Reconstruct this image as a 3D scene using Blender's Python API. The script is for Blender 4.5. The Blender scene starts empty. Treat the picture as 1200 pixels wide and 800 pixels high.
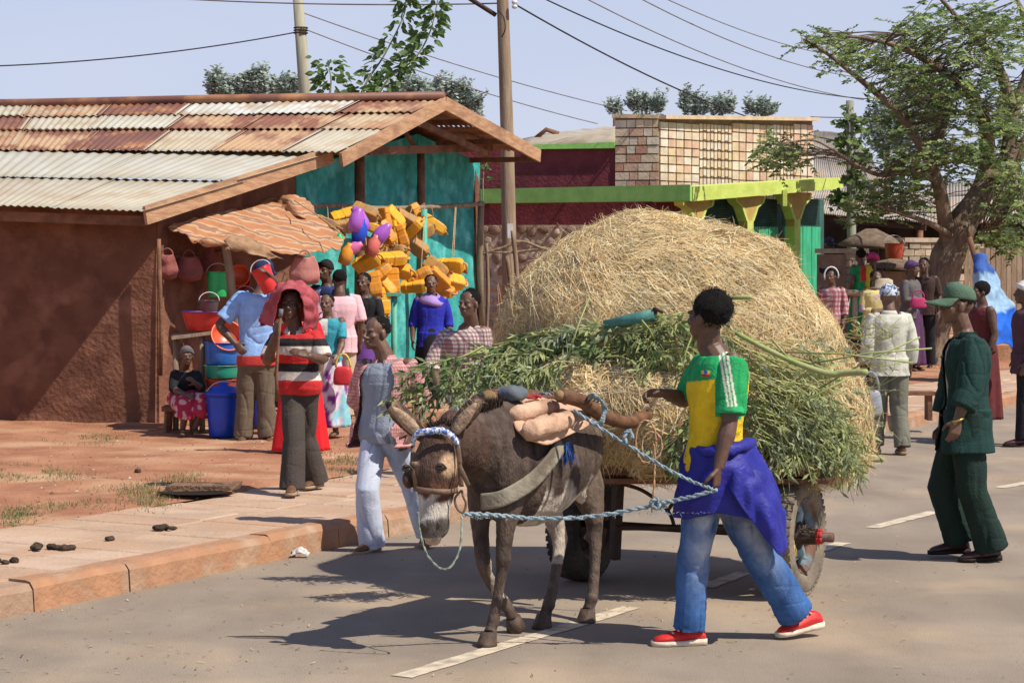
import bpy, math, random
import numpy as np
from mathutils import Vector as V, Matrix, noise
R = math.radians
sc = bpy.context.scene
F, CX, HY, HC = 2600.0, 600.0, 300.0, 1.9
def P(px, py, D): return V(((px - CX) / F * D, D, HC - (py - HY) / F * D))
def G(px, py, z=0.0): return P(px, py, F * (HC - z) / (py - HY))
# ---------------- camera, sky, sun, exposure
cam = bpy.data.cameras.new('camera'); co = bpy.data.objects.new('camera', cam); sc.collection.objects.link(co)
co.location = (0, 0, HC); co.rotation_euler = (R(90), 0, 0)
cam.sensor_width = 36; cam.lens = F / 1200 * 36; cam.shift_y = -100 / 1200; cam.clip_start = .5; cam.clip_end = 4000
sc.camera = co
SUN_AZ, SUN_EL = R(-28), R(52)          # azimuth measured from +X towards +Y
sd = V((math.cos(SUN_AZ) * math.cos(SUN_EL), math.sin(SUN_AZ) * math.cos(SUN_EL), math.sin(SUN_EL)))
w = bpy.data.worlds.new('World'); sc.world = w; w.use_nodes = True
nt = w.node_tree; nt.nodes.clear()
wo = nt.nodes.new('ShaderNodeOutputWorld'); bg = nt.nodes.new('ShaderNodeBackground'); sky = nt.nodes.new('ShaderNodeTexSky')
sky.sky_type = 'NISHITA'; sky.sun_disc = False; sky.sun_elevation = SUN_EL; sky.sun_rotation = math.pi / 2 - SUN_AZ
sky.altitude = 1500; sky.air_density = 1.0; sky.dust_density = 1.2; sky.ozone_density = 4.0
tint = nt.nodes.new('ShaderNodeMix'); tint.data_type = 'RGBA'; tint.blend_type = 'MULTIPLY'; tint.inputs[0].default_value = 1
tint.inputs[7].default_value = (1.0, .97, 1.12, 1)
tc = nt.nodes.new('ShaderNodeTexCoord'); mp = nt.nodes.new('ShaderNodeMapping'); mp.inputs['Scale'].default_value = (3, 3, 9)
cn = nt.nodes.new('ShaderNodeTexNoise'); cn.inputs['Scale'].default_value = 1.6; cn.inputs['Detail'].default_value = 7
cr = nt.nodes.new('ShaderNodeMapRange'); cr.inputs[1].default_value = .5; cr.inputs[2].default_value = .8; cr.inputs[4].default_value = .35
cm = nt.nodes.new('ShaderNodeMix'); cm.data_type = 'RGBA'; cm.inputs[7].default_value = (6.6, 6.7, 7.6, 1)
bg.inputs[1].default_value = .095
L = nt.links.new
L(sky.outputs[0], tint.inputs[6]); L(tc.outputs['Generated'], mp.inputs[0]); L(mp.outputs[0], cn.inputs[0]); L(cn.outputs[0], cr.inputs[0])
sx_ = nt.nodes.new('ShaderNodeSeparateXYZ'); L(tc.outputs['Generated'], sx_.inputs[0])
hr_ = nt.nodes.new('ShaderNodeMapRange'); hr_.interpolation_type = 'SMOOTHSTEP'; hr_.inputs[1].default_value = 0; hr_.inputs[2].default_value = .55; hr_.inputs[3].default_value = .88; hr_.inputs[4].default_value = .1; L(sx_.outputs[2], hr_.inputs[0])
hm = nt.nodes.new('ShaderNodeMix'); hm.data_type = 'RGBA'; hm.inputs[7].default_value = (5.6, 6.05, 7.5, 1); L(hr_.outputs[0], hm.inputs[0]); L(tint.outputs[2], hm.inputs[6])
L(cr.outputs[0], cm.inputs[0]); L(hm.outputs[2], cm.inputs[6]); L(cm.outputs[2], bg.inputs[0]); L(bg.outputs[0], wo.inputs[0])
sl = bpy.data.lights.new('sun', 'SUN'); sl.energy = 4.7; sl.angle = R(.5); sl.color = (1, .93, .82)
so = bpy.data.objects.new('sun', sl); sc.collection.objects.link(so); so.rotation_euler = sd.to_track_quat('Z', 'Y').to_euler()
sc.view_settings.view_transform = 'Standard'; sc.view_settings.look = 'None'; sc.view_settings.exposure = 0.24; sc.view_settings.gamma = 1
# ---------------- helpers
rnd = random.Random(7)
col = sc.collection
MATS = {}
def mat(name, c, c2=None, scale=4., rough=.8, bump=.2, bscale=40., stretch=(1, 1, 1), attr=False, lo=.38, hi=.62, spec=.25, metal=0., trans=0., vary=.25, grime=None, gscale=1.2):
    m = bpy.data.materials.new(name); m.use_nodes = True; n = m.node_tree.nodes; l = m.node_tree.links.new
    b = n['Principled BSDF']; b.inputs['Roughness'].default_value = rough; b.inputs['Specular IOR Level'].default_value = spec; b.inputs['Metallic'].default_value = metal
    t = n.new('ShaderNodeTexCoord'); mpp = n.new('ShaderNodeMapping'); mpp.inputs['Scale'].default_value = stretch; l(t.outputs['Object'], mpp.inputs[0])
    nz = n.new('ShaderNodeTexNoise'); nz.inputs['Scale'].default_value = scale; nz.inputs['Detail'].default_value = 6; l(mpp.outputs[0], nz.inputs[0])
    mr = n.new('ShaderNodeMapRange'); mr.inputs[1].default_value = lo; mr.inputs[2].default_value = hi; l(nz.outputs[0], mr.inputs[0])
    if attr:
        a = n.new('ShaderNodeAttribute'); a.attribute_name = 'Col'
        mx = n.new('ShaderNodeMix'); mx.data_type = 'RGBA'; mx.blend_type = 'MULTIPLY'; mx.inputs[0].default_value = 1
        m2 = n.new('ShaderNodeMapRange'); m2.inputs[3].default_value = 1 - vary; m2.inputs[4].default_value = 1 + vary * .4; l(mr.outputs[0], m2.inputs[0])
        l(a.outputs[0], mx.inputs[6]); l(m2.outputs[0], mx.inputs[7]); out = mx.outputs[2]
    else:
        mx = n.new('ShaderNodeMix'); mx.data_type = 'RGBA'; mx.inputs[6].default_value = (*c, 1)
        mx.inputs[7].default_value = (*(c2 or [k * (1 - vary) for k in c]), 1); l(mr.outputs[0], mx.inputs[0]); out = mx.outputs[2]
    if grime:
        g = n.new('ShaderNodeTexNoise'); g.inputs['Scale'].default_value = gscale; g.inputs['Detail'].default_value = 8; l(t.outputs['Object'], g.inputs[0])
        gr = n.new('ShaderNodeMapRange'); gr.inputs[1].default_value = .5; gr.inputs[2].default_value = .68; l(g.outputs[0], gr.inputs[0])
        mg = n.new('ShaderNodeMix'); mg.data_type = 'RGBA'; l(gr.outputs[0], mg.inputs[0]); l(out, mg.inputs[6]); mg.inputs[7].default_value = (*grime, 1); out = mg.outputs[2]
    l(out, b.inputs['Base Color'])
    if bump:
        bn = n.new('ShaderNodeTexNoise'); bn.inputs['Scale'].default_value = bscale; bn.inputs['Detail'].default_value = 5; l(mpp.outputs[0], bn.inputs[0])
        bp = n.new('ShaderNodeBump'); bp.inputs['Strength'].default_value = bump; bp.inputs['Distance'].default_value = .02; l(bn.outputs[0], bp.inputs['Height']); l(bp.outputs[0], b.inputs['Normal'])
    if trans:
        tr = n.new('ShaderNodeBsdfTranslucent'); l(out, tr.inputs[0]); ms = n.new('ShaderNodeMixShader'); ms.inputs[0].default_value = trans
        l(b.outputs[0], ms.inputs[1]); l(tr.outputs[0], ms.inputs[2]); l(ms.outputs[0], n['Material Output'].inputs[0])
    MATS[name] = m
    return m
def wpos(o):
    p = V((0, 0, 0))
    while o: p = p + o.location; o = o.parent
    return p
class MB:
    def __init__(s): s.v = []; s.f = []; s.c = []
    def add(s, vs, fs, c=None):
        n = len(s.v); s.v.extend(tuple(p) for p in vs); s.f.extend(tuple(i + n for i in f) for f in fs)
        if c is not None: s.c.extend([c] * len(vs))
        return s
    def hexa(s, p, c=None):  # 8 points: bottom 4 ccw, top 4 ccw
        return s.add(p, [(3, 2, 1, 0), (4, 5, 6, 7), (0, 1, 5, 4), (1, 2, 6, 5), (2, 3, 7, 6), (3, 0, 4, 7)], c)
    def box(s, ce, sz, M=None, c=None):
        ce = V(ce); h = [k / 2 for k in sz]; M = M or Matrix.Identity(3)
        return s.hexa([ce + M @ V((x * h[0], y * h[1], z * h[2])) for z in (-1, 1) for x, y in ((-1, -1), (1, -1), (1, 1), (-1, 1))], c)
    def bar(s, a, b, wd, ht, up=(0, 0, 1), c=None):
        a, b = V(a), V(b); d = (b - a).normalized(); sd_ = d.cross(V(up))
        if sd_.length < 1e-3: sd_ = V((1, 0, 0))
        sd_.normalize(); u = sd_.cross(d); q = []
        for p in (a, b): q += [p - sd_ * wd / 2 - u * ht / 2, p + sd_ * wd / 2 - u * ht / 2, p + sd_ * wd / 2 + u * ht / 2, p - sd_ * wd / 2 + u * ht / 2]
        return s.hexa(q, c)
    def loft(s, rings, cap=True, c=None, closed=False):
        n = len(rings[0]); vs = [p for r in rings for p in r]; fs = []; m = len(rings)
        for i in range(m if closed else m - 1):
            i2 = (i + 1) % m
            for j in range(n):
                k = (j + 1) % n; fs.append((i * n + j, i * n + k, i2 * n + k, i2 * n + j))
        if cap and not closed: fs.append(tuple(range(n))[::-1]); fs.append(tuple(range((m - 1) * n, m * n)))
        return s.add(vs, fs, c)
    def tube(s, path, rad, n=10, cap=True, c=None, flat=None):
        path = [V(p) for p in path]; m = len(path)
        if not hasattr(rad, '__len__'): rad = [rad] * m
        rings = []; u = None
        for i in range(m):
            d = (path[min(i + 1, m - 1)] - path[max(i - 1, 0)]).normalized()
            if u is None:
                u = d.orthogonal().normalized() if flat is None else (V(flat) - d * V(flat).dot(d)).normalized()
            else: u = (u - d * u.dot(d)).normalized()
            v_ = d.cross(u); r = rad[i]; ra, rb = r if hasattr(r, '__len__') else (r, r)
            rings.append([path[i] + u * (math.cos(2 * math.pi * j / n) * ra) + v_ * (math.sin(2 * math.pi * j / n) * rb) for j in range(n)])
        return s.loft(rings, cap, c)
    def capsule(s, a, b, ra, rb, n=12):   # round ended
        a, b = V(a), V(b); d = (b - a).normalized(); s.tube([a - d * ra * .97, a - d * ra * .7, a, b, b + d * rb * .7, b + d * rb * .97], [ra * .25, ra * .72, ra, rb, rb * .72, rb * .25], n); return s
    def ell(s, ce, r, M=None, n=14, c=None):
        ce = V(ce); M = M or Matrix.Identity(3); rings = []
        for i in range(1, n // 2 + 2):
            t = math.pi * i / (n // 2 + 2)
            rings.append([ce + M @ V((r[0] * math.sin(t) * math.cos(2 * math.pi * j / n), r[1] * math.sin(t) * math.sin(2 * math.pi * j / n), -r[2] * math.cos(t))) for j in range(n)])
        return s.loft(rings, True, c)
    def grid(s, pts, c=None, closed=False):
        m, n = len(pts), len(pts[0])
        return s.add([p for r in pts for p in r], [(i * n + j, i * n + j + 1, (i + 1) * n + j + 1, (i + 1) * n + j) for i in range(m - 1) for j in range(n - 1)], c)
    def wire(s, a, b, sag, r, n=14, sides=5, c=None):
        a, b = V(a), V(b); return s.tube([a.lerp(b, t / n) - V((0, 0, 4 * sag * (t / n) * (1 - t / n))) for t in range(n + 1)], r, sides, c=c)
    def build(s, name, m, parent=None, loc=None, smooth=True, cols=None, solid=None, sub=0, kind=None, label=None):
        me = bpy.data.meshes.new(name)
        a = np.array(s.v, dtype=np.float64)
        off = wpos(parent) if parent else V((0, 0, 0))
        if loc is None: loc = V((0, 0, 0)) if parent else V(((a[:, 0].min() + a[:, 0].max()) / 2, (a[:, 1].min() + a[:, 1].max()) / 2, a[:, 2].min()))
        a = a - np.array(off + loc)
        me.from_pydata(a.tolist(), [], s.f)
        if smooth: me.shade_smooth()
        if cols is None and s.c and len(s.c) == len(s.v): cols = s.c
        if cols is not None:
            at = me.color_attributes.new('Col', 'FLOAT_COLOR', 'POINT'); cc = np.ones((len(s.v), 4)); cc[:, :3] = np.array(cols)[:, :3]; at.data.foreach_set('color', cc.ravel())
        me.materials.append(m)
        o = bpy.data.objects.new(name, me); col.objects.link(o); o.parent = parent; o.location = loc
        if solid: md = o.modifiers.new('thick', 'SOLIDIFY'); md.thickness = solid; md.offset = 0
        if sub: md = o.modifiers.new('sub', 'SUBSURF'); md.levels = sub; md.render_levels = sub
        if kind: o['kind'] = kind
        if label: o['label'] = label
        return o
def tag(o, label, cat, group=None, kind=None):
    o['label'] = label; o['category'] = cat
    if group: o['group'] = group
    if kind: o['kind'] = kind
    return o
def thing(name, label, cat, loc, group=None):
    o = bpy.data.objects.new(name, None); o.empty_display_size = .2; col.objects.link(o); o.location = loc
    return tag(o, label, cat, group)
def struct(o): o['kind'] = 'structure'; return o
def inst(src, name, parent, loc, rot=None, scale=None, m=None):
    o = bpy.data.objects.new(name, src.data if hasattr(src, 'data') else src); col.objects.link(o); o.parent = parent; o.location = loc
    if rot is not None: o.rotation_euler = rot
    if scale is not None: o.scale = scale
    return o
def copy_tree(o, parent=None):
    c = o.copy(); col.objects.link(c); c.parent = parent
    for ch in o.children: copy_tree(ch, c)
    return c
_ts = bpy.data.scenes.new('tmp_fuse')
def fuse(mb, voxel=.006, smooth=3, fac=.5):
    me = bpy.data.meshes.new('t'); me.from_pydata(mb.v, [], mb.f)
    o = bpy.data.objects.new('t', me); _ts.collection.objects.link(o)
    r = o.modifiers.new('r', 'REMESH'); r.mode = 'VOXEL'; r.voxel_size = voxel; r.adaptivity = 0
    if smooth: q = o.modifiers.new('s', 'SMOOTH'); q.iterations = smooth; q.factor = fac
    vl = _ts.view_layers[0]; vl.update(); dg = vl.depsgraph; e = o.evaluated_get(dg); m2 = e.to_mesh()
    nv, npol = len(m2.vertices), len(m2.polygons)
    a = np.empty(nv * 3); m2.vertices.foreach_get('co', a)
    ls = np.empty(len(m2.loops), dtype=np.int32); m2.loops.foreach_get('vertex_index', ls)
    st = np.empty(npol, dtype=np.int32); m2.polygons.foreach_get('loop_start', st); tt = np.empty(npol, dtype=np.int32); m2.polygons.foreach_get('loop_total', tt)
    nn = np.empty(nv * 3); m2.vertices.foreach_get('normal', nn)
    out = MB(); out.a = a.reshape(-1, 3); out.n = nn.reshape(-1, 3)
    out.f = [tuple(ls[x:x + y].tolist()) for x, y in zip(st, tt)]
    e.to_mesh_clear(); bpy.data.objects.remove(o); bpy.data.meshes.remove(me)
    out.v = out.a.tolist(); return out
def nfield(a, freq, seed=0., sx=(1, 1, 1)):
    sx = V(sx); return np.array([noise.noise(V((p[0] * sx[0], p[1] * sx[1], p[2] * sx[2])) * freq + V((seed, seed * 1.7, seed * .3))) for p in a])
def folds(mb, amp, freq, seed=0., sx=(1, 1, .45), ridge=True):
    q = nfield(mb.a, freq, seed, sx)
    if ridge: q = 1 - np.abs(q) * 3.2
    mb.a = mb.a + mb.n * (q * amp)[:, None]; mb.v = mb.a.tolist(); return mb
def creases(mb, amp, freq, seed=0., sx=(1, 1, .35), wd=.07):
    q = nfield(mb.a, freq, seed, sx); big = nfield(mb.a, freq * .45, seed + 9, (1, 1, .6)); q2 = nfield(mb.a, freq * .8, seed + 4, (.5, .5, 1.6))
    d = -np.exp(-(q / wd) ** 2) * amp * .55 + np.clip(np.abs(q), 0, .35) * amp * 1.5 + big * amp * 1.6 - np.exp(-(q2 / wd) ** 2) * amp * .3
    mb.a = mb.a + mb.n * d[:, None]; mb.v = mb.a.tolist(); return mb
def ring(c, u, v, n=18, p=2.3):
    out = []
    for j in range(n):
        t = 2 * math.pi * j / n; a, b = math.cos(t), math.sin(t)
        out.append(c + u * (math.copysign(abs(a) ** (2 / p), a)) + v * (math.copysign(abs(b) ** (2 / p), b)))
    return out
def smoothpath(pts, k=4):
    pts = [V(p) for p in pts]; out = []
    for i in range(len(pts) - 1):
        p0 = pts[max(i - 1, 0)]; p1 = pts[i]; p2 = pts[i + 1]; p3 = pts[min(i + 2, len(pts) - 1)]
        for j in range(k):
            t = j / k; out.append(.5 * ((2 * p1) + (p2 - p0) * t + (2 * p0 - 5 * p1 + 4 * p2 - p3) * t * t + (3 * p1 - p0 - 3 * p2 + p3) * t ** 3))
    out.append(pts[-1]); return out
def lerpl(xs, n):
    m = len(xs) - 1; out = []
    for i in range(n):
        t = i / (n - 1) * m; k = min(int(t), m - 1); f = t - k; out.append(xs[k] * (1 - f) + xs[k + 1] * f)
    return out
UP = V((0, 0, 1))
# ================= GROUND, ROAD, PAVEMENT
asph = mat('asphalt', (.325, .262, .20), (.275, .222, .17), scale=1.1, rough=.9, bump=.5, bscale=180, grime=(.40, .305, .21), gscale=.7)
# tyre-worn fine speckle and long faint streaks along the road
_n = asph.node_tree.nodes; _l = asph.node_tree.links.new
_t = _n.new('ShaderNodeTexCoord'); _m = _n.new('ShaderNodeMapping'); _m.inputs['Rotation'].default_value = (0, 0, R(28.6)); _m.inputs['Scale'].default_value = (1.6, .5, 1); _l(_t.outputs['Object'], _m.inputs[0])
_z = _n.new('ShaderNodeTexNoise'); _z.inputs['Scale'].default_value = 1.3; _z.inputs['Detail'].default_value = 8; _l(_m.outputs[0], _z.inputs[0])
_z2 = _n.new('ShaderNodeTexNoise'); _z2.inputs['Scale'].default_value = 110; _z2.inputs['Detail'].default_value = 2; _l(_t.outputs['Object'], _z2.inputs[0])
_ad = _n.new('ShaderNodeMath'); _ad.operation = 'ADD'; _l(_z.outputs[0], _ad.inputs[0]); _l(_z2.outputs[0], _ad.inputs[1])
_r = _n.new('ShaderNodeMapRange'); _r.inputs[1].default_value = .6; _r.inputs[2].default_value = 1.4; _r.inputs[3].default_value = .72; _r.inputs[4].default_value = 1.25; _l(_ad.outputs[0], _r.inputs[0])
_x = _n.new('ShaderNodeMix'); _x.data_type = 'RGBA'; _x.blend_type = 'MULTIPLY'; _x.inputs[0].default_value = 1
_b = _n['Principled BSDF']; _s = _b.inputs['Base Color'].links[0].from_socket; _l(_s, _x.inputs[6]); _l(_r.outputs[0], _x.inputs[7])
_v = _n.new('ShaderNodeTexVoronoi'); _v.feature = 'DISTANCE_TO_EDGE'; _v.inputs['Scale'].default_value = .55
_dn = _n.new('ShaderNodeTexNoise'); _dn.inputs['Scale'].default_value = 3.5; _dn.inputs['Detail'].default_value = 6; _l(_t.outputs['Object'], _dn.inputs[0])
_dm = _n.new('ShaderNodeMix'); _dm.data_type = 'RGBA'; _dm.blend_type = 'ADD'; _dm.inputs[0].default_value = .55; _l(_t.outputs['Object'], _dm.inputs[6]); _l(_dn.outputs[1], _dm.inputs[7]); _l(_dm.outputs[2], _v.inputs['Vector'])
_cr = _n.new('ShaderNodeMapRange'); _cr.inputs[1].default_value = .0015; _cr.inputs[2].default_value = .005; _cr.inputs[3].default_value = .62; _cr.inputs[4].default_value = 1; _l(_v.outputs[0], _cr.inputs[0])
_x2 = _n.new('ShaderNodeMix'); _x2.data_type = 'RGBA'; _x2.blend_type = 'MULTIPLY'; _x2.inputs[0].default_value = .12; _l(_x.outputs[2], _x2.inputs[6]); _l(_cr.outputs[0], _x2.inputs[7]); _l(_x2.outputs[2], _b.inputs['Base Color'])
dirt = mat('red_dirt', (.40, .19, .105), (.30, .13, .07), scale=2.2, rough=.95, bump=.7, bscale=30, grime=(.50, .31, .18), gscale=.9)
slabm = [mat('dusty_concrete' + s_, c, rough=.95, bump=.5, bscale=35, scale=3, vary=.2, grime=(.46, .29, .185), gscale=1.5) for s_, c in (('', (.50, .345, .235)), ('_pale', (.53, .375, .265)), ('_brown', (.48, .32, .215)))]
kerbm = [mat('kerb_concrete' + s_, c, rough=.95, bump=.6, bscale=28, scale=3, vary=.3, grime=(.44, .30, .2), gscale=3) for s_, c in (('', (.42, .225, .13)), ('_orange', (.45, .235, .13)), ('_grey', (.4, .255, .17)))]
far = mat('far_earth', (.25, .17, .1), scale=.05, rough=1, bump=0)
g = MB(); g.grid([[V((x, y, -.02)) for x in (-1500, 1500)] for y in (-50, 3000)]); struct(g.build('ground', far))
KP = G(0, 725); KD = (G(1075, 499) - KP).normalized(); KN = V((-KD.y, KD.x, 0))        # KN: from the kerb away from the road
def K(a, b, z=0.): return KP + KD * a + KN * b + UP * z                      # along kerb, back from kerb
g = MB(); g.grid([[K(a, b) for b in (0, -7, -60)] for a in (-40, 0, 20, 60, 200)]); g.f = [f[::-1] for f in g.f]; struct(g.build('road', asph))
g = MB()   # red earth behind the pavement: fine, gently lumpy sheet
def hz(x, y):
    return .16 + .035 * noise.noise(V((x * .5, y * .5, 0))) + .022 * noise.noise(V((x * 1.9, y * 1.9, 3))) + .01 * noise.noise(V((x * 7, y * 7, 5)))
bs = [1.78 + i * .09 for i in range(170)] + [18, 22, 30, 50, 120, 400]
rows = []
for i in range(-20, 330):
    a = i * .12 if i >= 0 else i * .6
    r_ = []
    for k, b in enumerate(bs):
        p = K(a, b); p.z = hz(p.x, p.y)
        if k == 0: p.z = .14
        r_.append(p)
    rows.append(r_)
g.grid(rows); g.f = [f[::-1] for f in g.f]; verge = struct(g.build('dirt_verge', dirt))
# pavement base and its slabs
pav = MB(); pav.hexa([K(-14, .16, -.01), K(60, .16, -.01), K(60, 1.9, -.01), K(-14, 1.9, -.01), K(-14, .16, .125), K(60, .16, .125), K(60, 1.9, .125), K(-14, 1.9, .125)]); pavo = struct(pav.build('pavement', slabm[2], smooth=False))
def slabpiece(a0, a1, b0, b1, z0, z1, jig=.006, ch=.012):
    m_ = MB(); q = []
    for zz, e in ((z0, 0), (z1 - ch, 0), (z1, ch)):
        q.append([K(a0 + e, b0 + e, zz), K(a1 - e, b0 + e, zz), K(a1 - e, b1 - e, zz), K(a0 + e, b1 - e, zz)])
    m_.loft(q); return m_
a = -4.; i = 0
while a < 26:
    l_ = rnd.uniform(.34, .46)
    bcut = 1.72 + rnd.uniform(-.04, .1)
    mid = rnd.uniform(.75, 1.0)
    for b0, b1 in ((.19, mid), (mid + .006, bcut)):
        m_ = slabpiece(a + .003, a + l_ - .003, b0, b1, .1, .15 + rnd.uniform(-.006, .006)); m_.build('paving_slab', rnd.choice(slabm), pavo, smooth=False)
    a += l_; i += 1
a = -4.
kb = struct(MB().box(K(15, .09, .02), (.02, .02, .02)).build('kerb', kerbm[0]))
while a < 34:
    l_ = rnd.uniform(.55, .85); z1 = .157 + rnd.uniform(-.008, .008); o1 = rnd.uniform(-.01, .01)
    m_ = MB(); ch = .02; prof = [(o1, -.01), (o1 + .01, z1 - .04), (o1 + .035, z1 - .006), (.06, z1), (.18, z1), (.18, -.01)]
    m_.loft([[K(a + dd, b, z) + V((0, 0, rnd.uniform(-.003, .003))) for b, z in prof] for dd in (.004, l_ * .33, l_ * .66, l_ - .004)]); m_.build('kerb_stone', rnd.choice(kerbm), kb, smooth=False)
    a += l_
# centre line
lm = mat('worn_road_paint', (.62, .52, .38), (.3, .25, .19), scale=9, rough=.8, bump=.2, bscale=120, lo=.45, hi=.7)
for (x0, y0, x1, y1) in ((470, 793, 741, 711.5), (826, 688, 872, 671), (958, 645, 988, 636), (1022, 618.5, 1096, 599.5), (1172, 571.5, 1212, 564)):
    a, b = G(x0, y0), G(x1, y1); d = (b - a).normalized(); n_ = V((-d.y, d.x, 0)) * .055; q = []
    for i in range(13):
        p = a.lerp(b, i / 12) + V((0, 0, .004)); q.append([p + n_ * (1 + rnd.uniform(-.12, .12)), p - n_ * (1 + rnd.uniform(-.12, .12))])
    m_ = MB(); m_.grid(q); struct(m_.build('road_line', lm, smooth=False))
# ================= LEFT SHOP BUILDING
mud = mat('red_mud_wall', (.195, .088, .052), (.135, .058, .036), scale=3, rough=.95, bump=1., bscale=22, grime=(.27, .13, .08), gscale=2.6)
teal = mat('turquoise_plaster', (.045, .37, .33), (.03, .25, .23), scale=5, rough=.75, bump=.9, bscale=14, grime=(.12, .5, .47), gscale=4)
wood = mat('sawn_timber', (.50, .30, .17), (.36, .20, .11), scale=4, rough=.8, bump=.4, bscale=18, stretch=(1, 1, 5), grime=(.25, .14, .08), gscale=2)
dkw = mat('weathered_timber', (.25, .12, .07), (.14, .07, .04), scale=6, rough=.85, bump=.5, bscale=30)
pole_w = mat('pole_wood', (.34, .25, .17), (.2, .14, .09), scale=3, rough=.85, bump=.6, bscale=25, stretch=(6, 6, .5))
def sheetmat(nm, c, c2, g_, lo=.4, hi=.6): return mat(nm, c, c2, scale=2.2, rough=.55, bump=.08, bscale=60, stretch=(1.2, .45, 1), lo=lo, hi=hi, grime=g_, gscale=2.4, spec=.35)
cream = [sheetmat('zinc_cream', (.47, .43, .33), (.42, .37, .28), (.40, .31, .2)), sheetmat('zinc_pale', (.48, .465, .39), (.44, .41, .33), (.45, .40, .3)), sheetmat('zinc_tan', (.46, .39, .28), (.38, .30, .19), (.5, .45, .35))]
rust = [sheetmat('rust_brown', (.22, .095, .06), (.17, .075, .055), (.42, .2, .09)), sheetmat('rust_patchy', (.24, .10, .06), (.46, .30, .17), (.20, .09, .06), .45, .55), sheetmat('rust_orange', (.40, .22, .12), (.46, .36, .23), (.24, .1, .06), .42, .58)]
sheet_white = sheetmat('zinc_white', (.54, .54, .49), (.46, .44, .37), (.4, .3, .2), .5, .6)
# plan: front wall corner W1, rear corner W2
W1, W2 = V((-3.70, 23.1, .1)), V((-.453, 31.0, .1)); WL = V((-7.6, 23.75, .1))
shop = thing('shop_building', 'mud walled shop with patched rusty corrugated roof and turquoise gable', 'shop', V((-4, 26, .12)))
def wall(mb, a, b, h0, h1, th, inward, z0=.05, nseg=24, nz=10, lump=.02):
    a, b = V(a), V(b); inw = V(inward); rows = []
    for i in range(nseg + 1):
        t = i / nseg; p = a.lerp(b, t); h = h0 + (h1 - h0) * t; r_ = []
        for k in range(nz + 1):
            z = z0 + (h - z0) * k / nz; q = V((p.x, p.y, z)); d = noise.noise(q * 1.7) * lump + noise.noise(q * 6) * lump * .4
            if k == 0: d += .04
            r_.append(q - inw * d)
        rows.append(r_)
    mb.grid(rows)
    if (rows[0][0] - rows[1][0]).cross(rows[0][1] - rows[0][0]).dot(inw) < 0: mb.f = [f[::-1] for f in mb.f]
    back = [[V((p.x, p.y, p.z)) + inw * th for p in (r_[0], r_[-1])] for r_ in (rows[0], rows[-1])]
    mb.add([rows[0][0], rows[0][-1], back[0][1], back[0][0]], [(0, 1, 2, 3)]); mb.add([rows[-1][0], rows[-1][-1], back[1][1], back[1][0]], [(3, 2, 1, 0)])
    mb.add([back[0][0], back[0][1], back[1][1], back[1][0]], [(0, 1, 2, 3)]); mb.add([rows[0][-1], rows[-1][-1], back[1][1], back[0][1]], [(0, 1, 2, 3)])
m_ = MB(); wall(m_, WL, W1, 2.5, 2.42, .25, (.25, .97, 0), nseg=50, nz=24, lump=.010); m_.build('mud_wall', mud, shop)
gd = (W2 - W1); gl = gd.length; gdn = gd.normalized(); gn = V((gdn.y, -gdn.x, 0))      # gn: out of the gable towards the road
WM = W1.lerp(W2, .36)
m_ = MB(); wall(m_, W1 + gn * .002, WM, 2.33, 2.9, .22, -gn, nseg=24, nz=16, lump=.03); m_.build('mud_side_wall', mud, shop)
m_ = MB()
ms = [(0, 2.85), (.5, 3.45), (1, 3.05)]
wall(m_, WM, WM.lerp(W2, .62), 2.9, 3.5, .22, -gn, nseg=30, nz=24, lump=.03); wall(m_, WM.lerp(W2, .62), W2, 3.5, 3.2, .22, -gn, nseg=20, nz=24, lump=.03)
m_.build('turquoise_gable_wall', teal, shop)
m_ = MB(); wall(m_, W2, W2 + V((-3.2, .9, 0)), 3.1, 3.1, .2, (-.3, -.95, 0)); m_.build('rear_wall', mud, shop)
# roof: corner points by back projection
def roofsheets(name, e0, e1, r0, r1, rows, parent, picker, over=.07, ncol=None, wsheet=.82, amp=.011):
    """e0,e1 eave left/right; r0,r1 ridge left/right; rows = list of t values"""
    L_ = (e1 - e0).length; ncol = ncol or int(L_ / wsheet); cnt = 0
    def S(u, t): return (e0.lerp(e1, u)).lerp(r0.lerp(r1, u), t)
    nrm = (e1 - e0).cross(r0 - e0).normalized()
    if nrm.z < 0: nrm = -nrm
    for ri in range(len(rows) - 1):
        t0, t1 = rows[ri], rows[ri + 1]; sh = rnd.uniform(-.3, .3) / ncol
        for c in range(ncol):
            u0 = c / ncol + (sh if c else 0); u1 = (c + 1) / ncol + (sh if c < ncol - 1 else 0)
            u0 = max(u0 - .004, 0); u1 = min(u1 + .004, 1)
            nw = max(int((u1 - u0) * L_ / .076), 4); ns = 6 * nw; lift = .012 * (c % 2) + rnd.uniform(0, .012) ; jt0 = t0 - (rnd.uniform(.0, .02)); jt1 = min(t1 + .02, 1.0); tilt = rnd.uniform(0, .015)
            rows_ = []
            for tt in (0, .33, .66, 1):
                t = jt0 + (jt1 - jt0) * tt; lf = .012 + lift * .5 + (1 - tt) * (.022 + tilt * .6)
                rows_.append([S(u0 + (u1 - u0) * k / ns, t) + nrm * (lf + amp * math.cos(2 * math.pi * nw * k / ns)) for k in range(ns + 1)])
            mm = MB(); mm.grid(rows_); o = mm.build(name, picker(ri, c, ncol), parent, solid=.004); cnt += 1
    return cnt
eL, eR = P(-150, 240, 23.1), P(169, 251, 22.6)
mL, mR = P(-150, 175, 26.9), P(388, 180, 25.35)
uL, uR = P(-150, 178, 26.75), P(399, 182, 25.0)
rL, rR = P(-150, 128, 29.5), P(519, 118, 27.5)
bE0, bE1 = P(-150, 160, 34), P(630, 180, 30.4)
def pick_low(ri, c, n): return rnd.choice([cream[0], cream[1], cream[0], cream[2], cream[1]])
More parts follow.
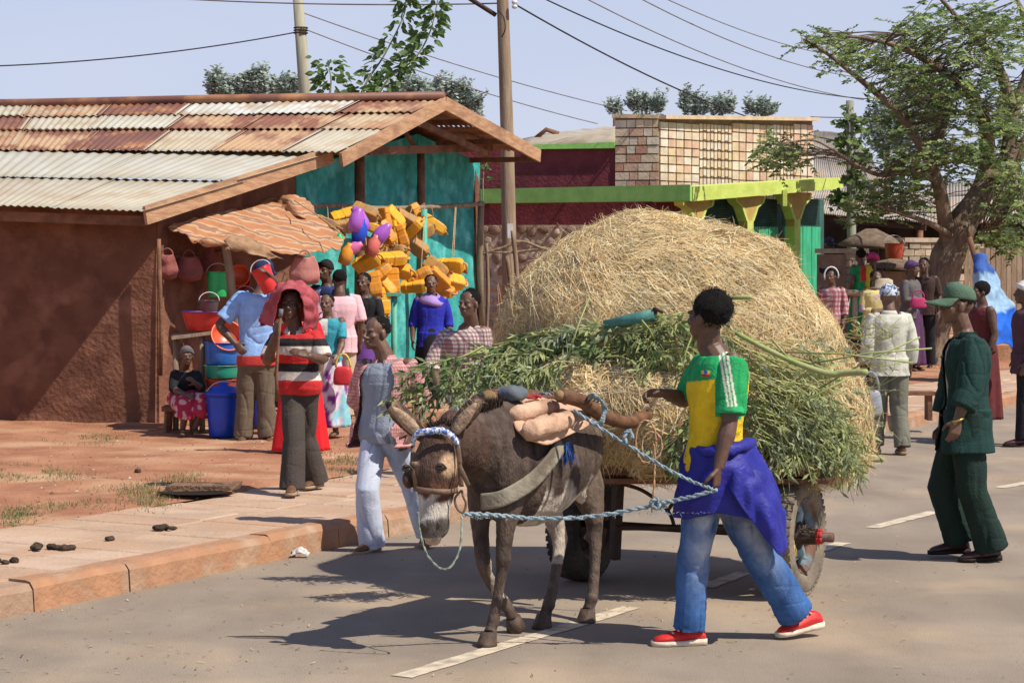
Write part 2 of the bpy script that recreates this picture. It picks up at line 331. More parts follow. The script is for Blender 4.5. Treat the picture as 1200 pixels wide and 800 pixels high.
def pick_up(ri, c, n):
    if ri == 0:
        seq = {0: rust[0], 1: rust[0], 2: rust[0], 3: rust[2], 4: cream[2]}; f = c / n
        if f > .86: return cream[1]
        if f > .50: return [cream[2], cream[0], cream[0], rust[2]][c % 4] if c % 5 else rust[1]
        return [rust[0], rust[2], rust[1], rust[0], rust[1], cream[2]][c % 6]
    f = c / n
    if ri == 1: return [rust[0], rust[1], cream[1], rust[0], rust[2], rust[1], cream[0]][(c * 3) % 7]
    return [sheet_white, rust[0], rust[0], rust[1], cream[0], sheet_white, rust[0], rust[2]][(c * 3 + 1) % 8]
roofsheets('roof_sheet', eL, eR + gn * .05, mL, mR + gn * .05, [0, .47, 1], shop, pick_low, wsheet=.95, amp=.008)
roofsheets('roof_sheet', uL, uR, rL, rR, [0, .42, .72, 1], shop, pick_up)
roofsheets('roof_sheet', bE0, bE1, rL + V((0, 0, -.01)), rR + V((0, 0, -.01)), [0, .5, 1], shop, lambda *a: rnd.choice(rust), ncol=9)
m_ = MB(); m_.tube([rL + V((0, 0, .05)), rL.lerp(rR, .3) + V((0, 0, .045)), rL.lerp(rR, .62) + V((0, 0, .06)), rR + V((.02, -.05, .05))], .06, 8); m_.build('ridge_cap', rust[0], shop)
m_ = MB(); m_.bar(eL + V((0, .12, -.07)), eR + V((0, .12, -.07)), .05, .1); m_.build('wall_plate', dkw, shop, smooth=False)
# barge boards, rafters, purlins
dn = V((0, 0, -.035)); out = gn * .03
for nm, a, b, h_ in (('barge_board', eR - gn * .02 + UP * .02, mR - gn * .02 + UP * .02, .19), ('barge_board', uR + V((-.02, 0, -.02)), rR, .16), ('barge_board', rR, bE1, .17)):
    m_ = MB(); m_.bar(a + out + dn, b + out + dn, .035, h_); m_.build(nm, wood, shop, smooth=False)
inn = -gn
for k in (.25, .62, .98):      # purlins under the rear slope, seen from below
    a = rR.lerp(bE1, k) + V((0, 0, -.09)); m_ = MB(); m_.bar(a + gn * .02, a - gn * 3.2, .06, .07); m_.build('purlin', dkw, shop, smooth=False)
for k in (.2, .6):
    a = uR.lerp(rR, k) + V((0, 0, -.09)); m_ = MB(); m_.bar(a + gn * .02, a - gn * 1.6, .06, .07); m_.build('purlin', dkw, shop, smooth=False)
pm = MB(); q0 = P(430, 177, 26.6) ; q1 = P(575, 173, 30.0); pm.bar(q0, q1, .07, .1); pm.build('tie_beam', dkw, shop, smooth=False)
pm = MB(); pm.bar(P(488, 142, 27.2), P(572, 181, 29.4), .05, .07); pm.build('brace', dkw, shop, smooth=False)
pm = MB(); pm.bar(P(470, 148, 27.8), P(486, 172, 28.1), .04, .05); pm.build('brace', dkw, shop, smooth=False)
for x, D_, wd in ((421, 27.0, .14), (493, 28.7, .11)):
    pm = MB(); pm.tube([P(x, 400, D_), P(x + 1, 290, D_), P(x, 172, D_)], [wd / 2, wd / 2, wd / 2.2], 9); pm.build('roof_post', dkw, shop)
pm = MB(); pm.tube(smoothpath([P(352, 243, 25.2), P(395, 241, 26.2), P(440, 244, 27.2), P(500, 243, 28.7), P(566, 239, 30.6)]), .03, 8); pm.build('hanging_rail', pole_w, shop)
pm = MB(); pm.tube([P(564, 236, 30.7), P(562, 300, 30.8), P(566, 420, 31)], .045, 8); pm.build('corner_post', pole_w, shop)
pm = MB(); pm.tube([P(186, 280, 22.95), P(189, 380, 22.95), P(188, 440, 22.98)], .022, 7); pm.build('drain_pipe', dkw, shop)
# ================= MAROON BUILDING WITH BRICK PARAPET
maroon = mat('maroon_plaster', (.17, .035, .045), (.12, .025, .035), scale=4, rough=.8, bump=.7, bscale=18)
lime = mat('lime_green_paint', (.30, .62, .16), (.24, .52, .13), scale=5, rough=.7, bump=.3, bscale=20)
ylw = mat('yellow_green_paint', (.58, .68, .16), (.48, .58, .12), scale=5, rough=.7, bump=.3, bscale=20)
mort = mat('masonry_mortar', (.44, .35, .27), (.36, .28, .21), scale=6, rough=.95, bump=.8, bscale=20)
mortd = mat('dark_mortar', (.30, .2, .14), scale=6, rough=.95)
stonem = [mat('wall_stone' + s_, c, rough=.95, bump=.7, bscale=25, scale=6, vary=.3) for s_, c in (('', (.36, .27, .21)), ('_dark', (.24, .17, .13)), ('_pale', (.46, .36, .28)))]
brickm = [mat('brick' + s_, c, rough=.9, bump=.4, bscale=25, scale=6, vary=.2) for s_, c in (('_cream', (.70, .56, .42)), ('_pink', (.64, .42, .31)), ('_red', (.52, .28, .20)), ('_sand', (.66, .50, .33)), ('_white', (.72, .63, .52)))]
TB = thing('corner_shop', 'low maroon building with lime green band, brick parapet and flared yellow columns', 'building', V((2, 42, .1)))
C0 = P(772, 300, 40.0); C0.z = .1
ML = P(520, 300, 40.9); ML.z = .1      # far left end of the side wall
fr = P(952, 300, 43.6); fr.z = .1      # right end of the street face
CC = P(812, 300, 38.6); CC.z = .1      # canopy corner
CE = P(988, 300, 42.4); CE.z = .1
sd_n = (C0 - ML).normalized(); sdo = V((sd_n.y, -sd_n.x, 0)); 
if sdo.y > 0: sdo = -sdo
ff = (fr - C0).normalized(); ffo = V((ff.y, -ff.x, 0))
def zat(py, D): return HC - (py - HY) / F * D
def strip(mb, a, b, za0, za1, zb0, zb1, th, n_):   # panel between a and b with depth th outward n_
    q = []
    for p, z0, z1 in ((a, za0, za1), (b, zb0, zb1)):
        q += [V((p.x, p.y, z0)), V((p.x, p.y, z0)) + n_ * th, V((p.x, p.y, z1)) + n_ * th, V((p.x, p.y, z1))]
    mb.hexa(q)
# side wall bands: masonry below, maroon, lime, maroon, lime trim
X1 = P(830, 300, 39.0); X1.z = .1
m_ = MB(); strip(m_, ML, C0, 0, zat(262, 40.9), 0, zat(262, 40), .2, -sdo); m_.build('masonry_wall', mort, TB, smooth=False)
m_ = MB(); strip(m_, ML, X1.lerp(C0, .2), zat(264, 40.9), zat(238, 40.9), zat(263, 39.2), zat(236, 39.2), .14, sdo); m_.build('maroon_wall', maroon, TB, smooth=False)
m_ = MB(); strip(m_, ML, CC + sdo * .1, zat(239, 40.9), zat(223, 40.9), zat(236, 38.6), zat(217, 38.6), .25, sdo); m_.build('lime_band', lime, TB, smooth=False)
m_ = MB(); cpt = P(721, 300, 40.2); cpt.z = .1; strip(m_, ML, cpt, zat(226, 40.9), zat(176, 40.9), zat(222, 40.2), zat(170, 40.2), .2, -sdo); m_.build('upper_maroon_wall', maroon, TB, smooth=False)
m_ = MB(); a = ML.lerp(cpt, .5); strip(m_, a, cpt, zat(175, 40.5), zat(170, 40.5), zat(174, 40.2), zat(167, 40.2), .1, sdo); m_.build('lime_coping', lime, TB, smooth=False)
# rubble stones set proud in the masonry wall
sp = sdo * .02
for iy in range(9):
    for ix in range(17):
        px = 566 + ix * 14.5 + (iy % 2) * 7 + rnd.uniform(-2.5, 2.5); py = 270 + iy * 16 + rnd.uniform(-3, 3)
        if px > 768: continue
        t = (px - 520) / (772 - 520.); D_ = 40.9 + (40 - 40.9) * t; c = P(px, py, D_) + sdo * .01
        if c.z < .25: continue
        nn = 8; rr = [rnd.uniform(.75, 1.05) for _ in range(nn)]; a_, b_ = rnd.uniform(.085, .125), rnd.uniform(.085, .13)
        m_ = MB(); rings = []
        for e, d_ in ((1, -.03), (.96, .014), (.82, .026)):
            rings.append([c + sd_n * (math.cos(2 * math.pi * j / nn) * a_ * rr[j] * e) + UP * (math.sin(2 * math.pi * j / nn) * b_ * rr[j] * e) + sdo * d_ for j in range(nn)])
        m_.loft(rings); m_.build('stone', rnd.choice(stonem), TB)
# brick parapet core + bricks
ztopL, ztopR = zat(137, 40.2), zat(141, 43.6); zb = zat(222, 40)
m_ = MB(); strip(m_, cpt, C0, zb, zat(138, 40.2), zb, zat(139, 40), .25, -sdo); strip(m_, C0, fr, zb, zat(139, 40), zb - .3, zat(142, 43.6), .25, -ffo); m_.build('parapet_core', mortd, TB, smooth=False)
m_ = MB(); m_.bar(cpt + V((-.05, 0, zat(136, 40.2) - .1)) - sdo * .1, C0 + V((0, 0, zat(137, 40) - .1)) - sdo * .1, .32, .07); m_.bar(C0 + V((0, 0, zat(137.5, 40) - .1)), fr + V((0, 0, zat(140, 43.6) - .1)), .34, .07); m_.build('parapet_coping', brickm[3], TB, smooth=False)
def brick_at(a, b, u0, u1, z0, z1, outn, mi, proud):
    p0, p1 = a.lerp(b, u0), a.lerp(b, u1); q = []
    for p in (p0, p1):
        q += [V((p.x, p.y, z0)), V((p.x, p.y, z0)) + outn * proud, V((p.x, p.y, z1)) + outn * proud, V((p.x, p.y, z1))]
    m_ = MB(); m_.hexa(q); m_.build('brick', brickm[mi], TB, smooth=False)
nr = 8
for r_ in range(nr):
    z0 = zb + .02 + (ztopL - zb - .06) * r_ / nr; z1 = zb - .005 + (ztopL - zb - .06) * (r_ + 1) / nr
    x = 0.
    while x < .98:
        wd = rnd.choice([.2, .27, .33, .27]); x1 = min(x + wd, 1.); 
        if 1 - x1 < .1: x1 = 1.
        brick_at(cpt, C0, x + .008, x1 - .008, z0, z1, sdo, rnd.choice([0, 1, 1, 2, 3, 4, 0]), .03 + rnd.uniform(0, .015)); x = x1
ztF = ztopR - zb
for (u0, u1, kind_) in ((0, .24, 'b'), (.24, .62 * .72, 'p'), (.62 * .72, .72, 'b'), (.72, .86, 'p'), (.86, 1, 'b')):
    for r_ in range(nr):
        def zz(k, u): t_ = zat(139, 40) + (zat(142, 43.6) - zat(139, 40)) * u - .05; b_ = zb + (-.3) * u; return b_ + (t_ - b_) * k / nr
        if kind_ == 'b':
            n_ = max(int((u1 - u0) / .042), 2); offs = (r_ % 2) * .4
            for k in range(n_):
                a0 = u0 + (u1 - u0) * (k / n_); a1 = u0 + (u1 - u0) * ((k + 1) / n_)
                brick_at(C0, fr, a0 + .003, a1 - .003, zz(r_, u0) + .012, zz(r_ + 1, u0) - .012, ffo, rnd.choice([0, 4, 1, 0, 1, 3]), .03 + rnd.uniform(0, .012))
        else:
            n_ = max(int((u1 - u0) / .022), 4)      # pierced panel: small uprights
            for k in range(n_):
                a0 = u0 + (u1 - u0) * (k / n_); a1 = u0 + (u1 - u0) * ((k + .82) / n_)
                brick_at(C0, fr, a0 + .002, a1, zz(r_, u0) + .02 * (k % 2), zz(r_ + 1, u0) - .035, ffo, rnd.choice([0, 3, 0, 4]), .035)
# canopy slab over the street side
m_ = MB(); cin = V((0, 0, 0)); bk = -ffo * .9
zc0, zc1, ze0, ze1 = zat(236, 38.6), zat(219, 38.6), zat(221, 42.4), zat(208, 42.4)
q = [];
for p, z0, z1 in ((CC, zc0, zc1), (CE, ze0, ze1)):
    q += [V((p.x, p.y, z0)) + bk, V((p.x, p.y, z0)), V((p.x, p.y, z1)), V((p.x, p.y, z1)) + bk]
m_.hexa(q); m_.build('canopy', ylw, TB, smooth=False)
for k, pyb in ((.55, 248), ):
    m_ = MB(); p = CC.lerp(CE, .58); D_ = p.y; m_.box(V((p.x, p.y, zat(232, D_))) + ffo * .03, (.08, .08, .3)); m_.build('drip', ylw, TB, smooth=False)
orange = mat('ochre_underside', (.55, .36, .10), (.45, .3, .1), scale=5, rough=.8)
sh_g = mat('green_metal_door', (.05, .45, .22), (.03, .33, .16), scale=4, rough=.5, bump=.15, bscale=10, stretch=(3, 3, .6), spec=.4)
sh_d = mat('dark_green_shutter', (.05, .13, .11), (.03, .08, .07), scale=3, rough=.6, bump=.1)
WF0 = C0 + ff * .25 - ffo * .02; 
# street face wall and flared columns
m_ = MB(); strip(m_, C0, fr + ff * .4, .1, zat(236, 40), .1, zat(228, 43.6) - .1, .1, -ffo * 3); m_.build('street_wall', sh_d, TB, smooth=False)
def cpos(px):
    t = (px - 815) / (985 - 815.); return CC.lerp(CE, max(min(t, 1.02), -.2))
for px in (828, 884, 938):
    p = cpos(px) - ffo * .25; D_ = p.y; zt = zat(234 - (px - 815) * .07, D_); zk = zat(262 - (px - 815) * .04, D_); rings = []
    for z, hw in ((.1, .085), (zk - .25, .085), (zk, .1), (zk + .25, .24), (zt - .12, .42), (zt, .46)):
        c = V((p.x, p.y, z)); rings.append([c + ff * hw + ffo * .09, c - ff * hw + ffo * .09, c - ff * hw - ffo * .09, c + ff * hw - ffo * .09])
    m_ = MB(); m_.loft(rings); o = m_.build('flared_column', orange, TB, smooth=False)
    m_ = MB(); rings = []
    for z, hw in ((.1, .092), (zk, .092)):
        c = V((p.x, p.y, z)); rings.append([c + ff * hw + ffo * .1, c - ff * hw + ffo * .1, c - ff * hw - ffo * .1, c + ff * hw - ffo * .1])
    m_.loft(rings); m_.build('column_shaft', ylw, o, smooth=False)
    m_ = MB(); 
    for sg in (-1, 1): m_.loft([[V((p.x, p.y, z)) + ff * sg * (hw + .012) + ffo * e for e in (.1, -.1)] + [V((p.x, p.y, z)) + ff * sg * (hw - .05) + ffo * e for e in (-.1, .1)] for z, hw in ((zk, .1), (zk + .25, .24), (zt - .12, .42), (zt - .01, .46))])
    m_.build('column_edge', ylw, o, smooth=False)
for pa, pb in ((832, 880), (888, 934), (941, 985)):
    a, b = cpos(pa) - ffo * .55, cpos(pb) - ffo * .55; n_ = 16
    zt = zat(232, a.y); zd = zat(264, a.y)
    for k in range(n_):
        z0 = zd + (zt - zd) * k / n_; m_ = MB(); h_ = (zt - zd) / n_
        m_.bar(V((a.x, a.y, z0 + h_ / 2)), V((b.x, b.y, z0 + h_ / 2)), .03, h_ * .8, up=(V((0, 0, 1)) + ffo * .5)); m_.build('shutter_slat', sh_d, TB, smooth=False)
    n_ = 4
    for k in range(n_):
        p0, p1 = a.lerp(b, (k + .03) / n_), a.lerp(b, (k + .97) / n_); m_ = MB(); strip(m_, p0, p1, .12, zd - .02, .12, zd - .02, .04, ffo); m_.build('door_panel', sh_g, TB, smooth=False)
# old flat roof heap behind the maroon wall
m_ = MB(); rw = []
for i in range(9):
    t = i / 8; rw.append([P(600 + 125 * t, 176 - 3 * t, 43.5 - 2 * t), P(612 + 115 * t, 164 - 5 * t + 2 * math.sin(i * 2.1), 44.5 - 2 * t), P(640 + 88 * t, 158 - 10 * t + 1.5 * math.sin(i * 3), 46.5), P(650 + 80 * t, 160 - 6 * t, 49)])
m_.grid(rw); m_.build('old_roof', cream[2], TB, solid=.05, label='flat roof of weathered sheets heaped with old matting')
m_ = MB(); m_.tube([P(628, 162, 45), P(640, 152, 45), P(655, 157, 45)], .05, 6); m_.build('roof_scrap', dkw, TB)
# ================= RIGHT BACKGROUND SHEDS
zincg = mat('grey_zinc', (.40, .36, .31), (.32, .29, .25), scale=1.5, rough=.6, bump=.1, grime=(.42, .3, .2), gscale=1)
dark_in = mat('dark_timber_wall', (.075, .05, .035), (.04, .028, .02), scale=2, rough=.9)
shed = thing('market_shed', 'dark open shed under grey corrugated roofs behind the stalls', 'shed', V((9, 50, .1)))
rz = random.Random(3)
def flatsheets(a, b, c, d, ncol, nrow, par, mm_):
    for i in range(ncol):
        for k in range(nrow):
            def S(u, t): return a.lerp(b, u).lerp(d.lerp(c, u), t)
            u0, u1, t0, t1 = i / ncol, (i + 1) / ncol, k / nrow, (k + 1) / nrow; nw = 8; rows_ = []
            for tt in (t0 - .01, t1 + .01): rows_.append([S(u0 + (u1 - u0) * j / (nw * 4), tt) + V((0, 0, .02 * math.cos(j * math.pi / 2) + .03 * (tt < t0) + .01 * (i % 2))) for j in range(nw * 4 + 1)])
            m_ = MB(); m_.grid(rows_); m_.build('roof_sheet', mm_, par, solid=.01)
flatsheets(P(938, 250, 47), P(1085, 262, 46), P(1100, 226, 53), P(945, 218, 53), 7, 2, shed, zincg)
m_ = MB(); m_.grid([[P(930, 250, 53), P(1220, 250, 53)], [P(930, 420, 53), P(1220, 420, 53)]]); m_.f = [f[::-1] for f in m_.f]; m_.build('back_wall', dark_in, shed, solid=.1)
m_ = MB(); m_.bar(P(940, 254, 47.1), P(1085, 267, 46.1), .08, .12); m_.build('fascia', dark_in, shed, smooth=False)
for x in (950, 1000, 1078): m_ = MB(); m_.tube([P(x, 262, 47.3), P(x, 395, 47.3)], .07, 8); m_.build('shed_post', dkw, shed)
shed2 = thing('barn', 'larger barn with pale pitched zinc roof behind the brick parapet', 'barn', V((13, 66, .1)))
flatsheets(P(905, 216, 60), P(1048, 226, 60), P(1000, 158, 68), P(930, 152, 68), 6, 2, shed2, zincg)
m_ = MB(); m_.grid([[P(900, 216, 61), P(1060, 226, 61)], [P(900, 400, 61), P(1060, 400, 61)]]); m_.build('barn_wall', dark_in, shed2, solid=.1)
flatsheets(P(1085, 262, 50), P(1230, 262, 50), P(1230, 215, 56), P(1085, 215, 56), 5, 1, shed, zincg)
# block kiosks
blockm = [mat('block' + s_, c, rough=.95, bump=.6, bscale=20, scale=5, vary=.3) for s_, c in (('_sand', (.42, .33, .23)), ('_grey', (.33, .27, .2)), ('_pale', (.5, .41, .3)))]
def blockpile(x0, x1, y0, y1, D_, name, label, cat, wpx=13, hpx=8):
    a, b = P(x0, y1, D_), P(x1, y1, D_ + .6); dv = (b - a); nrm_ = V((dv.y, -dv.x, 0)).normalized()
    zb_, zt_ = .1, zat(y0, D_); t_ = thing(name, label, cat, V(((a.x + b.x) / 2, D_ + .3, .1)))
    m_ = MB(); aa, bb = V((a.x, a.y, 0)), V((b.x, b.y, 0)); strip(m_, aa, bb, zb_, zt_ - .03, zb_, zt_ - .03, .55, -nrm_); m_.build('core', mortd, t_, smooth=False)
    nr_ = max(int((zt_ - .15) / (hpx * D_ / F)), 2); nc = max(int((x1 - x0) / wpx), 1)
    for r_ in range(nr_):
        for c in range(nc + (r_ % 2)):
            u0 = (c - .5 * (r_ % 2)) / nc; u1 = u0 + 1 / nc; u0 = max(u0, 0) + .012; u1 = min(u1, 1) - .012
            z0 = zb_ + (zt_ - zb_) * r_ / nr_; z1 = zb_ + (zt_ - zb_) * (r_ + 1) / nr_ - .012
            p0, p1 = aa.lerp(bb, u0), aa.lerp(bb, u1); q = []
            pr = .03 + rz.uniform(0, .03)
            for p in (p0, p1): q += [V((p.x, p.y, z0)) - nrm_ * .02, V((p.x, p.y, z0)) + nrm_ * pr, V((p.x, p.y, z1)) + nrm_ * pr, V((p.x, p.y, z1)) - nrm_ * .02]
            m2_ = MB(); m2_.hexa(q); m2_.build('block', rz.choice(blockm), t_, smooth=False)
    m_ = MB(); m_.bar(V((aa.x, aa.y, zt_ + .03)) - nrm_ * .25, V((bb.x, bb.y, zt_ + .03)) - nrm_ * .25, .68, .08); m_.build('coping', blockm[2], t_, smooth=False)
    return t_
blockpile(1056, 1096, 283, 400, 40, 'block_kiosk', 'pale block kiosk just left of the big tree trunk', 'kiosk')
blockpile(991, 1013, 296, 400, 38, 'block_pillar', 'rough grey block pillar behind the woman in the green dress', 'pillar', 11, 8)
blockpile(1105, 1150, 290, 400, 44, 'block_wall', 'rough block wall between the tree trunk and the blue tarp', 'wall', 12, 9)
thatch = mat('old_thatch', (.22, .16, .11), (.14, .1, .07), scale=8, rough=1, bump=.8, bscale=40)
ths = thing('thatched_stall', 'small stall with a drooping grey thatch roof beside the block kiosk', 'stall', P(1035, 400, 40))
m_ = MB(); c = P(1022, 268, 40); 
m_.loft([ring(P(1021, 268, 40), V((.1, 0, 0)), V((0, .1, 0)), 12), ring(P(1021, 278, 40), V((.4, 0, 0)), V((0, .4, 0)), 12), ring(P(1021, 288, 40), V((.62, 0, -.03)), V((0, .6, 0)), 12), ring(P(1021, 291, 40), V((.6, 0, -.05)), V((0, .58, 0)), 12)]); m_.build('thatch_roof', thatch, ths)
m_ = MB(); m_.loft([ring(P(1048, 303, 39.6), V((.1, 0, 0)), V((0, .1, 0)), 12), ring(P(1046, 309, 39.6), V((.55, 0, 0)), V((0, .5, 0)), 12), ring(P(1044, 316, 39.6), V((.75, 0, -.06)), V((0, .6, 0)), 12)]); m_.build('lower_thatch', thatch, ths)
for x, yt in ((1008, 290), (1034, 290), (1028, 314), (1062, 314)): m_ = MB(); m_.tube([P(x, yt, 39.8), P(x, 395, 39.8)], .06, 7); m_.build('stall_post', dkw, ths)
m_ = MB(); m_.hexa([P(1030, 392, 39.6), P(1062, 392, 39.6), P(1062, 392, 40.2), P(1030, 392, 40.2), P(1030, 318, 39.6), P(1062, 318, 39.6), P(1062, 318, 40.2), P(1030, 318, 40.2)]); m_.build('stall_back', stonem[0], ths, smooth=False)
plankm = [mat('fence_plank' + s_, c, rough=.9, bump=.4, scale=5, bscale=20, stretch=(4, 4, .6)) for s_, c in (('', (.40, .29, .19)), ('_dark', (.27, .19, .13)), ('_pale', (.48, .36, .25)))]
fen = thing('board_fence', 'pale upright board fence behind the blue tarp at the right edge', 'fence', P(1180, 400, 42))
for k in range(16):
    x = 1130 + k * 6.2; m_ = MB(); yt = 291 + rz.uniform(-3, 3) + (k > 9) * -3
    m_.hexa([P(x, 405, 42), P(x + 5.6, 405, 42), P(x + 5.6, 405, 42.05), P(x, 405, 42.05), P(x, yt, 42), P(x + 5.6, yt + rz.uniform(-2, 2), 42), P(x + 5.6, yt, 42.05), P(x, yt, 42.05)]); m_.build('board', rz.choice(plankm), fen, smooth=False)
for y in (318, 350): m_ = MB(); m_.bar(P(1125, y, 42.1), P(1235, y, 42.1), .05, .1); m_.build('fence_rail', plankm[1], fen, smooth=False)
rl = thing('pole_railing', 'bare wooden pole railing behind the man in the white shirt', 'railing', P(1018, 395, 35))
m_ = MB(); m_.tube(smoothpath([P(970, 340, 35), P(1010, 344, 35), P(1060, 345, 35)]), .05, 7); m_.build('rail', plankm[2], rl)
for x in (1002, 1018, 1057): m_ = MB(); m_.tube([P(x, 343, 35.05), P(x, 398, 35.05)], .04, 6); m_.build('post', plankm[2], rl)
# ================= PEOPLE
skin = mat('skin', (1, 1, 1), attr=True, scale=25, rough=.48, bump=.06, bscale=120, spec=.4, vary=.22)
hairm = mat('black_hair', (.012, .010, .009), scale=60, rough=.9, bump=1., bscale=220)
eyem = mat('eye_white', (.20, .17, .15), scale=2, rough=.45, bump=0, vary=.05)
irism = mat('dark_iris', (.01, .007, .005), rough=.15, bump=0)
def cloth(name, c, c2=None, **k):
    d = dict(scale=14, rough=.85, bump=.35, bscale=90, vary=.22, lo=.3, hi=.7); d.update(k); return mat(name, c, c2, **d)
clothA = cloth('printed_cloth', (1, 1, 1), attr=True)
SK = (.125, .066, .042); SK2 = (.16, .086, .055)
def frame_face(fd, up=UP):
    f = V(fd); f = (f - up * f.dot(up)).normalized() if abs(f.dot(up)) < .98 else f.normalized(); return f.cross(up).normalized(), f, up
def head_shapes(mb, H, fd, s=1., up=UP):
    Rt, Fd, Up = frame_face(fd, up); M = Matrix((Rt, Fd, Up)).transposed()
    def h(x, y, z): return H + (Rt * x + Fd * y + Up * z) * s
    def e(c, r): mb.ell(h(*c), [k * s for k in r], M, 14)
    e((0, -.02, .028), (.078, .096, .088)); e((0, .032, -.03), (.062, .057, .08)); e((0, .034, -.078), (.050, .052, .036)); e((0, .068, -.096), (.022, .018, .018))
    mb.tube([h(0, .082, .014), h(0, .098, -.01), h(0, .107, -.03)], [.009 * s, .011 * s, .016 * s], 8)
    for sg in (-1, 1):
        e((sg * .015, .092, -.034), (.011, .012, .009)); e((sg * .03, .075, .020), (.026, .014, .011)); e((sg * .042, .056, -.022), (.02, .022, .018)); e((sg * .077, -.008, -.012), (.010, .020, .032))
    e((0, .088, -.059), (.025, .012, .008)); e((0, .086, -.071), (.022, .012, .009))
    return h, M
def head_extras(t, H, fd, s=1., hair='short', up=UP, hmat=None, seed=0, fuzz=False):
    Rt, Fd, Up = frame_face(fd, up); M = Matrix((Rt, Fd, Up)).transposed()
    def h(x, y, z): return H + (Rt * x + Fd * y + Up * z) * s
    for sg in (-1, 1):
        m_ = MB(); m_.ell(h(sg * .030, .0765, .002), [k * s for k in (.0125, .009, .0055)], M, 10); o = m_.build('eye', eyem, t)
        m_ = MB(); m_.ell(h(sg * .030, .0835, .002), [k * s for k in (.0062, .004, .0055)], M, 8); m_.build('iris', irism, o)
    if hair:
        m_ = MB(); gr = {'short': 1., 'thick': 1.1, 'cropped': .965}[hair]
        c = h(0, -.034, .042); rr = [.083 * gr * s, .091 * gr * s, .082 * gr * s]; q = []
        m_.ell(c, rr, M, 36); vs = []
        for v_ in m_.v:
            v_ = V(v_); d = (v_ - c); k = noise.noise(v_ * 45 + V((seed, 0, 0))) * .06 + noise.noise(v_ * 160) * .12; vs.append(v_ + d * k)
        m_.v = vs; hb_ = m_.build('hair', hmat or hairm, t)
        if fuzz:
            m_ = MB(); rf = random.Random(3)
            for v_ in vs:
                n_ = (V(v_) - c).normalized()
                for _ in range(2):
                    p = V(v_) + V((rf.uniform(-1, 1), rf.uniform(-1, 1), rf.uniform(-1, 1))) * .007; d = (n_ + V((rf.uniform(-1, 1), rf.uniform(-1, 1), rf.uniform(-1, 1))) * .8).normalized(); s_ = d.orthogonal().normalized() * .0022; m_.add([p - s_, p + s_, p + d * rf.uniform(.006, .014) * gr], [(0, 1, 2)])
            m_.build('curls', hairm, hb_, kind='stuff')
def hand(mb, W, d, nrm, side, curl=.5, s=1., spread=0., curls=None, thumb=.6):
    """W wrist, d along the hand, nrm palm side, side towards the thumb"""
    d = V(d).normalized(); nrm = V(nrm); nrm = (nrm - d * nrm.dot(d)).normalized(); sv = d.cross(nrm); sv = sv if sv.dot(V(side)) > 0 else -sv
    pl = .09 * s; rings = []
    for t, hw, th in ((-.15, .024, .02), (.1, .030, .017), (.5, .040, .015), (.9, .041, .013), (1.02, .036, .010)):
        rings.append(ring(W + d * (pl * t), sv * hw * s, nrm * th * s, 12, 2.5))
    mb.loft(rings)
    for i, (off, ln, r) in enumerate(((.030, .070, .0088), (.010, .078, .009), (-.011, .073, .0086), (-.030, .058, .0076))):
        p = W + d * pl * (1.0 - .05 * abs(i - 1)) + sv * off * s; a = 0; cu = curls[i] if curls else curl * (1 + .12 * (i - 1)); pts = [p - d * .012 * s]
        pts.append(p)
        dd0 = (d + sv * (off * spread * 8)).normalized()
        for sgm in (.46, .3, .24):
            a += cu * (.75 if sgm > .4 else 1.05); dd = dd0 * math.cos(a) + nrm * math.sin(a); p = p + dd * ln * sgm * s; pts.append(p)
        mb.tube(pts, [r * s, r * s, r * .98 * s, r * .9 * s, r * .72 * s], 8)
    p0 = W + d * pl * .22 + sv * .026 * s; p1 = p0 + (d * .6 + sv * .8 + nrm * .25).normalized() * .036 * s
    p2 = p1 + (d * (.9 - .3 * thumb) + sv * (.45 - .3 * thumb) + nrm * thumb).normalized() * .032 * s; p3 = p2 + (d + nrm * thumb * 1.2).normalized() * .024 * s
    mb.tube([p0 - d * .012 * s, p0, p1, p2, p3], [.013 * s, .014 * s, .0115 * s, .010 * s, .0075 * s], 8)
def torso_rings(J, ease=1., add=0., lo=-.16, hi=1.1, belly=0., hem=None, wfac=1.):
    hc = (J['hipL'] + J['hipR']) / 2; s_c = (J['shL'] + J['shR']) / 2; s = J.get('s', 1.)
    lh = (J['hipR'] - J['hipL']); lh.z *= .3; lh.normalize(); ls = (J['shR'] - J['shL']); ls.normalize(); ax = (s_c - hc)
    prof = [(-.16, .135, .095), (-.05, .158, .112), (.08, .158, .112), (.28, .135, .098), (.5, .142, .105), (.72, .160, .115), (.88, .168, .108), (.98, .158, .09), (1.05, .105, .07), (1.12, .062, .06)]
    out = []
    for t, hw, hd in prof:
        if t < lo - .001 or t > hi + .001: continue
        lt = lh.lerp(ls, max(min(t, 1), 0)).normalized(); fr_ = UP.cross(lt).normalized(); fr_ = (fr_ + ax.normalized() * 0).normalized()
        c = hc + ax * t
        out.append(ring(c, lt * (hw * s * wfac * ease + add), fr_ * (hd * s * ease + add) , 20, 2.4))
    return out
def limb(mb, pts, rad, n=12, cap_round=True):
    pts = [V(p) for p in pts]; P_ = []; R_ = []
    for i in range(len(pts) - 1):
        k = 3
        for j in range(k): P_.append(pts[i].lerp(pts[i + 1], j / k)); R_.append(rad[i] + (rad[i + 1] - rad[i]) * j / k)
    P_.append(pts[-1]); R_.append(rad[-1])
    # muscle swell
    d0 = (P_[0] - P_[1]).normalized(); P_ = [P_[0] + d0 * rad[0] * .8] + P_; R_ = [rad[0] * .55] + R_
    d1 = (P_[-1] - P_[-2]).normalized(); P_.append(P_[-1] + d1 * rad[-1] * .8); R_.append(rad[-1] * .5)
    mb.tube(P_, R_, n)
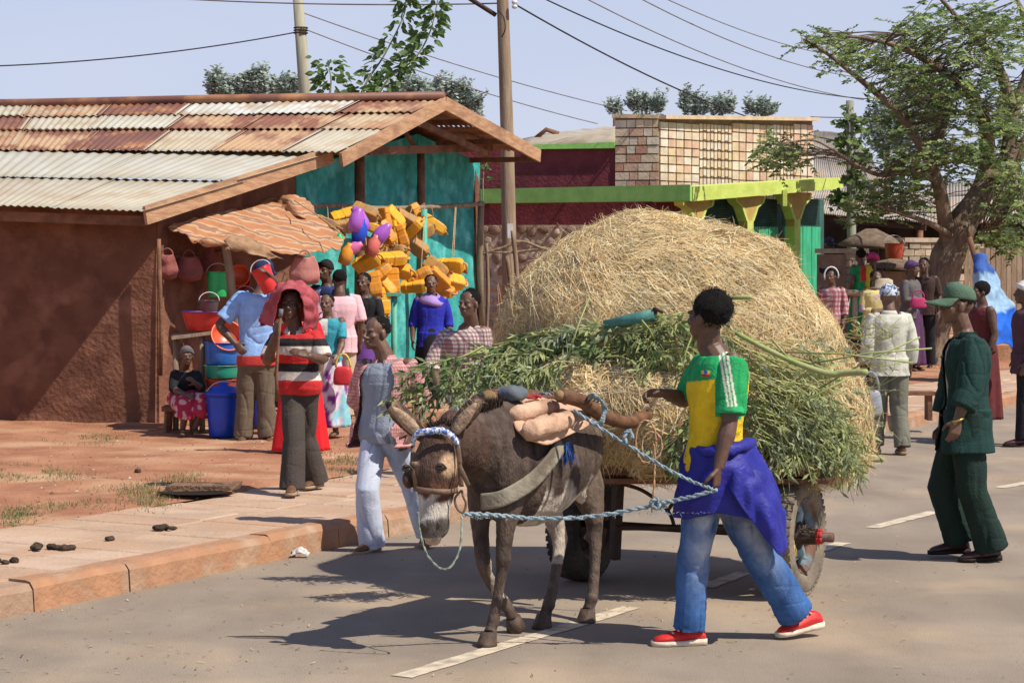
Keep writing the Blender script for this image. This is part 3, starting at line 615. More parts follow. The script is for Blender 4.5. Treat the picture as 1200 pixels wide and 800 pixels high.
def shoe(t, A, T, side, m_up, m_sole=None, s=1., bare=False, lbl=None, hgt=.075):
    """A ankle point, T toe tip on the ground level of sole, builds upper+sole from heel to toe"""
    A, T = V(A), V(T); d = (T - V((A.x, A.y, T.z))); 
    if d.length < .05: d = V((0, -.1, 0))
    ln = .27 * s; d.normalize(); lat = d.cross(UP).normalized(); heel = T - d * ln
    heel.z = T.z + max(min((A.z - T.z - .085 * s), .12), 0.0) * 1.0
    d = (T - heel).normalized(); u = lat.cross(d).normalized()
    m_ = MB(); rings = []
    for t_, hw, h_ in ((0, .022, .05), (.04, .032, .07), (.2, .036, hgt + .012), (.38, .035, hgt), (.55, .040, .062), (.75, .045, .047), (.9, .038, .036), (.98, .022, .022)):
        c = heel + d * ln * t_; rings.append([c + lat * (hw * s * math.cos(a) * (1 if math.sin(a) < .3 else .82)) + u * (.012 + max(h_ * s * (.5 + .5 * math.sin(a)), 0)) for a in [2 * math.pi * j / 16 for j in range(16)]])
    m_.loft(rings); o = m_.build('foot' if bare else 'shoe', m_up, t, sub=1, label=lbl)
    if m_sole:
        m_ = MB(); rings = []
        for t_, hw in ((-.015, .018), (0, .028), (.06, .037), (.2, .040), (.4, .038), (.55, .043), (.75, .049), (.92, .041), (1.0, .024), (1.015, .01)):
            c = heel + d * ln * t_; b = c + u * (.022 * s if t_ > .3 else .030 * s); rings.append([c + lat * hw * s, b + lat * hw * s * .98, b - lat * hw * s * .98, c - lat * hw * s])
        m_.loft(rings); m_.build('sole', m_sole, o)
    return o
def person(J, label, fd, skinc=SK, vox=.006, group=None, hair='short', shirt=None, trousers=None, shoes=None, skirt=None, arms=None, hands=None, hs=1., base=None, hup=UP, name='person', belly=0, nosplit=False, wf=1.):
    """J: dict of world joints (head, neck, shL, shR, elL, elR, wrL, wrR, hipL, hipR, knL, knR, anL, anR, toL, toR) s"""
    s = J.setdefault('s', 1.)
    base = base or V(((J['anL'].x + J['anR'].x) / 2, (J['anL'].y + J['anR'].y) / 2, min(J['toL'].z, J['toR'].z)))
    t = thing(name, label, 'person', base, group)
    mb = MB(); mb.loft(torso_rings(J, .93)); nb = (J['shL'] + J['shR']) / 2
    limb(mb, [nb + (J['neck'] - nb) * .1, J['neck'], J['head'] + V((0, 0, -.03))], [.074 * s, .062 * s, .058 * s])
    head_shapes(mb, J['head'], fd, s * hs, hup)
    for k in 'LR':
        limb(mb, [J['sh' + k], J['el' + k], J['el' + k].lerp(J['wr' + k], .3), J['wr' + k]], [.054 * s, .040 * s, .045 * s, .027 * s])
        hk = (hands or {}).get(k, {}); dv = (J['wr' + k] - J['el' + k]).normalized()
        hd = V(hk.get('d', dv)); nr = V(hk.get('n', (J['hipL'] + J['hipR']) / 2 - J['wr' + k])); 
        if abs(nr.normalized().dot(hd.normalized())) > .95: nr = nr + V((.3, -.4, .1))
        hand(mb, J['wr' + k], hd, nr, V(hk.get('side', V(fd) * 1.0 + UP * .1)), hk.get('curl', .45), s, curls=hk.get('curls'), thumb=hk.get('thumb', .5))
        limb(mb, [J['hip' + k], J['kn' + k], J['kn' + k].lerp(J['an' + k], .3), J['an' + k]], [.078 * s, .052 * s, .054 * s, .036 * s])
    f = fuse(mb, vox, 2)
    # skin colour: slightly paler palms left out; nails/lips subtle
    cc = np.tile(np.array(skinc), (len(f.v), 1)); hd_ = np.array(J['head'] + V(fd).normalized() * .088 * s * hs + UP * (-.065 * s * hs)); dl = np.linalg.norm(f.a - hd_, axis=1)
    cc[dl < .02 * s] *= np.array((1.25, .95, .95))
    f.build('body', skin, t, cols=cc)
    head_extras(t, J['head'], fd, s * hs, hair, hup, fuzz=vox < .0065 and hair != 'cropped')
    def rgb(m_): return m_
    if trousers:
        tr = trousers; mb = MB(); e = tr.get('ease', 1.); mb.loft(torso_rings(J, 1.03, .014, lo=-.16, hi=tr.get('top', .16)))
        for k in 'LR':
            a = J['an' + k]; kn = J['kn' + k]; end = kn.lerp(a, tr.get('len', 1.02))
            r0, r1, r2 = tr.get('r', (.098, .078, .072)); limb_pts = [J['hip' + k] + UP * .02, J['hip' + k].lerp(kn, .5), kn, kn.lerp(end, .5), end]
            mb.tube([limb_pts[0] + UP * .04] + limb_pts, [r0 * s * .6, r0 * s, (r0 + r1) / 2 * 1.03 * s, r1 * s, (r1 * .5 + r2 * .5) * .97 * s, r2 * s], 16)
        f = fuse(mb, max(vox, .007), 2); creases(f, tr.get('fold', .009) * .62, tr.get('ff', 6.5), J['head'].x * 9)
        f.build('trousers' if not tr.get('name') else tr['name'], tr['m'], t, cols=tr["cf"](f.a) if tr.get('cf') else None)
    if skirt:
        sk = skirt; hc = (J['hipL'] + J['hipR']) / 2; top = hc + UP * .12 * s; z1 = sk.get('z', .1); rows_ = []
        c1 = V(((J['anL'].x + J['anR'].x) / 2, (J['anL'].y + J['anR'].y) / 2, base.z + z1)); n_ = 64; r1 = sk.get('r', .24)
        for i in range(26):
            u = i / 25; c = top.lerp(c1, u); r = (.15 + .03 * math.sin(min(u * 4, 1) * 1.57)) * s * (1 - u) + r1 * u
            rows_.append([c + V((math.cos(a) * r, math.sin(a) * r * .82, 0)) * (1 + (.02 + .09 * u) * math.sin(a * 7 + 2 * math.sin(a * 2 + u)) * min(u * 2, 1)) for a in [2 * math.pi * j / n_ for j in range(n_)]])
        m_ = MB(); m_.loft(rows_[::-1]); a_ = np.array(m_.v); m_.build('skirt', sk['m'], t, cols=sk['cf'](a_) if sk.get('cf') else None)
    for sh in ([shirt] if isinstance(shirt, dict) else (shirt or [])):
        mb = MB(); hem = sh.get('hem', -.16); add = sh.get('add', .02); mb.loft(torso_rings(J, 1.02, add, lo=max(hem, -.16), hi=1.05, wfac=wf))
        hc = (J['hipL'] + J['hipR']) / 2; ax = (nb - hc)
        if hem < -.16:
            lh = (J['hipR'] - J['hipL']); lh.z *= .3; lh.normalize(); fr_ = UP.cross(lh); rs = []
            for t_ in (0.1, -.16, hem): c = hc + ax * t_ ; fl = sh.get('flare', .012) * (1 if t_ == hem else .4); rs.append(ring(c, lh * (.16 * s + add + fl), fr_ * (.115 * s + add + fl), 20, 2.4))
            mb.loft(rs[::-1])
        for k in 'LR':
            L_ = sh.get('sleeve', .7); rr = sh.get('sr', (.068, .062, .055)); A, E, W_ = J['sh' + k], J['el' + k], J['wr' + k]
            if L_ <= 0: continue
            inn_ = A.lerp(nb, .35) + UP * .0
            if L_ <= 1: e_ = A.lerp(E, L_); mb.tube([inn_ - UP * .01, A - UP * .012, A.lerp(e_, .5), e_], [rr[0] * s * .8, rr[0] * s * .88, (rr[0] + rr[1]) / 2 * s, rr[1] * s * 1.02], 14)
            else: e_ = E.lerp(W_, L_ - 1); mb.tube([inn_ - UP * .01, A - UP * .012, A.lerp(E, .5), E, E.lerp(e_, .5), e_], [rr[0] * s * .8, rr[0] * s * .88, (rr[0] + rr[1]) / 2 * s, rr[1] * s, (rr[1] + rr[2]) / 2 * s, rr[2] * s], 14)
        f = fuse(mb, max(vox, .0055), 2); creases(f, sh.get('fold', .007) * .7, sh.get('ff', 6.5), J['head'].x * 5 + 3, (1, 1, .5))
        if sh.get('open'):
            fdb = V(sh.get('cfd', fd)); fdb.z = 0; fdb.normalize(); ltb = fdb.cross(UP); c0 = np.array(hc); axn = np.array(ax); zz = np.clip((f.a[:, 2] - hc.z) / ax.z, -1, 2); ctr = c0 + zz[:, None] * axn
            dl = f.a - ctr; fr2 = dl @ np.array(fdb); la = dl @ np.array(ltb) - sh.get('ocx', 0); wz = sh['open'] * (1.25 - .45 * zz) if not sh.get('vee') else sh['open'] * np.clip(zz, .05, 2)
            wz = wz + .012 * np.sin(f.a[:, 2] * 30); kill = (fr2 > .02) & (np.abs(la) < wz); f.f = [q_ for q_ in f.f if not (kill[q_[0]] or kill[q_[2]])]
            cfm = sh['cf'](f.a) if sh.get('cf') else None
        o = f.build(sh.get('name', 'shirt'), sh['m'], t, cols=sh["cf"](f.a) if sh.get('cf') else None, solid=.006 if sh.get('open') else None)
        if sh.get('collar', False):
            n0 = J['neck'].lerp(nb, .55); m_ = MB(); Rt, Fd, Up = frame_face(sh.get('cfd', fd)); rows_ = []
            for z_, r_ in ((0, .066), (.03, .062), (.032, .068), (-.012, .088)):
                rows_.append([n0 + UP * z_ * s + (Rt * math.sin(a) + Fd * math.cos(a) * 1.05) * r_ * s - UP * (.03 * s * (math.cos(a) > .8)) for a in [.35 + (2 * math.pi - .7) * j / 20 for j in range(21)]])
            m_.grid(rows_); m_.build('collar', sh.get('collar_m', sh['m']), t, solid=.004, cols=np.tile(np.array(sh.get('collar_c', (.5, .5, .5))), (len(m_.v), 1)))
    if shoes:
        for k in 'LR':
            if shoes.get('bare'):
                o = shoe(t, J['an' + k], J['to' + k], k, skinm(skinc), shoes.get('sole'), s, True, hgt=.06)
            else: shoe(t, J['an' + k], J['to' + k], k, shoes['m'], shoes.get('sole'), s, hgt=shoes.get('h', .075))
    return t
_sk = {}
def skinm(c):
    if c not in _sk: _sk[c] = mat('skin_feet', c, scale=20, rough=.6)
    return _sk[c]
def stand(px, D, h, yaw, zg=.15, arms='down', stride=0., lean=0., s=None):
    """yaw 0: facing the camera, +90: facing image left ... returns joints"""
    o = P(px, 300, D); o.z = zg; s = s or h / 1.74; a = R(yaw); fd = V((-math.sin(a), -math.cos(a), 0)); rt = fd.cross(UP)      # person's right
    def q(r, f, z): return o + rt * (r * s) + fd * ((f + lean * z) * s) + UP * (z * s)
    J = dict(s=s, head=q(0, .035, 1.605), neck=q(0, -.005, 1.465), shL=q(-.17, 0, 1.40), shR=q(.17, 0, 1.40), hipL=q(-.09, 0, .93), hipR=q(.09, 0, .93),
             knL=q(-.10, .02 + stride * .5, .5), knR=q(.10, .03 - stride * .35, .5), anL=q(-.10, stride, .09), anR=q(.10, -stride, .09), toL=q(-.11, .2 + stride, 0.01), toR=q(.12, .2 - stride, .01))
    if arms == 'down': J.update(elL=q(-.23, -.03, 1.12), elR=q(.23, -.03, 1.12), wrL=q(-.24, .06, .88), wrR=q(.24, .06, .88))
    elif arms == 'fold': J.update(elL=q(-.22, .02, 1.13), elR=q(.22, .02, 1.13), wrL=q(.04, .2, 1.13), wrR=q(-.04, .23, 1.1))
    elif arms == 'face': J.update(elL=q(-.21, .08, 1.13), elR=q(.2, .12, 1.14), wrL=q(-.2, .2, 1.0), wrR=q(.08, .17, 1.4))
    elif arms == 'forward': J.update(elL=q(-.2, .15, 1.15), elR=q(.2, .15, 1.15), wrL=q(-.12, .38, 1.15), wrR=q(.12, .38, 1.15))
    return J, fd
def pj(D0, **k):   # joints from picture position plus its own distance offset
    J = {}
    for n_, v_ in k.items(): J[n_] = v_ if n_ == 's' else P(v_[0], v_[1], D0 + (v_[2] if len(v_) > 2 else 0))
    return J
def wrap(t, name, H, fd, m_, s=1., zlow=-.05, drop=.0, cf=None):      # cloth tied round a head
    Rt, Fd, Up = frame_face(fd); rows_ = []
    for i in range(13):
        u = i / 12; th = u * 1.9; r = math.sin(min(th, 1.57)) ; z = math.cos(th) * .098
        rows_.append([H + (Rt * math.cos(a) * .088 * r + Fd * (-.02 + math.sin(a) * .106 * r) + Up * (.03 + z * (1 if math.sin(a) < .5 else 1) + (.05 * max(math.sin(a), 0) if th > 1.2 else 0))) * s * (1 + .03 * math.sin(a * 5 + u * 6)) + V((0, 0, 0)) for a in [2 * math.pi * j / 28 for j in range(28)]])
    # scale only offsets
    mm = MB(); mm.loft(rows_, cap=True); return mm.build(name, m_, t, sub=1)
def drape(ctrl, nu=10, nv=8, fold=.012, ff=7, seed=1., fx=(1, 1, 1)):
    rows = [smoothpath(r_, nu) for r_ in ctrl]; colsn = len(rows[0]); cp = [smoothpath([r_[j] for r_ in rows], nv) for j in range(colsn)]
    pts = [[cp[j][i] for j in range(colsn)] for i in range(len(cp[0]))]; m, n = len(pts), len(pts[0]); out = []
    for i in range(m):
        o = []
        for j in range(n):
            a = pts[min(i + 1, m - 1)][j] - pts[max(i - 1, 0)][j]; b = pts[i][min(j + 1, n - 1)] - pts[i][max(j - 1, 0)]; nr = a.cross(b)
            nr = nr.normalized() if nr.length > 1e-9 else V((0, -1, 0)); p = pts[i][j]; q = V((p.x * fx[0], p.y * fx[1], p.z * fx[2]))
            o.append(p + nr * (fold * (1 - 3 * abs(noise.noise(q * ff + V((seed, 0, 0))))) + fold * .35 * noise.noise(q * ff * 3.1)))
        out.append(o)
    mb = MB(); mb.grid(out); return mb
def A3(*c): return np.array(c)
def pxy(a): return CX + a[:, 0] / a[:, 1] * F, HY + (HC - a[:, 2]) / a[:, 1] * F
# ---- the donkey driver
D0 = 10.92
J = pj(D0, head=(829, 371, 0), neck=(831, 404, .02), shL=(858, 424, -.15), shR=(827, 424, .14), elL=(855, 495, -.2), wrL=(842, 548, -.27), elR=(806, 469, .24), wrR=(780, 461, .1),
       hipL=(831, 545, -.08), hipR=(843, 545, .09), knL=(812, 648, -.1), anL=(806, 735, -.07), toL=(764, 756, -.1), knR=(885, 642, .05), anR=(932, 717, .13), toR=(911, 746, .08), s=1.0)
def tee(a):
    x, y = pxy(a); c = np.tile(A3(.82, .56, .02), (len(a), 1)); z = a[:, 2]
    d = np.linalg.norm(a - np.array(J['shL'].lerp(J['elL'], .4)), axis=1)
    ax = J['elL'] - J['shL']; n = np.array(ax.normalized()); rel = a - np.array(J['shL']); tt = rel @ n; pd = np.linalg.norm(rel - tt[:, None] * n, axis=1)
    sl = (tt > -.09) & (pd < .105) & (x > 838) & (tt < .27)
    ax2 = J['elR'] - J['shR']; n2 = np.array(ax2.normalized()); rel2 = a - np.array(J['shR']); t2 = rel2 @ n2; pd2 = np.linalg.norm(rel2 - t2[:, None] * n2, axis=1)
    yoke = (y < 447 - (x - 810) * .1) & (x < 852) | ((pd2 < .09) & (t2 > .03))
    c[yoke | sl] = (.02, .33, .10)
    for off in (-7.5, -3, 1.5):
        xs = 849 + (y - 405) * .17 + off; k = (np.abs(x - xs) < 1.35) & sl & (y < 482) & (a[:, 1] < D0 - .05); c[k] = (.72, .70, .58)
    c[(sl & (y > 476) & (tt > .2))] = (.03, .40, .14)
    ex, ey = x - 827, y - 436; k = (np.abs(ex) < 5) & (np.abs(ey) < 5) & (a[:, 1] < D0 + .05); c[k & (ey < -1)] = (.02, .3, .08); c[k & (np.abs(ey) <= 2)] = (.75, .6, .05); c[k & (ey > 2)] = (.6, .04, .03)
    k = (ex ** 2 + ey ** 2 < 5) & (a[:, 1] < D0 + .05); c[k] = (.05, .1, .5)
    return c
def jeans(a):
    x, y = pxy(a); n = nfield(a, 9, 2); c = np.tile(A3(.045, .13, .34), (len(a), 1))
    f1 = np.exp(-(((x - 832 + (y - 590) * .12) / 17) ** 2)) * np.exp(-(((y - 615) / 52) ** 2)); f2 = np.exp(-(((x - 862 - (y - 590) * .55) / 14) ** 2)) * np.exp(-(((y - 605) / 55) ** 2)); fr_ = np.clip((f1 + f2) * (1.2 + n * 1.6), 0, 1) * .85
    c = c * (1 + n * .35)[:, None]; c = c * (1 - fr_[:, None]) + A3(.48, .54, .62) * fr_[:, None]; return c
denim = cloth('denim', (1, 1, 1), attr=True, bscale=200, bump=.4, scale=40)
redsh = mat('red_sneaker', (.62, .035, .03), (.45, .02, .02), scale=15, rough=.5, bump=.2); sole_m = mat('cream_sole', (.72, .62, .48), scale=10, rough=.7)
driver = person(J, 'donkey driver in a yellow and green t-shirt, blue jeans and red sneakers', (-.72, .62, -.05), SK, vox=.005, hair='thick', hs=1.02,
    shirt=dict(m=clothA, cf=tee, sleeve=.86, sr=(.078, .078, .078), hem=-.05, add=.026, fold=.010, cfd=(-.9, -.4, 0)),
    trousers=dict(m=denim, cf=jeans, r=(.10, .080, .086), len=1.03, fold=.017, ff=8), shoes=dict(m=redsh, sole=sole_m),
    hands=dict(L=dict(d=(-.1, -.05, -1), n=(-.8, .5, 0), side=(-.4, -1, 0), curl=1.0), R=dict(d=(-1, -.2, .05), n=(0, -.5, -.9), side=(-.3, -1, 0), curl=.9)))
shm = MATS['cream_sole']
for k_ in 'LR':
    A_, T_ = J['an' + k_], J['to' + k_]; dd = (T_ - V((A_.x, A_.y, T_.z))).normalized(); lt_ = dd.cross(UP)
    m_ = MB()
    for q_ in range(4): c_ = T_ - dd * (.1 + .028 * q_) + UP * (.063 + .011 * q_ + max(A_.z - T_.z - .085, 0) * .25 * q_ * .5); m_.bar(c_ - lt_ * .028, c_ + lt_ * .028, .009, .006)
    m_.build('shoe_laces', shm, driver)
# jacket tied at the waist
blue = mat('royal_blue_nylon', (.022, .024, .27), (.015, .016, .2), scale=8, rough=.58, bump=.25, bscale=60, spec=.35)
hc = (J['hipL'] + J['hipR']) / 2
def wp(px, py, dd): return P(px, py, D0 + dd)
m_ = drape([[wp(868, 522, .16), wp(842, 520, .2), wp(815, 521, .14), wp(808, 523, 0), wp(822, 527, -.16), wp(848, 526, -.21), wp(872, 520, -.12), wp(880, 519, .05)],
            [wp(872, 545, .2), wp(842, 548, .25), wp(808, 552, .18), wp(800, 556, -.02), wp(816, 560, -.21), wp(848, 556, -.26), wp(884, 548, -.16), wp(894, 545, .06)],
            [wp(875, 570, .2), wp(842, 575, .25), wp(802, 580, .2), wp(796, 582, -.02), wp(812, 588, -.22), wp(850, 580, -.25), wp(896, 578, -.18), wp(905, 572, .06)],
            [wp(880, 600, .18), wp(840, 603, .2), wp(800, 604, .18), wp(795, 605, 0), wp(810, 607, -.2), wp(838, 598, -.22), wp(900, 612, -.18), wp(915, 606, .04)]], 8, 8, .026, 7, 2., (1.6, 1.6, .45))
m_.build('tied_jacket', blue, driver, solid=.006)
m_ = drape([[wp(845, 556, -.25), wp(868, 548, -.24), wp(892, 552, -.12), wp(903, 560, .05)], [wp(862, 585, -.27), wp(885, 580, -.25), wp(906, 585, -.15), wp(914, 590, .03)],
            [wp(884, 614, -.25), wp(900, 612, -.24), wp(914, 614, -.16), wp(921, 612, 0)], [wp(902, 638, -.22), wp(910, 640, -.2), wp(916, 638, -.14), wp(919, 634, -.02)], [wp(909, 649, -.2), wp(912, 650, -.18), wp(915, 648, -.12), wp(917, 644, -.05)]], 8, 8, .02, 8, 5., (1.6, 1.6, .5))
m_.build('jacket_flap', blue, driver, solid=.006)
m_ = MB(); m_.tube(smoothpath([wp(812, 525, -.02), wp(826, 530, -.18), wp(850, 528, -.24), wp(872, 522, -.16), wp(880, 520, 0)]), [.03] * 17, 10); q = m_; q.v = [tuple(V(p) + V((noise.noise(V(p) * 30), noise.noise(V(p) * 31), noise.noise(V(p) * 33))) * .014) for p in q.v]; q.build('jacket_waist_roll', blue, driver)
# ---- man in the green cap
D0 = 13.88
J = pj(D0, head=(1121, 358, 0), neck=(1128, 386, .02), shL=(1140, 402, -.17), shR=(1124, 402, .17), elL=(1136, 457, -.24), wrL=(1122, 492, -.3), elR=(1112, 458, .24), wrR=(1104, 500, .25),
       hipL=(1134, 488, -.09), hipR=(1128, 488, .09), knL=(1139, 575, -.1), anL=(1161, 640, -.08), toL=(1124, 658, -.1), knR=(1106, 572, .1), anR=(1124, 632, .12), toR=(1088, 649, .1), s=.99)
dgreen = cloth('dark_green_drill', (.013, .047, .040), (.009, .034, .03), scale=6)
dgt = cloth('dark_green_trousers', (.014, .034, .026), (.010, .025, .02), scale=6)
paleshirt = cloth('pale_shirt', (.42, .42, .38)); brshoe = mat('oxblood_shoe', (.06, .018, .015), rough=.35, bump=.05, spec=.6); bsole = mat('dark_sole', (.02, .015, .012), rough=.7)
capm = cloth('faded_green_cap', (.10, .17, .11), (.07, .12, .08))
green = person(J, 'man in a dark green suit and faded green cap walking on the road', (-1, -.12, .02), SK2, vox=.0055, hair='cropped',
    shirt=[dict(m=paleshirt, sleeve=0, hem=-.16, add=.012, name='undershirt', collar=True, collar_m=paleshirt), dict(m=dgreen, sleeve=1.6, sr=(.085, .078, .078), hem=-.47, add=.03, flare=.035, fold=.012, open=.05, name='jacket', collar=True, collar_m=dgreen, cfd=(-1, -.12, 0))],
    trousers=dict(m=dgt, r=(.108, .096, .098), fold=.015, len=1.05), shoes=dict(m=brshoe, sole=bsole),
    hands=dict(L=dict(d=(-.25, -.05, -1), n=(-.2, 1, 0), side=(-1, 0, 0), curl=.5), R=dict(curl=.6)))
def cap(t, H, fd, m_, brim=.13, s=1., tall=1.0):
    Rt, Fd, Up = frame_face(fd); rows_ = []
    for i in range(10):
        th = i / 9 * 1.75; r = math.sin(min(th, 1.5)) * (1 if th < 1.5 else .985); z = math.cos(th) * .092 * tall + (0.012 if .5 < th < 1.2 else 0)
        rows_.append([H + (Rt * math.cos(a) * .087 * r + Fd * (-.02 + math.sin(a) * .108 * r) + Up * (.048 + z + .012 * math.sin(a))) * s for a in [2 * math.pi * j / 26 for j in range(26)]])
    mm = MB(); mm.loft(rows_); o = mm.build('cap', m_, t, sub=1)
    mm = MB(); g1 = []
    for i in range(5):
        u = i / 4; g1.append([H + (Rt * math.sin(a) * (.082 + .004 * u) + Fd * (-.02 + math.cos(a) * .105 + brim * u * max(math.cos(a * 1.05), 0) ** .6) + Up * (.046 - .028 * u - .03 * (abs(math.sin(a)) ** 2) * u)) * s for a in [-1.25 + 2.5 * j / 16 for j in range(17)]])
    mm.grid(g1); mm.build('brim', m_, o, solid=.006); return o
cap(green, J['head'], (-1, -.12, 0), capm, .12)
m_ = MB(); m_.tube(smoothpath([P(1136 + 9 * math.cos(a), 471 + 3 * math.sin(a) + 0, D0 - .27 - .06 * math.sin(a)) for a in [0, 1, 2, 3, 4, 5, 6.28]]), .02, 8); m_.build('rolled_cuff', dgreen, green)
m_ = MB(); m_.tube([J['wrL'] + V((.036 * math.cos(a), .036 * math.sin(a), .012 * math.cos(a))) for a in [j * math.pi / 8 for j in range(17)]], .007, 6); m_.build('bracelet', mat('brass', (.6, .42, .15), rough=.3, metal=.8, bump=0), green)
# ---- young man in the open checked shirt
D0 = 14.35
J = pj(D0, head=(440, 390, 0), neck=(450, 414, .0), shL=(478, 427, -.05), shR=(428, 428, .06), elL=(494, 470, .05), wrL=(481, 508, -.08), elR=(420, 476, .2), wrR=(428, 505, .3),
       hipL=(456, 506, -.04), hipR=(439, 506, .05), knL=(482, 565, .12), anL=(500, 622, .25), toL=(498, 640, .02), knR=(430, 575, -.12), anR=(436, 637, -.05), toR=(417, 650, -.2), s=.93)
greyt = cloth('grey_blue_vest', (.30, .34, .40), (.25, .29, .35), scale=5); paj = cloth('pale_blue_jeans', (.58, .62, .72), (.50, .54, .66), scale=6, bscale=150)
def checks(c0, c1, p=.03, w_=.35, c2=None):
    m_ = mat('checked_cloth', c0, scale=10, rough=.85, bump=.3, bscale=80); n = m_.node_tree.nodes; l = m_.node_tree.links.new; b = n['Principled BSDF']; src = b.inputs['Base Color'].links[0].from_socket
    t = n.new('ShaderNodeTexCoord'); s_ = n.new('ShaderNodeSeparateXYZ'); l(t.outputs['Object'], s_.inputs[0])
    ad = n.new('ShaderNodeMath'); ad.operation = 'ADD'; l(s_.outputs[0], ad.inputs[0]); l(s_.outputs[1], ad.inputs[1])
    for k, so_ in enumerate((ad.outputs[0], s_.outputs[2])):
        a = n.new('ShaderNodeMath'); a.operation = 'MODULO'; a.inputs[1].default_value = p; f_ = n.new('ShaderNodeMath'); f_.operation = 'ADD'; f_.inputs[1].default_value = 50 * p; l(so_, f_.inputs[0]); l(f_.outputs[0], a.inputs[0])
        lt_ = n.new('ShaderNodeMath'); lt_.operation = 'LESS_THAN'; lt_.inputs[1].default_value = p * w_; l(a.outputs[0], lt_.inputs[0])
        mu = n.new('ShaderNodeMath'); mu.operation = 'MULTIPLY'; mu.inputs[1].default_value = .62; l(lt_.outputs[0], mu.inputs[0])
        x = n.new('ShaderNodeMix'); x.data_type = 'RGBA'; l(mu.outputs[0], x.inputs[0]); l(src, x.inputs[6]); x.inputs[7].default_value = (*(c1 if k == 0 or not c2 else c2), 1); src = x.outputs[2]
    l(src, b.inputs['Base Color']); return m_
chk = checks((.62, .40, .38), (.45, .10, .10), .022)
brsand = mat('brown_leather', (.16, .08, .045), scale=12, rough=.6); tsole = mat('tan_sole', (.35, .25, .16), rough=.8)
youth = person(J, 'young man in open pink checked shirt, grey vest and pale jeans at the kerb', (-.70, -.70, .0), SK2, vox=.0055, hair='cropped',
    shirt=[dict(m=greyt, sleeve=0, hem=-.16, add=.015, name='vest'), dict(m=chk, sleeve=.95, sr=(.08, .078, .082), hem=-.2, add=.035, flare=.05, fold=.016, open=.125, name='open_shirt', cfd=(-.45, -.88, 0), collar=True, collar_m=chk)],
    trousers=dict(m=paj, r=(.098, .082, .09), fold=.014, len=1.04), shoes=dict(m=brsand, sole=tsole, h=.06))
# ---- man with the red cloth over his head
D0 = 16.4
J = pj(D0, head=(341, 357, -.02), neck=(345, 380, .0), shL=(369, 393, -.02), shR=(323, 395, .04), elL=(380, 422, -.1), wrL=(362, 417, -.24), elR=(313, 424, -.1), wrR=(324, 391, -.26),
       hipL=(359, 452, 0), hipR=(342, 452, .02), knL=(357, 510, .12), anL=(370, 562, .2), toL=(356, 573, .05), knR=(345, 513, -.1), anR=(343, 570, -.15), toR=(340, 581, -.36), s=.93)
def polo(a):
    z = a[:, 2]; c = np.tile(A3(.60, .55, .48), (len(a), 1)); y = HY + (HC - z) / D0 * F; y = y + 1.2 * nfield(a, 5, 1)
    for y0, y1, k in ((380, 386, (.6, .55, .48)), (386, 396, (.55, .03, .03)), (396, 405, (.022, .018, .018)), (405, 415, (.62, .57, .5)), (415, 425, (.55, .03, .03)), (425, 435, (.022, .018, .018)), (435, 445, (.62, .57, .5)), (445, 470, (.55, .03, .03))): c[(y >= y0) & (y < y1)] = k
    return c
gtr = cloth('charcoal_trousers', (.075, .062, .052), (.055, .046, .04), scale=8)
striped = person(J, 'man in red, black and white striped polo with red cloth over his head', (-.12, -1, -.05), SK, vox=.0055, hair='cropped',
    shirt=dict(m=clothA, cf=polo, sleeve=.88, sr=(.07, .072, .078), hem=-.16, add=.024, flare=.02, fold=.010, collar=True, collar_m=clothA, collar_c=(.6, .55, .48)),
    trousers=dict(m=gtr, r=(.1, .082, .105), fold=.013, len=1.06), shoes=dict(m=brsand, sole=tsole, h=.06),
    hands=dict(R=dict(d=(.1, 0, 1), n=(.6, .6, 0), side=(-.2, .8, 0), curl=1.1), L=dict(d=(-1, -.1, .35), n=(0, .5, -.6), side=(0, 0, 1), curl=.3)))
redc = cloth('faded_red_cotton', (.42, .09, .10), (.33, .06, .07), scale=12, lo=.45, hi=.55); 
def W_(x, y, d): return P(x, y, D0 + d)
m_ = drape([[W_(319, 383, -.10), W_(322, 366, -.13), W_(326, 351, -.15), W_(333, 342, -.16), W_(344, 340, -.16), W_(352, 345, -.15), W_(356, 358, -.13), W_(357, 374, -.11), W_(355, 389, -.09)],
            [W_(303, 377, -.02), W_(312, 360, -.06), W_(322, 345, -.1), W_(334, 336, -.12), W_(347, 335, -.12), W_(359, 341, -.1), W_(367, 354, -.08), W_(370, 370, -.05), W_(364, 385, -.05)],
            [W_(303, 374, .05), W_(311, 355, .03), W_(322, 339, .0), W_(336, 331, -.0), W_(350, 331, -.0), W_(363, 338, .0), W_(371, 352, .02), W_(373, 372, .03), W_(367, 387, .02)],
            [W_(305, 380, .04), W_(311, 362, .1), W_(324, 341, .14), W_(337, 334, .14), W_(350, 334, .14), W_(363, 341, .13), W_(373, 356, .12), W_(373, 376, .1), W_(368, 388, .08)],
            [W_(304, 382, .05), W_(316, 380, .12), W_(326, 378, .16), W_(337, 376, .18), W_(350, 376, .18), W_(361, 378, .17), W_(371, 384, .13), W_(373, 386, .1), W_(369, 390, .08)]], 8, 8, .014, 10, 3.)
m_.build('head_cloth', redc, striped, solid=.006)
st = thing('walking_stick', 'slim dark stick held upright by the man under the red cloth', 'stick', P(327, 455, D0 - .3))
m_ = MB(); m_.tube([P(329, 369, D0 - .31), P(326, 400, D0 - .3), P(324, 440, D0 - .3), P(325, 470, D0 - .29)], .011, 8); m_.build('shaft', dkw, st)
m_ = MB(); m_.tube([P(329.5, 362, D0 - .31), P(329, 371, D0 - .31)], .016, 8); m_.build('grip', mat('grey_rubber', (.2, .2, .2)), st)

# small tailoring on the two nearest outfits
mb = MB(); 
for y_ in (418, 440, 462, 486): mb.ell(P(1103.5, y_, 13.74), (.009, .006, .009), n=8)
mb.build('buttons', mat('dark_button', (.02, .03, .025), rough=.4, bump=0), green)
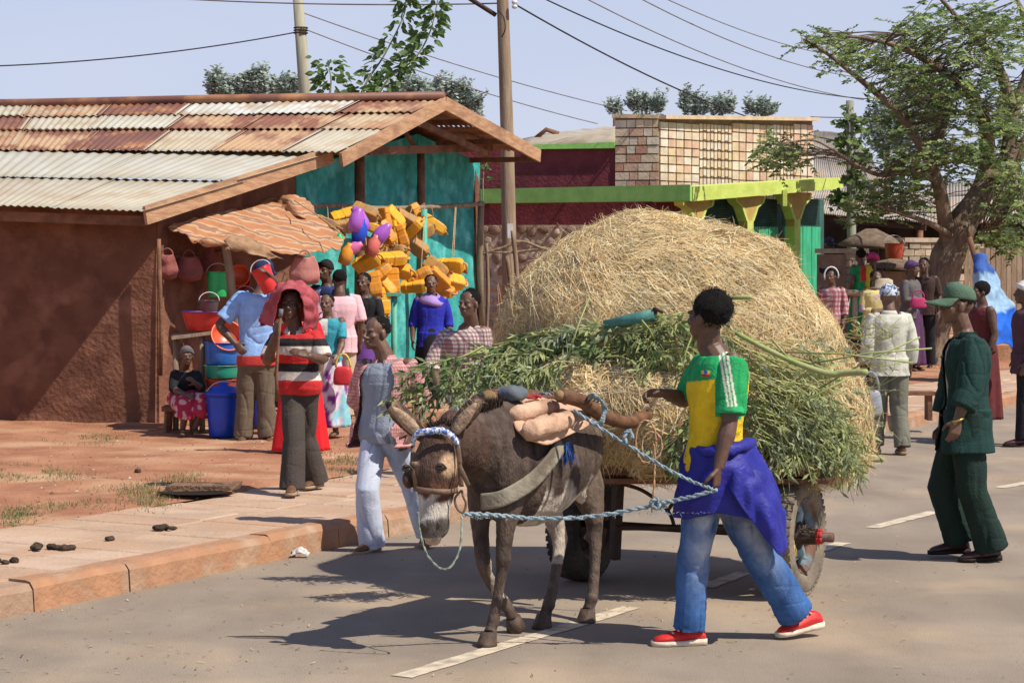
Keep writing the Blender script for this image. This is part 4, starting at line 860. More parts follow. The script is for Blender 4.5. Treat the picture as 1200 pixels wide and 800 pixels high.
# ================= DONKEY
dk = thing('donkey', 'brown donkey with white muzzle and belly harnessed to the hay cart', 'donkey', V((.05, 11.3, 0)))
O = V((.105, 11.35, 0)); Af = V((-.454, -.891, 0)); Ll = V((.891, -.454, 0))
def dq(a, l, z): return O + Af * a + Ll * l + UP * z
mb = MB()
body = [(-.585, .88, .03, .04), (-.56, .88, .09, .10), (-.52, .885, .145, .16), (-.45, .895, .195, .215), (-.32, .875, .215, .245), (-.12, .835, .235, .275), (.08, .815, .24, .29), (.26, .83, .215, .28), (.38, .86, .18, .265), (.47, .87, .15, .22), (.54, .87, .10, .14)]
mb.loft([ring(dq(a, 0, z), Ll * w_, UP * h_, 24, 2.15) for a, z, w_, h_ in body])
mb.ell(dq(.32, .0, 1.04), (.07, .2, .08), Matrix((Ll, Af, UP)).transposed()); mb.ell(dq(-.50, 0, .93), (.15, .12, .16), Matrix((Ll, Af, UP)).transposed()); mb.ell(dq(-.42, 0, 1.04), (.13, .2, .1), Matrix((Ll, Af, UP)).transposed())   # withers, croup
poll = P(516, 510, 10.66)
n0 = dq(.26, 0, .97); n1 = dq(.5, -.01, .965); n2 = poll + V((.045, .08, -.02))
def nring(c, d, w_, h_): u = Ll if abs(d.dot(Ll)) < .9 else UP; v_ = d.cross(Ll).normalized(); return ring(c, (Ll - d * Ll.dot(d)).normalized() * w_, v_ * h_, 20, 2.)
mb.loft([nring(n0 + UP * -.02, (n1 - n0).normalized(), .15, .27), nring(n1, (n1 - n0).normalized(), .12, .185), nring(n1.lerp(n2, .5) + UP * .0, (n2 - n1).normalized(), .095, .15), nring(n2, (n2 - n1 + V((0, 0, -.05))).normalized(), .085, .14), nring(poll + V((0, -.02, -.05)), (n2 - n1 + V((0, 0, -.2))).normalized(), .07, .1)])
# head
hl = V((.975, -.22, 0)); 
HT = [(516, 506, 10.68, .055, .05), (514, 518, 10.67, .085, .085), (512, 534, 10.66, .108, .115), (511, 548, 10.655, .118, .13), (511, 562, 10.645, .108, .125), (511, 576, 10.63, .088, .105), (510, 590, 10.615, .075, .085), (509, 603, 10.60, .071, .075), (509, 614, 10.59, .074, .072), (508.5, 624, 10.585, .066, .062), (508, 631, 10.59, .04, .04)]
hr = []
pts_ = [P(x, y, d) for x, y, d, _, _ in HT]
for i, (x, y, d, w_, h_) in enumerate(HT):
    dd = (pts_[min(i + 1, len(pts_) - 1)] - pts_[max(i - 1, 0)]).normalized(); v_ = dd.cross(hl).normalized(); hr.append(ring(pts_[i], hl * w_, v_ * h_, 22, 2.25))
mb.loft(hr)
HM = Matrix((hl, V((.22, .975, 0)), UP)).transposed()
fx = V((-.22, -.975, 0))
for px, sg in ((527, 1), (487, -1)):
    mb.ell(P(px, 541, 10.66 + .0) + fx * .09 - hl * sg * .012, (.024, .014, .014), HM)        # brow
    mb.ell(P(px + sg * 6, 560, 10.66) + fx * .02, (.03, .07, .05), HM)                      # cheek
for px in (498, 518): mb.ell(P(px, 614, 10.59) + fx * .052, (.022, .018, .026), HM)       # nostril rims
mb.ell(P(508, 628, 10.59) + fx * .035, (.05, .03, .02), HM); mb.ell(P(508, 634, 10.60) + fx * .015, (.04, .035, .018), HM)
# ears
for pts, tw in (([(496, 512, 10.70), (484, 500, 10.70), (468, 484, 10.68), (459, 476, 10.66), (453, 471, 10.66)], -1), ([(527, 511, 10.66), (538, 497, 10.65), (551, 481, 10.64), (560, 469, 10.64), (567, 460, 10.65)], 1)):
    q = [P(*p) for p in pts]; d = (q[-1] - q[0]).normalized(); v_ = V((0, -1, 0)); u = d.cross(v_).normalized()
    mb.loft([ring(p, u * w_, (v_ + u * tw * .0).normalized() * th, 14, 2) for p, w_, th in zip(q, (.032, .046, .05, .036, .012), (.032, .022, .016, .013, .008))])
# legs  (px, py, D, r side, r fore-aft)
legs = dict(
 fl=[(603, 560, 10.98, .085, .11), (597, 592, 10.93, .066, .075), (592, 622, 10.90, .045, .05), (590, 645, 10.88, .038, .042), (590, 656, 10.87, .039, .043), (588, 668, 10.87, .029, .032), (584, 694, 10.86, .025, .028), (580, 717, 10.86, .027, .030), (578.5, 727, 10.86, .033, .036), (576, 735, 10.85, .027, .029), (574, 742, 10.83, .034, .038)],
 fr=[(566, 560, 11.16, .08, .1), (562, 592, 11.12, .06, .065), (563, 622, 11.08, .043, .046), (565, 648, 11.03, .038, .042), (567, 659, 11.02, .039, .043), (570, 672, 11.05, .03, .032), (582, 694, 11.13, .026, .029), (592, 707, 11.17, .031, .034), (597, 715, 11.18, .027, .029), (601, 723, 11.19, .032, .034)],
 hl=[(680, 552, 11.72, .10, .13), (688, 574, 11.72, .088, .125), (694, 595, 11.70, .06, .085), (697, 612, 11.70, .043, .06), (697, 624, 11.70, .040, .052), (698, 642, 11.66, .03, .036), (697, 668, 11.61, .027, .031), (695, 692, 11.58, .029, .032), (693, 702, 11.56, .034, .037), (691, 709, 11.55, .029, .031), (689.5, 715, 11.54, .035, .038)],
 hr=[(648, 550, 11.75, .10, .14), (644, 570, 11.66, .09, .13), (646, 600, 11.60, .055, .08), (653, 620, 11.62, .042, .058), (656, 632, 11.62, .04, .052), (655, 646, 11.58, .031, .036), (651, 672, 11.48, .027, .031), (646, 697, 11.40, .029, .032), (643, 708, 11.38, .034, .037), (640, 716, 11.37, .029, .031), (638.5, 723, 11.36, .035, .038)])
for k, L_ in legs.items():
    pts = [P(x, y, d) for x, y, d, _, _ in L_]; rg = []
    for i, (x, y, d, a_, b_) in enumerate(L_):
        dd = (pts[min(i + 1, len(pts) - 1)] - pts[max(i - 1, 0)]).normalized(); u = (Ll - dd * Ll.dot(dd)).normalized(); v_ = dd.cross(u); rg.append(ring(pts[i], u * a_, v_ * b_, 16, 2))
    mb.loft(rg)
f = fuse(mb, .008, 5, .5)
x, y = pxy(f.a); n1_, n2_ = nfield(f.a, 5, 1), nfield(f.a, 22, 2); dist = f.a[:, 1]; z = f.a[:, 2]
c = np.tile(A3(.098, .068, .052), (len(f.a), 1)) * (1 + .35 * n1_ + .3 * n2_)[:, None]
def blend(m, colr):
    global c
    m = np.clip(m, 0, 1)[:, None]; c = c * (1 - m) + A3(*colr) * m
la = (f.a - np.array(O)) @ np.array(Af); ll_ = (f.a - np.array(O)) @ np.array(Ll)
onbody = (dist > 10.86)
blend((1 - np.abs(ll_) / .035) * (z > 1.0) * (la < .6) * onbody * .8, (.02, .014, .012))            # dorsal stripe
blend((1 - np.abs(la - .33 - (1.1 - z) * .12) / .035 + .6 * n2_) * (z > .8) * onbody * (la < .5) * .75, (.025, .017, .014))   # shoulder cross
bel = np.clip((.745 + .16 * (la + .1) * (la < .1) - z + .10 * n1_ + .03 * n2_) / .05, 0, 1) * np.clip((z - .50) / .03, 0, 1) * (la > -.36) * (la < .26) * (np.abs(ll_) < .24) * onbody
leg_zone = (z < .55)
blend(bel, (.68, .59, .48))  # white belly, its colour strengthened to stand in for reflected light
blend(np.clip((.5 - z) / .15, 0, 1) * .55 * onbody, (.17, .12, .09))
blend(np.clip((.16 - z) / .06, 0, 1) * (.5 + n2_) * onbody, (.05, .033, .025))
blend(np.clip(.5 + 3 * n2_, 0, 1) * ((z < .5) & (z > .15)) * onbody * .35, (.05, .035, .028))      # dark bars on the legs
inner = ((x > 575) & (x < 612) & (y > 640) & (y < 700) & (dist > 10.98)) | ((x > 630) & (x < 662) & (y > 600) & (y < 660) & (ll_ > -.25))
blend(inner * .8, (.50, .42, .34))
blend(((z > .5) & (la < -.36)) * onbody * .5, (.20, .145, .105))
# head
hd_ = (dist < 10.80) & (y < 640)
blend(hd_ * .7, (.085, .045, .030))
blend(hd_ * np.clip((y - 560) / 12, 0, 1) * np.clip((590 - y) / 12, 0, 1) * .8, (.17, .065, .035))
blend(hd_ * np.clip((y - 582 + 3 * n2_ * 4) / 6, 0, 1), (.58, .52, .44))
blend(hd_ * np.clip(1 - ((x - 497) / 11) ** 2 - ((y - 617) / 10) ** 2, 0, .6) * 1.3, (.06, .05, .045)); blend(hd_ * np.clip(1 - ((x - 518) / 9) ** 2 - ((y - 615) / 10) ** 2, 0, .6) * 1.3, (.06, .05, .045))
blend(hd_ * np.clip((y - 606 + (x - 508) * .25 + 4 * n2_) / 7, 0, 1) * (y < 630) * .9, (.075, .06, .052)); blend(hd_ * np.clip((y - 630) / 2, 0, 1), (.5, .36, .28))
er = (((x - 526) / 11) ** 2 + ((y - 545) / 13) ** 2); blend(hd_ * np.clip(1.5 - er, 0, 1) * .95, (.55, .36, .22))
er = (((x - 485) / 7) ** 2 + ((y - 547) / 12) ** 2); blend(hd_ * np.clip(1.4 - er, 0, 1) * .7, (.40, .26, .17))
ear = (y < 503) & (x < 487) | ((y < 498) & (x > 533) & (x < 570) & (dist < 10.78))
blend(ear * 1., (.10, .065, .045)); 
for (ax0, ay0, ax1, ay1, w_) in ((486, 501, 459, 477, 5.5), (541, 496, 559, 472, 4)):
    tx, ty = ax1 - ax0, ay1 - ay0; L2 = tx * tx + ty * ty; tt = np.clip(((x - ax0) * tx + (y - ay0) * ty) / L2, 0, 1); dd = np.hypot(x - ax0 - tt * tx, y - ay0 - tt * ty)
    blend(ear * np.clip(1.6 - dd / w_, 0, 1) * .95, (.50, .35, .22))
blend(ear * (np.hypot(x - 453, y - 471) < 7) + ear * (np.hypot(x - 566, y - 460) < 7) * 1., (.03, .02, .017))
f.a = f.a + f.n * (.0025 * nfield(f.a, 40, 5) + .0012 * nfield(f.a, 110, 6))[:, None]; f.v = f.a.tolist()
fur = mat('donkey_coat', (1, 1, 1), attr=True, scale=30, rough=.72, bump=.6, bscale=130, spec=.25, vary=.3, stretch=(1, 1, .35))
f.build('body', fur, dk, cols=np.clip(c, .005, 1))
dark = mat('dark_wet_eye', (.012, .008, .006), rough=.08, bump=0, spec=.8); hoofm = mat('hoof', (.11, .075, .05), (.06, .04, .03), scale=20, rough=.6, bump=.3)
for px, py, sg in ((525, 545, 1), (484.5, 547, -1)):
    m_ = MB(); cpos_ = P(px, py, 10.66) + fx * (.119 if sg > 0 else .112) - hl * sg * .002; m_.ell(cpos_ + fx * .010, (.023, .018, .016), HM, 12); m_.build('eye', dark, dk)
    m_ = MB(); m_.tube(smoothpath([cpos_ - hl * .024 + fx * .01 - UP * .004, cpos_ - hl * .01 + fx * .024 + UP * .019, cpos_ + hl * .012 + fx * .02 + UP * .019, cpos_ + hl * .026 + fx * .002 - UP * .004]), .0045, 6); m_.build('eyelid', MATS['hoof'], dk)
for px, py in ((499.5, 615), (517, 614)): m_ = MB(); m_.ell(P(px, py, 10.59) + fx * .068, (.010, .006, .016), HM, 10); m_.build('nostril', dark, dk)
for px, py, D_, sx in ((572.5, 748, 10.82, 1), (688.5, 720, 11.53, 1), (637, 729.5, 11.35, 1)):
    c_ = P(px, py, D_); m_ = MB(); z0 = 0.002
    m_.loft([ring(V((c_.x, c_.y, z_)) + Af * o_, Ll * r_, Af * (r_ * 1.15), 16, 2.2) for z_, r_, o_ in ((z0, .050, .02), (.02, .047, .015), (.05, .040, .004), (.07, .036, -.004))]); m_.build('hoof', hoofm, dk)
c_ = P(603, 729, 11.2); m_ = MB(); d_ = V((.25, .35, -1)).normalized(); uu = Ll; vv = d_.cross(uu).normalized(); m_.loft([ring(c_ + d_ * t_, uu * r_, vv * r_ * 1.1, 16, 2.2) for t_, r_ in ((-.03, .036), (0, .041), (.035, .048), (.04, .04))]); m_.build('hoof', hoofm, dk)
inn_e = mat('inner_ear', (.46, .32, .21), (.30, .2, .13), scale=30, rough=.9, bump=.5)
for pts in ([(490, 507, 10.66), (479, 496, 10.655), (467, 484, 10.65), (460, 477, 10.645)], [(532, 506, 10.63), (541, 494, 10.62), (551, 481, 10.61), (558, 472, 10.61)]):
    q = smoothpath([P(*p) for p in pts], 4); d = (q[-1] - q[0]).normalized(); u = d.cross(V((0, -1, 0))).normalized(); rows_ = []
    for i, p in enumerate(q): t_ = i / (len(q) - 1); w_ = .030 * math.sin(math.pi * (.25 + .72 * t_)); rows_.append([p - u * w_ + V((0, -.012, 0)), p - u * w_ * .4 + V((0, -.019, 0)), p + u * w_ * .4 + V((0, -.019, 0)), p + u * w_ + V((0, -.012, 0))])
    mb = MB(); mb.grid(rows_); mb.build('inner_ear', inn_e, dk, solid=.003)
# mane, forelock and coat edge hairs
hair_b = mat('mane_hair', (.035, .022, .016), (.07, .045, .03), scale=20, rough=.8)
def hairs(mb_, p, d, ln, w_=.003, curl=.02):
    s_ = d.cross(V((rnd.uniform(-1, 1), rnd.uniform(-1, 1), rnd.uniform(-1, 1)))).normalized() * w_; e = V((rnd.uniform(-1, 1), rnd.uniform(-1, 1), rnd.uniform(-1, 1))) * curl
    a, b, c_ = p, p + d * ln * .5 + e * .4, p + d * ln + e
    mb_.add([a - s_, a + s_, b + s_ * .7, b - s_ * .7, c_], [(0, 1, 2, 3), (3, 2, 4)])
m_ = MB()
for i in range(900):
    t_ = rnd.random(); p = dq(.42, 0, 1.14).lerp(dq(.52, 0, 1.14), min(t_ * 2, 1)) if t_ < .3 else (dq(.52, 0, 1.14)).lerp(poll + V((.01, .02, .035)), (t_ - .5) * 2)
    hairs(m_, p + V((rnd.uniform(-.012, .012), rnd.uniform(-.01, .01), -.02)), (UP + V((rnd.uniform(-.3, .3), rnd.uniform(-.3, .3), 0))).normalized(), rnd.uniform(.05, .09))
for i in range(300): hairs(m_, P(rnd.uniform(500, 530), rnd.uniform(499, 508), 10.66) + V((0, rnd.uniform(-.03, .03), 0)), V((rnd.uniform(-.5, .5), -.3, rnd.uniform(.3, 1))).normalized(), rnd.uniform(.03, .07))
m_.build('mane', hair_b, dk, kind='stuff')
m_ = MB()
for i in range(150):       # shaggy fringe inside and along the ears
    if i % 2: t_ = rnd.random(); p = P(490 - 34 * t_, 506 - 32 * t_, 10.66)
    else: t_ = rnd.random(); p = P(532 + 30 * t_, 505 - 40 * t_, 10.62)
    hairs(m_, p + V((rnd.uniform(-.035, .035), rnd.uniform(-.02, .01), rnd.uniform(-.03, .03))), V((rnd.uniform(-1, 1), -.4, rnd.uniform(-.2, 1))).normalized(), rnd.uniform(.015, .035), .0018, .008)
m_.build('ear_fringe', mat('ear_hair', (.36, .25, .16), (.22, .15, .1), scale=50), dk, kind='stuff')
tl = MB(); tp = [dq(-.58, .0, 1.0), dq(-.66, .02, .9), dq(-.68, .04, .7), dq(-.66, .05, .5)]; tl.tube(smoothpath(tp), lerpl([.035, .028, .02, .03, .02], 13), 8); tl.build('tail', hair_b, dk)
# ---- halter
leather = mat('worn_leather', (.20, .13, .085), (.13, .08, .05), scale=15, rough=.6, bump=.3); ropeb = mat('frayed_blue_rope', (.36, .46, .50), (.24, .32, .36), scale=40, rough=.9, bump=.8, bscale=120)
hal = thing('halter', 'leather halter with a blue and white twisted browband on the donkey head', 'halter', P(511, 560, 10.6))
def headband(ts, over, w_, m__, name, a0=0, a1=2 * math.pi, th=.004):
    mb_ = MB(); rows_ = []
    for j in range(41):
        a = a0 + (a1 - a0) * j / 40; 
        yv = ts(a); k = 0
        while k < len(HT) - 2 and HT[k + 1][1] < yv: k += 1
        f_ = (yv - HT[k][1]) / (HT[k + 1][1] - HT[k][1]); c0 = pts_[0] * 0 + P(HT[k][0] * (1 - f_) + HT[k + 1][0] * f_, yv, HT[k][2] * (1 - f_) + HT[k + 1][2] * f_)
        ww = HT[k][3] * (1 - f_) + HT[k + 1][3] * f_ + over; hh = HT[k][4] * (1 - f_) + HT[k + 1][4] * f_ + over
        p = 2.25; ca, sa = math.cos(a), math.sin(a); q = c0 + hl * math.copysign(abs(ca) ** (2 / p), ca) * ww + fx * math.copysign(abs(sa) ** (2 / p), sa) * hh
        o_ = (hl * ca + fx * sa) * th; rows_.append([q - UP * w_ / 2 - o_, q + UP * w_ / 2 - o_, q + UP * w_ / 2 + o_, q - UP * w_ / 2 + o_])
    mb_.loft(rows_, cap=True); return mb_.build(name, m__, hal)
headband(lambda a: 572 + 2 * math.cos(a), .008, .026, leather, 'noseband', 0, 2 * math.pi)
bw = mat('white_blue_braid', (.7, .72, .78), (.12, .2, .5), scale=70, rough=.8, bump=.5, lo=.48, hi=.52)
m_ = MB(); pth = smoothpath([P(486, 518, 10.62) + fx * .03, P(490, 508, 10.58) + fx * .03, P(504, 504.5, 10.57) + fx * .04, P(520, 504, 10.57) + fx * .04, P(531, 510, 10.58) + fx * .03, P(537, 518, 10.6) + fx * .02], 6)
for ph in (0, 2.1, 4.2):
    m_.tube([p + UP * .010 * math.sin(i * 1.5 + ph) + fx * .010 * math.cos(i * 1.5 + ph) for i, p in enumerate(pth)], .0095, 7)
m_.build('browband', bw, hal)
m_ = MB(); m_.tube(smoothpath([P(535, 515, 10.60), P(538, 535, 10.57), P(539, 552, 10.56), P(541, 570, 10.56)]), [(.004, .012)] * 13, 8, flat=fx); m_.build('cheek_strap', leather, hal)
m_ = MB(); m_.tube(smoothpath([P(538, 545, 10.55), P(543, 556, 10.52), P(549, 569, 10.53)]), [(.004, .012)] * 9, 8, flat=fx); m_.build('strap_end', leather, hal)
m_ = MB(); m_.tube([P(484, 522, 10.60), P(483, 545, 10.57), P(488, 570, 10.56)], [(.004, .011)] * 3, 8, flat=fx); m_.build('cheek_strap', leather, hal)
m_ = MB(); m_.tube(smoothpath([P(541, 574, 10.55), P(543, 582, 10.54), P(546, 590, 10.55), P(543, 600, 10.55), P(536, 596, 10.55), P(533, 584, 10.56), P(541, 574, 10.55)]), .006, 6); m_.build('halter_ring', leather, hal)
# ---- pack pads, collar, yoke straps
pink = mat('stained_canvas', (.62, .40, .27), (.5, .31, .2), scale=9, rough=.9, bump=.5, bscale=30, grime=(.3, .17, .11), gscale=5)
pad = thing('pack_saddle', 'stuffed beige canvas pads strapped on the donkey back', 'saddle', P(630, 490, 11.2))
m_ = drape([[P(585, 478, 11.25), P(610, 470, 11.3), P(640, 464, 11.35), P(668, 462, 11.5)], [P(596, 490, 11.0), P(620, 484, 11.06), P(645, 480, 11.12), P(682, 478, 11.33)], [P(606, 505, 10.9), P(628, 503, 10.96), P(652, 499, 11.05), P(690, 489, 11.25)], [P(616, 517, 10.87), P(640, 522, 10.94), P(655, 515, 11.03), P(695, 497, 11.22)]], 6, 6, .014, 9, 1.)
m_.build('saddle_cloth', pink, pad, solid=.008)
for a0_, b0_, r_ in ((P(604, 486, 10.97), P(646, 476, 11.12), .042), (P(622, 503, 10.88), P(664, 492, 11.06), .05), (dq(.12, -.1, 1.13), dq(-.2, -.1, 1.14), .05)):
    mb_ = MB(); mb_.capsule(a0_, b0_, r_, r_ * .9, 14); f2 = fuse(mb_, .008, 2); folds(f2, .008, 12, 2); f2.build('pad_roll', pink, pad)
colr = thing('breast_collar', 'grey stitched breast collar slung across the donkey shoulder', 'collar', P(580, 550, 10.95))
can = mat('grey_rubber_belt', (.30, .27, .2), (.22, .19, .14), scale=8, rough=.8, bump=.4, grime=(.14, .11, .08), gscale=6)
m_ = drape([[dq(.16, .225, 1.0), dq(.30, .232, .92), dq(.44, .19, .83), dq(.545, .10, .76), dq(.57, 0, .74)], [dq(.145, .255, .93), dq(.29, .25, .84), dq(.43, .21, .75), dq(.54, .11, .68), dq(.565, 0, .66)]], 6, 5, .003, 8, 1.)
m_.build('belt', can, colr, solid=.012)
def rope(pts, r, m__, parent, name='rope', k=8, strands=2, tw=.9):
    m_ = MB(); pth = smoothpath(pts, k)
    for s_ in range(strands):
        q_ = []
        for i, p in enumerate(pth):
            d = (pth[min(i + 1, len(pth) - 1)] - pth[max(i - 1, 0)]).normalized(); u = d.orthogonal().normalized(); v_ = d.cross(u); a = i * tw + s_ * 2 * math.pi / strands
            q_.append(p + (u * math.cos(a) + v_ * math.sin(a)) * r * .5 + V((noise.noise(p * 60), 0, noise.noise(p * 61))) * r * .5)
        m_.tube(q_, r * .62, 6)
    return m_.build(name, m__, parent)
redr = mat('red_cord', (.5, .05, .04), (.3, .04, .04), scale=30, rough=.9); orr = mat('orange_cord', (.5, .22, .12), scale=30, rough=.9); navy = mat('navy_cord', (.03, .07, .22), rough=.9)
rope([dq(.16, .235, .99), dq(.13, .20, 1.08), dq(.1, .1, 1.17)], .008, orr, colr, 'tie_cord'); rope([dq(.17, .23, .98), dq(.10, .22, 1.08)], .008, orr, colr, 'tie_cord')
m_ = MB(); c_ = dq(.14, .27, .92)
for i in range(60): hairs(m_, c_ + V((rnd.uniform(-.02, .02), 0, rnd.uniform(-.0, .05))), V((rnd.uniform(-.5, .6), -.3, -1)).normalized(), rnd.uniform(.05, .1), .006, .02)
m_.build('tassel', navy, colr, kind='stuff')
rope([dq(.1, .1, 1.19), dq(.2, -.02, 1.18), dq(.32, -.16, 1.10), dq(.40, -.19, 1.0)], .012, redr, pad, 'red_strap')
for sh in range(3): rope([dq(-.02 - sh * .05, -.18, 1.17), dq(.0 - sh * .05, 0, 1.19), dq(.03 - sh * .04, .12, 1.19), dq(.04 - sh * .03, .235, 1.05)], .008, [ropeb, leather, leather][sh], pad, 'girth_strap')
# ================= CART
cart = thing('donkey_cart', 'two wheeled wooden cart with car tyres under the hay load', 'cart', V((1.0, 12.8, 0)))
tyre = mat('dusty_tyre', (.035, .032, .03), (.09, .07, .055), scale=5, rough=.85, bump=.4, bscale=50, grime=(.16, .12, .085), gscale=4)
rimm = mat('rusty_rim', (.20, .10, .06), (.10, .055, .04), scale=7, rough=.6, bump=.3, grime=(.16, .3, .36), gscale=5); iron = mat('dark_iron', (.03, .022, .018), (.06, .035, .022), scale=12, rough=.6, bump=.4)
yel = mat('worn_yellow_paint', (.45, .36, .14), (.25, .15, .08), scale=10, rough=.6); turq = mat('pale_turquoise_paint', (.28, .45, .50), (.2, .25, .25), scale=9, rough=.6)
ang = R(26); AX = V((math.cos(ang), -math.sin(ang), 0)); FW = V((-AX.y, AX.x, 0)) * -1     # AX: axle direction to the near wheel, FW: travel
WN, WF = P(930, 626, 12.45), None
WF = WN - AX * 1.3
Rw = .335; WN.z = Rw; WF.z = Rw
def circ(c, r, off, n=48, jit=0): return [c + AX * off + (FW * math.cos(2 * math.pi * j / n) + UP * math.sin(2 * math.pi * j / n)) * r for j in range(n)]
def wheel(c, outw, paint, tyre):
    o = bpy.data.objects.new('wheel', None); col.objects.link(o); o.parent = cart; o.location = c - cart.location
    m_ = MB(); prof = [(.205, .058), (.225, .078), (.262, .09), (.30, .088), (.322, .075), (.333, .045), (.335, 0)]; prof = prof + [(r, -w_) for r, w_ in prof[-2::-1]]; prof += [(.20, -.03), (.20, .03)]
    m_.loft([circ(c, r, w_) for r, w_ in prof], closed=True); ty = m_.build('tyre', tyre, o)
    m_ = MB()
    for k in range(44):
        a0 = 2 * math.pi * k / 44; 
        for sg in (-1, 1):
            a = a0 + (0 if sg > 0 else math.pi / 44); rd = FW * math.cos(a) + UP * math.sin(a); tg = -FW * math.sin(a) + UP * math.cos(a)
            m_.bar(c + rd * .331 + AX * sg * .012, c + rd * .318 + AX * sg * .086 + tg * .01, .03, .015, up=rd)
    m_.build('tread_blocks', tyre, ty, kind='stuff', smooth=False)
    m_ = MB(); m_.loft([circ(c, r, w_, 40) for r, w_ in ((.208, .07), (.214, .062), (.19, .05), (.175, .02), (.172, -.04), (.20, -.062), (.208, -.07), (.20, -.055), (.182, -.035), (.185, .02), (.20, .055))], closed=True); m_.build('rim', rimm, o)
    m_ = MB(); m_.loft([circ(c, r, w_ * outw, 24) for r, w_ in ((.085, .0), (.08, .035), (.05, .05), (.045, .13), (.03, .15))]); m_.build('hub', iron, o)
    for k in range(5):
        a = .5 + 2 * math.pi * k / 5; rd = FW * math.cos(a) + UP * math.sin(a); tg = -FW * math.sin(a) + UP * math.cos(a); m_ = MB()
        q = []
        for rr, hw, of in ((.06, .045, .02), (.125, .028, .035), (.185, .05, .005)): q.append([c + rd * rr + tg * hw + AX * outw * (of + .008), c + rd * rr - tg * hw + AX * outw * (of + .008), c + rd * rr - tg * hw + AX * outw * (of - .008), c + rd * rr + tg * hw + AX * outw * (of - .008)])
        m_.loft(q); m_.build('spoke', paint[k % len(paint)], o)
    return o
wheel(WN, 1, [yel, turq, rimm, turq, yel], mat('dusty_sidewall', (.24, .195, .14), (.13, .11, .085), scale=6, rough=.9, bump=.3, bscale=50)); wheel(WF, -1, [iron], tyre)
m_ = MB(); m_.tube([WF, WN], .022, 10); m_.build('axle', iron, cart)
m_ = MB(); c_ = WN + AX * .17
for i in range(3): m_.tube([c_ + (FW * math.cos(a) + UP * math.sin(a)) * (.030 + .004 * (i % 2)) + AX * (i * .016 - .04) for a in [j * math.pi / 6 for j in range(13)]], .013, 6)
m_.build('red_rag', mat('red_rag', (.55, .05, .04), (.4, .03, .03), scale=20), cart); m_ = MB(); m_.tube([WN, WN + AX * .23], .028, 12); m_.build('axle_end', rimm, cart)
bar2 = [P(722, 618, 12.45), P(860, 617, 12.25)]
m_ = MB(); m_.tube(bar2, .014, 8); 
for i in range(60): q = bar2[0].lerp(bar2[1], (i + .5) / 60); m_.tube([q - V((.003, 0, 0)), q + V((.003, 0, 0))], .0185, 7)
m_.build('ribbed_crossbar', iron, cart)
m_ = MB(); m_.bar(P(727, 520, 12.5), P(720, 655, 12.55), .05, .05); m_.build('frame_post', iron, cart, smooth=False)
m_ = MB(); m_.bar(P(895, 520, 12.3), P(890, 625, 12.3), .05, .05); m_.build('frame_post', iron, cart, smooth=False)
for pts in ([(730, 567), (752, 574), (775, 590), (786, 604), (790, 617)], [(832, 570), (812, 573), (795, 582), (781, 600)]):
    m_ = MB(); m_.tube(smoothpath([P(x, y, 12.42) for x, y in pts]), .011, 7); m_.build('curved_brace', iron, cart)
for k in range(9):
    a = P(690, 556, 12.3 + k * .17); b = a + V((1.35, .0, 0)); m_ = MB(); a.z = b.z = .66; m_.bar(a, b, .15, .03); m_.build('deck_board', dkw, cart, smooth=False)
m_ = MB(); m_.bar(P(700, 545, 12.25), P(960, 548, 12.25), .06, .09); m_.build('side_beam', dkw, cart, smooth=False)
shaftm = mat('polished_shaft_wood', (.20, .095, .05), (.11, .055, .03), scale=6, rough=.5, bump=.3, stretch=(1, 3, 3))
shm_ = mat('pale_end_grain', (.30, .19, .09), scale=20)
m_ = MB(); m_.tube(smoothpath([P(656, 463, 11.05), P(682, 470, 11.15), P(705, 486, 11.35), (P(735, 495, 11.7)), P(770, 488, 12.1), P(840, 520, 13)]), [.036] * 8 + [.034] * 5 + [.034] * 8, 14); sh1 = m_.build('shaft', shaftm, cart)
m_ = MB(); m_.tube([P(655.2, 462.5, 11.03), P(656, 463, 11.05)], .026, 14); m_.build('shaft_end', shm_, sh1)
m_ = MB(); m_.tube(smoothpath([P(573, 467, 11.05), P(640, 470, 11.6), P(720, 500, 12.6)]), .05, 12); sh2 = m_.build('shaft', shaftm, cart)
m_ = MB(); m_.tube([P(572.5, 467, 11.03), P(573.2, 467, 11.06)], .044, 12); m_.build('shaft_end', shm_, sh2)
m_ = MB(); m_.tube(smoothpath([P(574, 468, 11.25), P(620, 468, 11.3), P(655, 466, 11.25)]), .018, 9); m_.build('yoke_bar', dkw, cart)
for i in range(4): rope([P(688 + i * 4, 466 + i * 1.5, 11.15) , P(697 + i * 2, 462 + i * 2, 11.05), P(707 + i * 1, 478, 11.12), P(702 + i, 497, 11.12), P(692 + i * 2, 494, 11.2)], .008, ropeb, cart, 'shaft_lashing', 4)
m_ = drape([[P(583, 457, 11.15), P(597, 453, 11.1), P(612, 455, 11.1)], [P(580, 462, 11.05), P(600, 457, 11.0), P(616, 458, 11.05)], [P(592, 468, 11.05), P(604, 468, 11.02), P(618, 466, 11.05)]], 4, 4, .012, 20); m_.build('grey_rag', mat('grey_rag', (.13, .15, .17), scale=20), cart, solid=.006)
tan = mat('tan_cord', (.55, .35, .2), (.4, .24, .13), scale=30, rough=.9)
lc = thing('rope_loops', 'loops of tan cord hanging from the near cart shaft', 'rope', P(762, 560, 11.7))
for cx, cy, rx, ry in ((757, 517, 12, 25), (764, 522, 12, 16)): rope([P(cx + rx * math.cos(a), cy + ry * math.sin(a), 11.68) for a in [j * .7 for j in range(10)]], .006, tan, lc, 'loop', 4)
rope([P(766, 520, 11.68), P(767, 545, 11.68), P(766, 570, 11.68), P(764, 600, 11.7)], .006, tan, lc, 'loose_end')
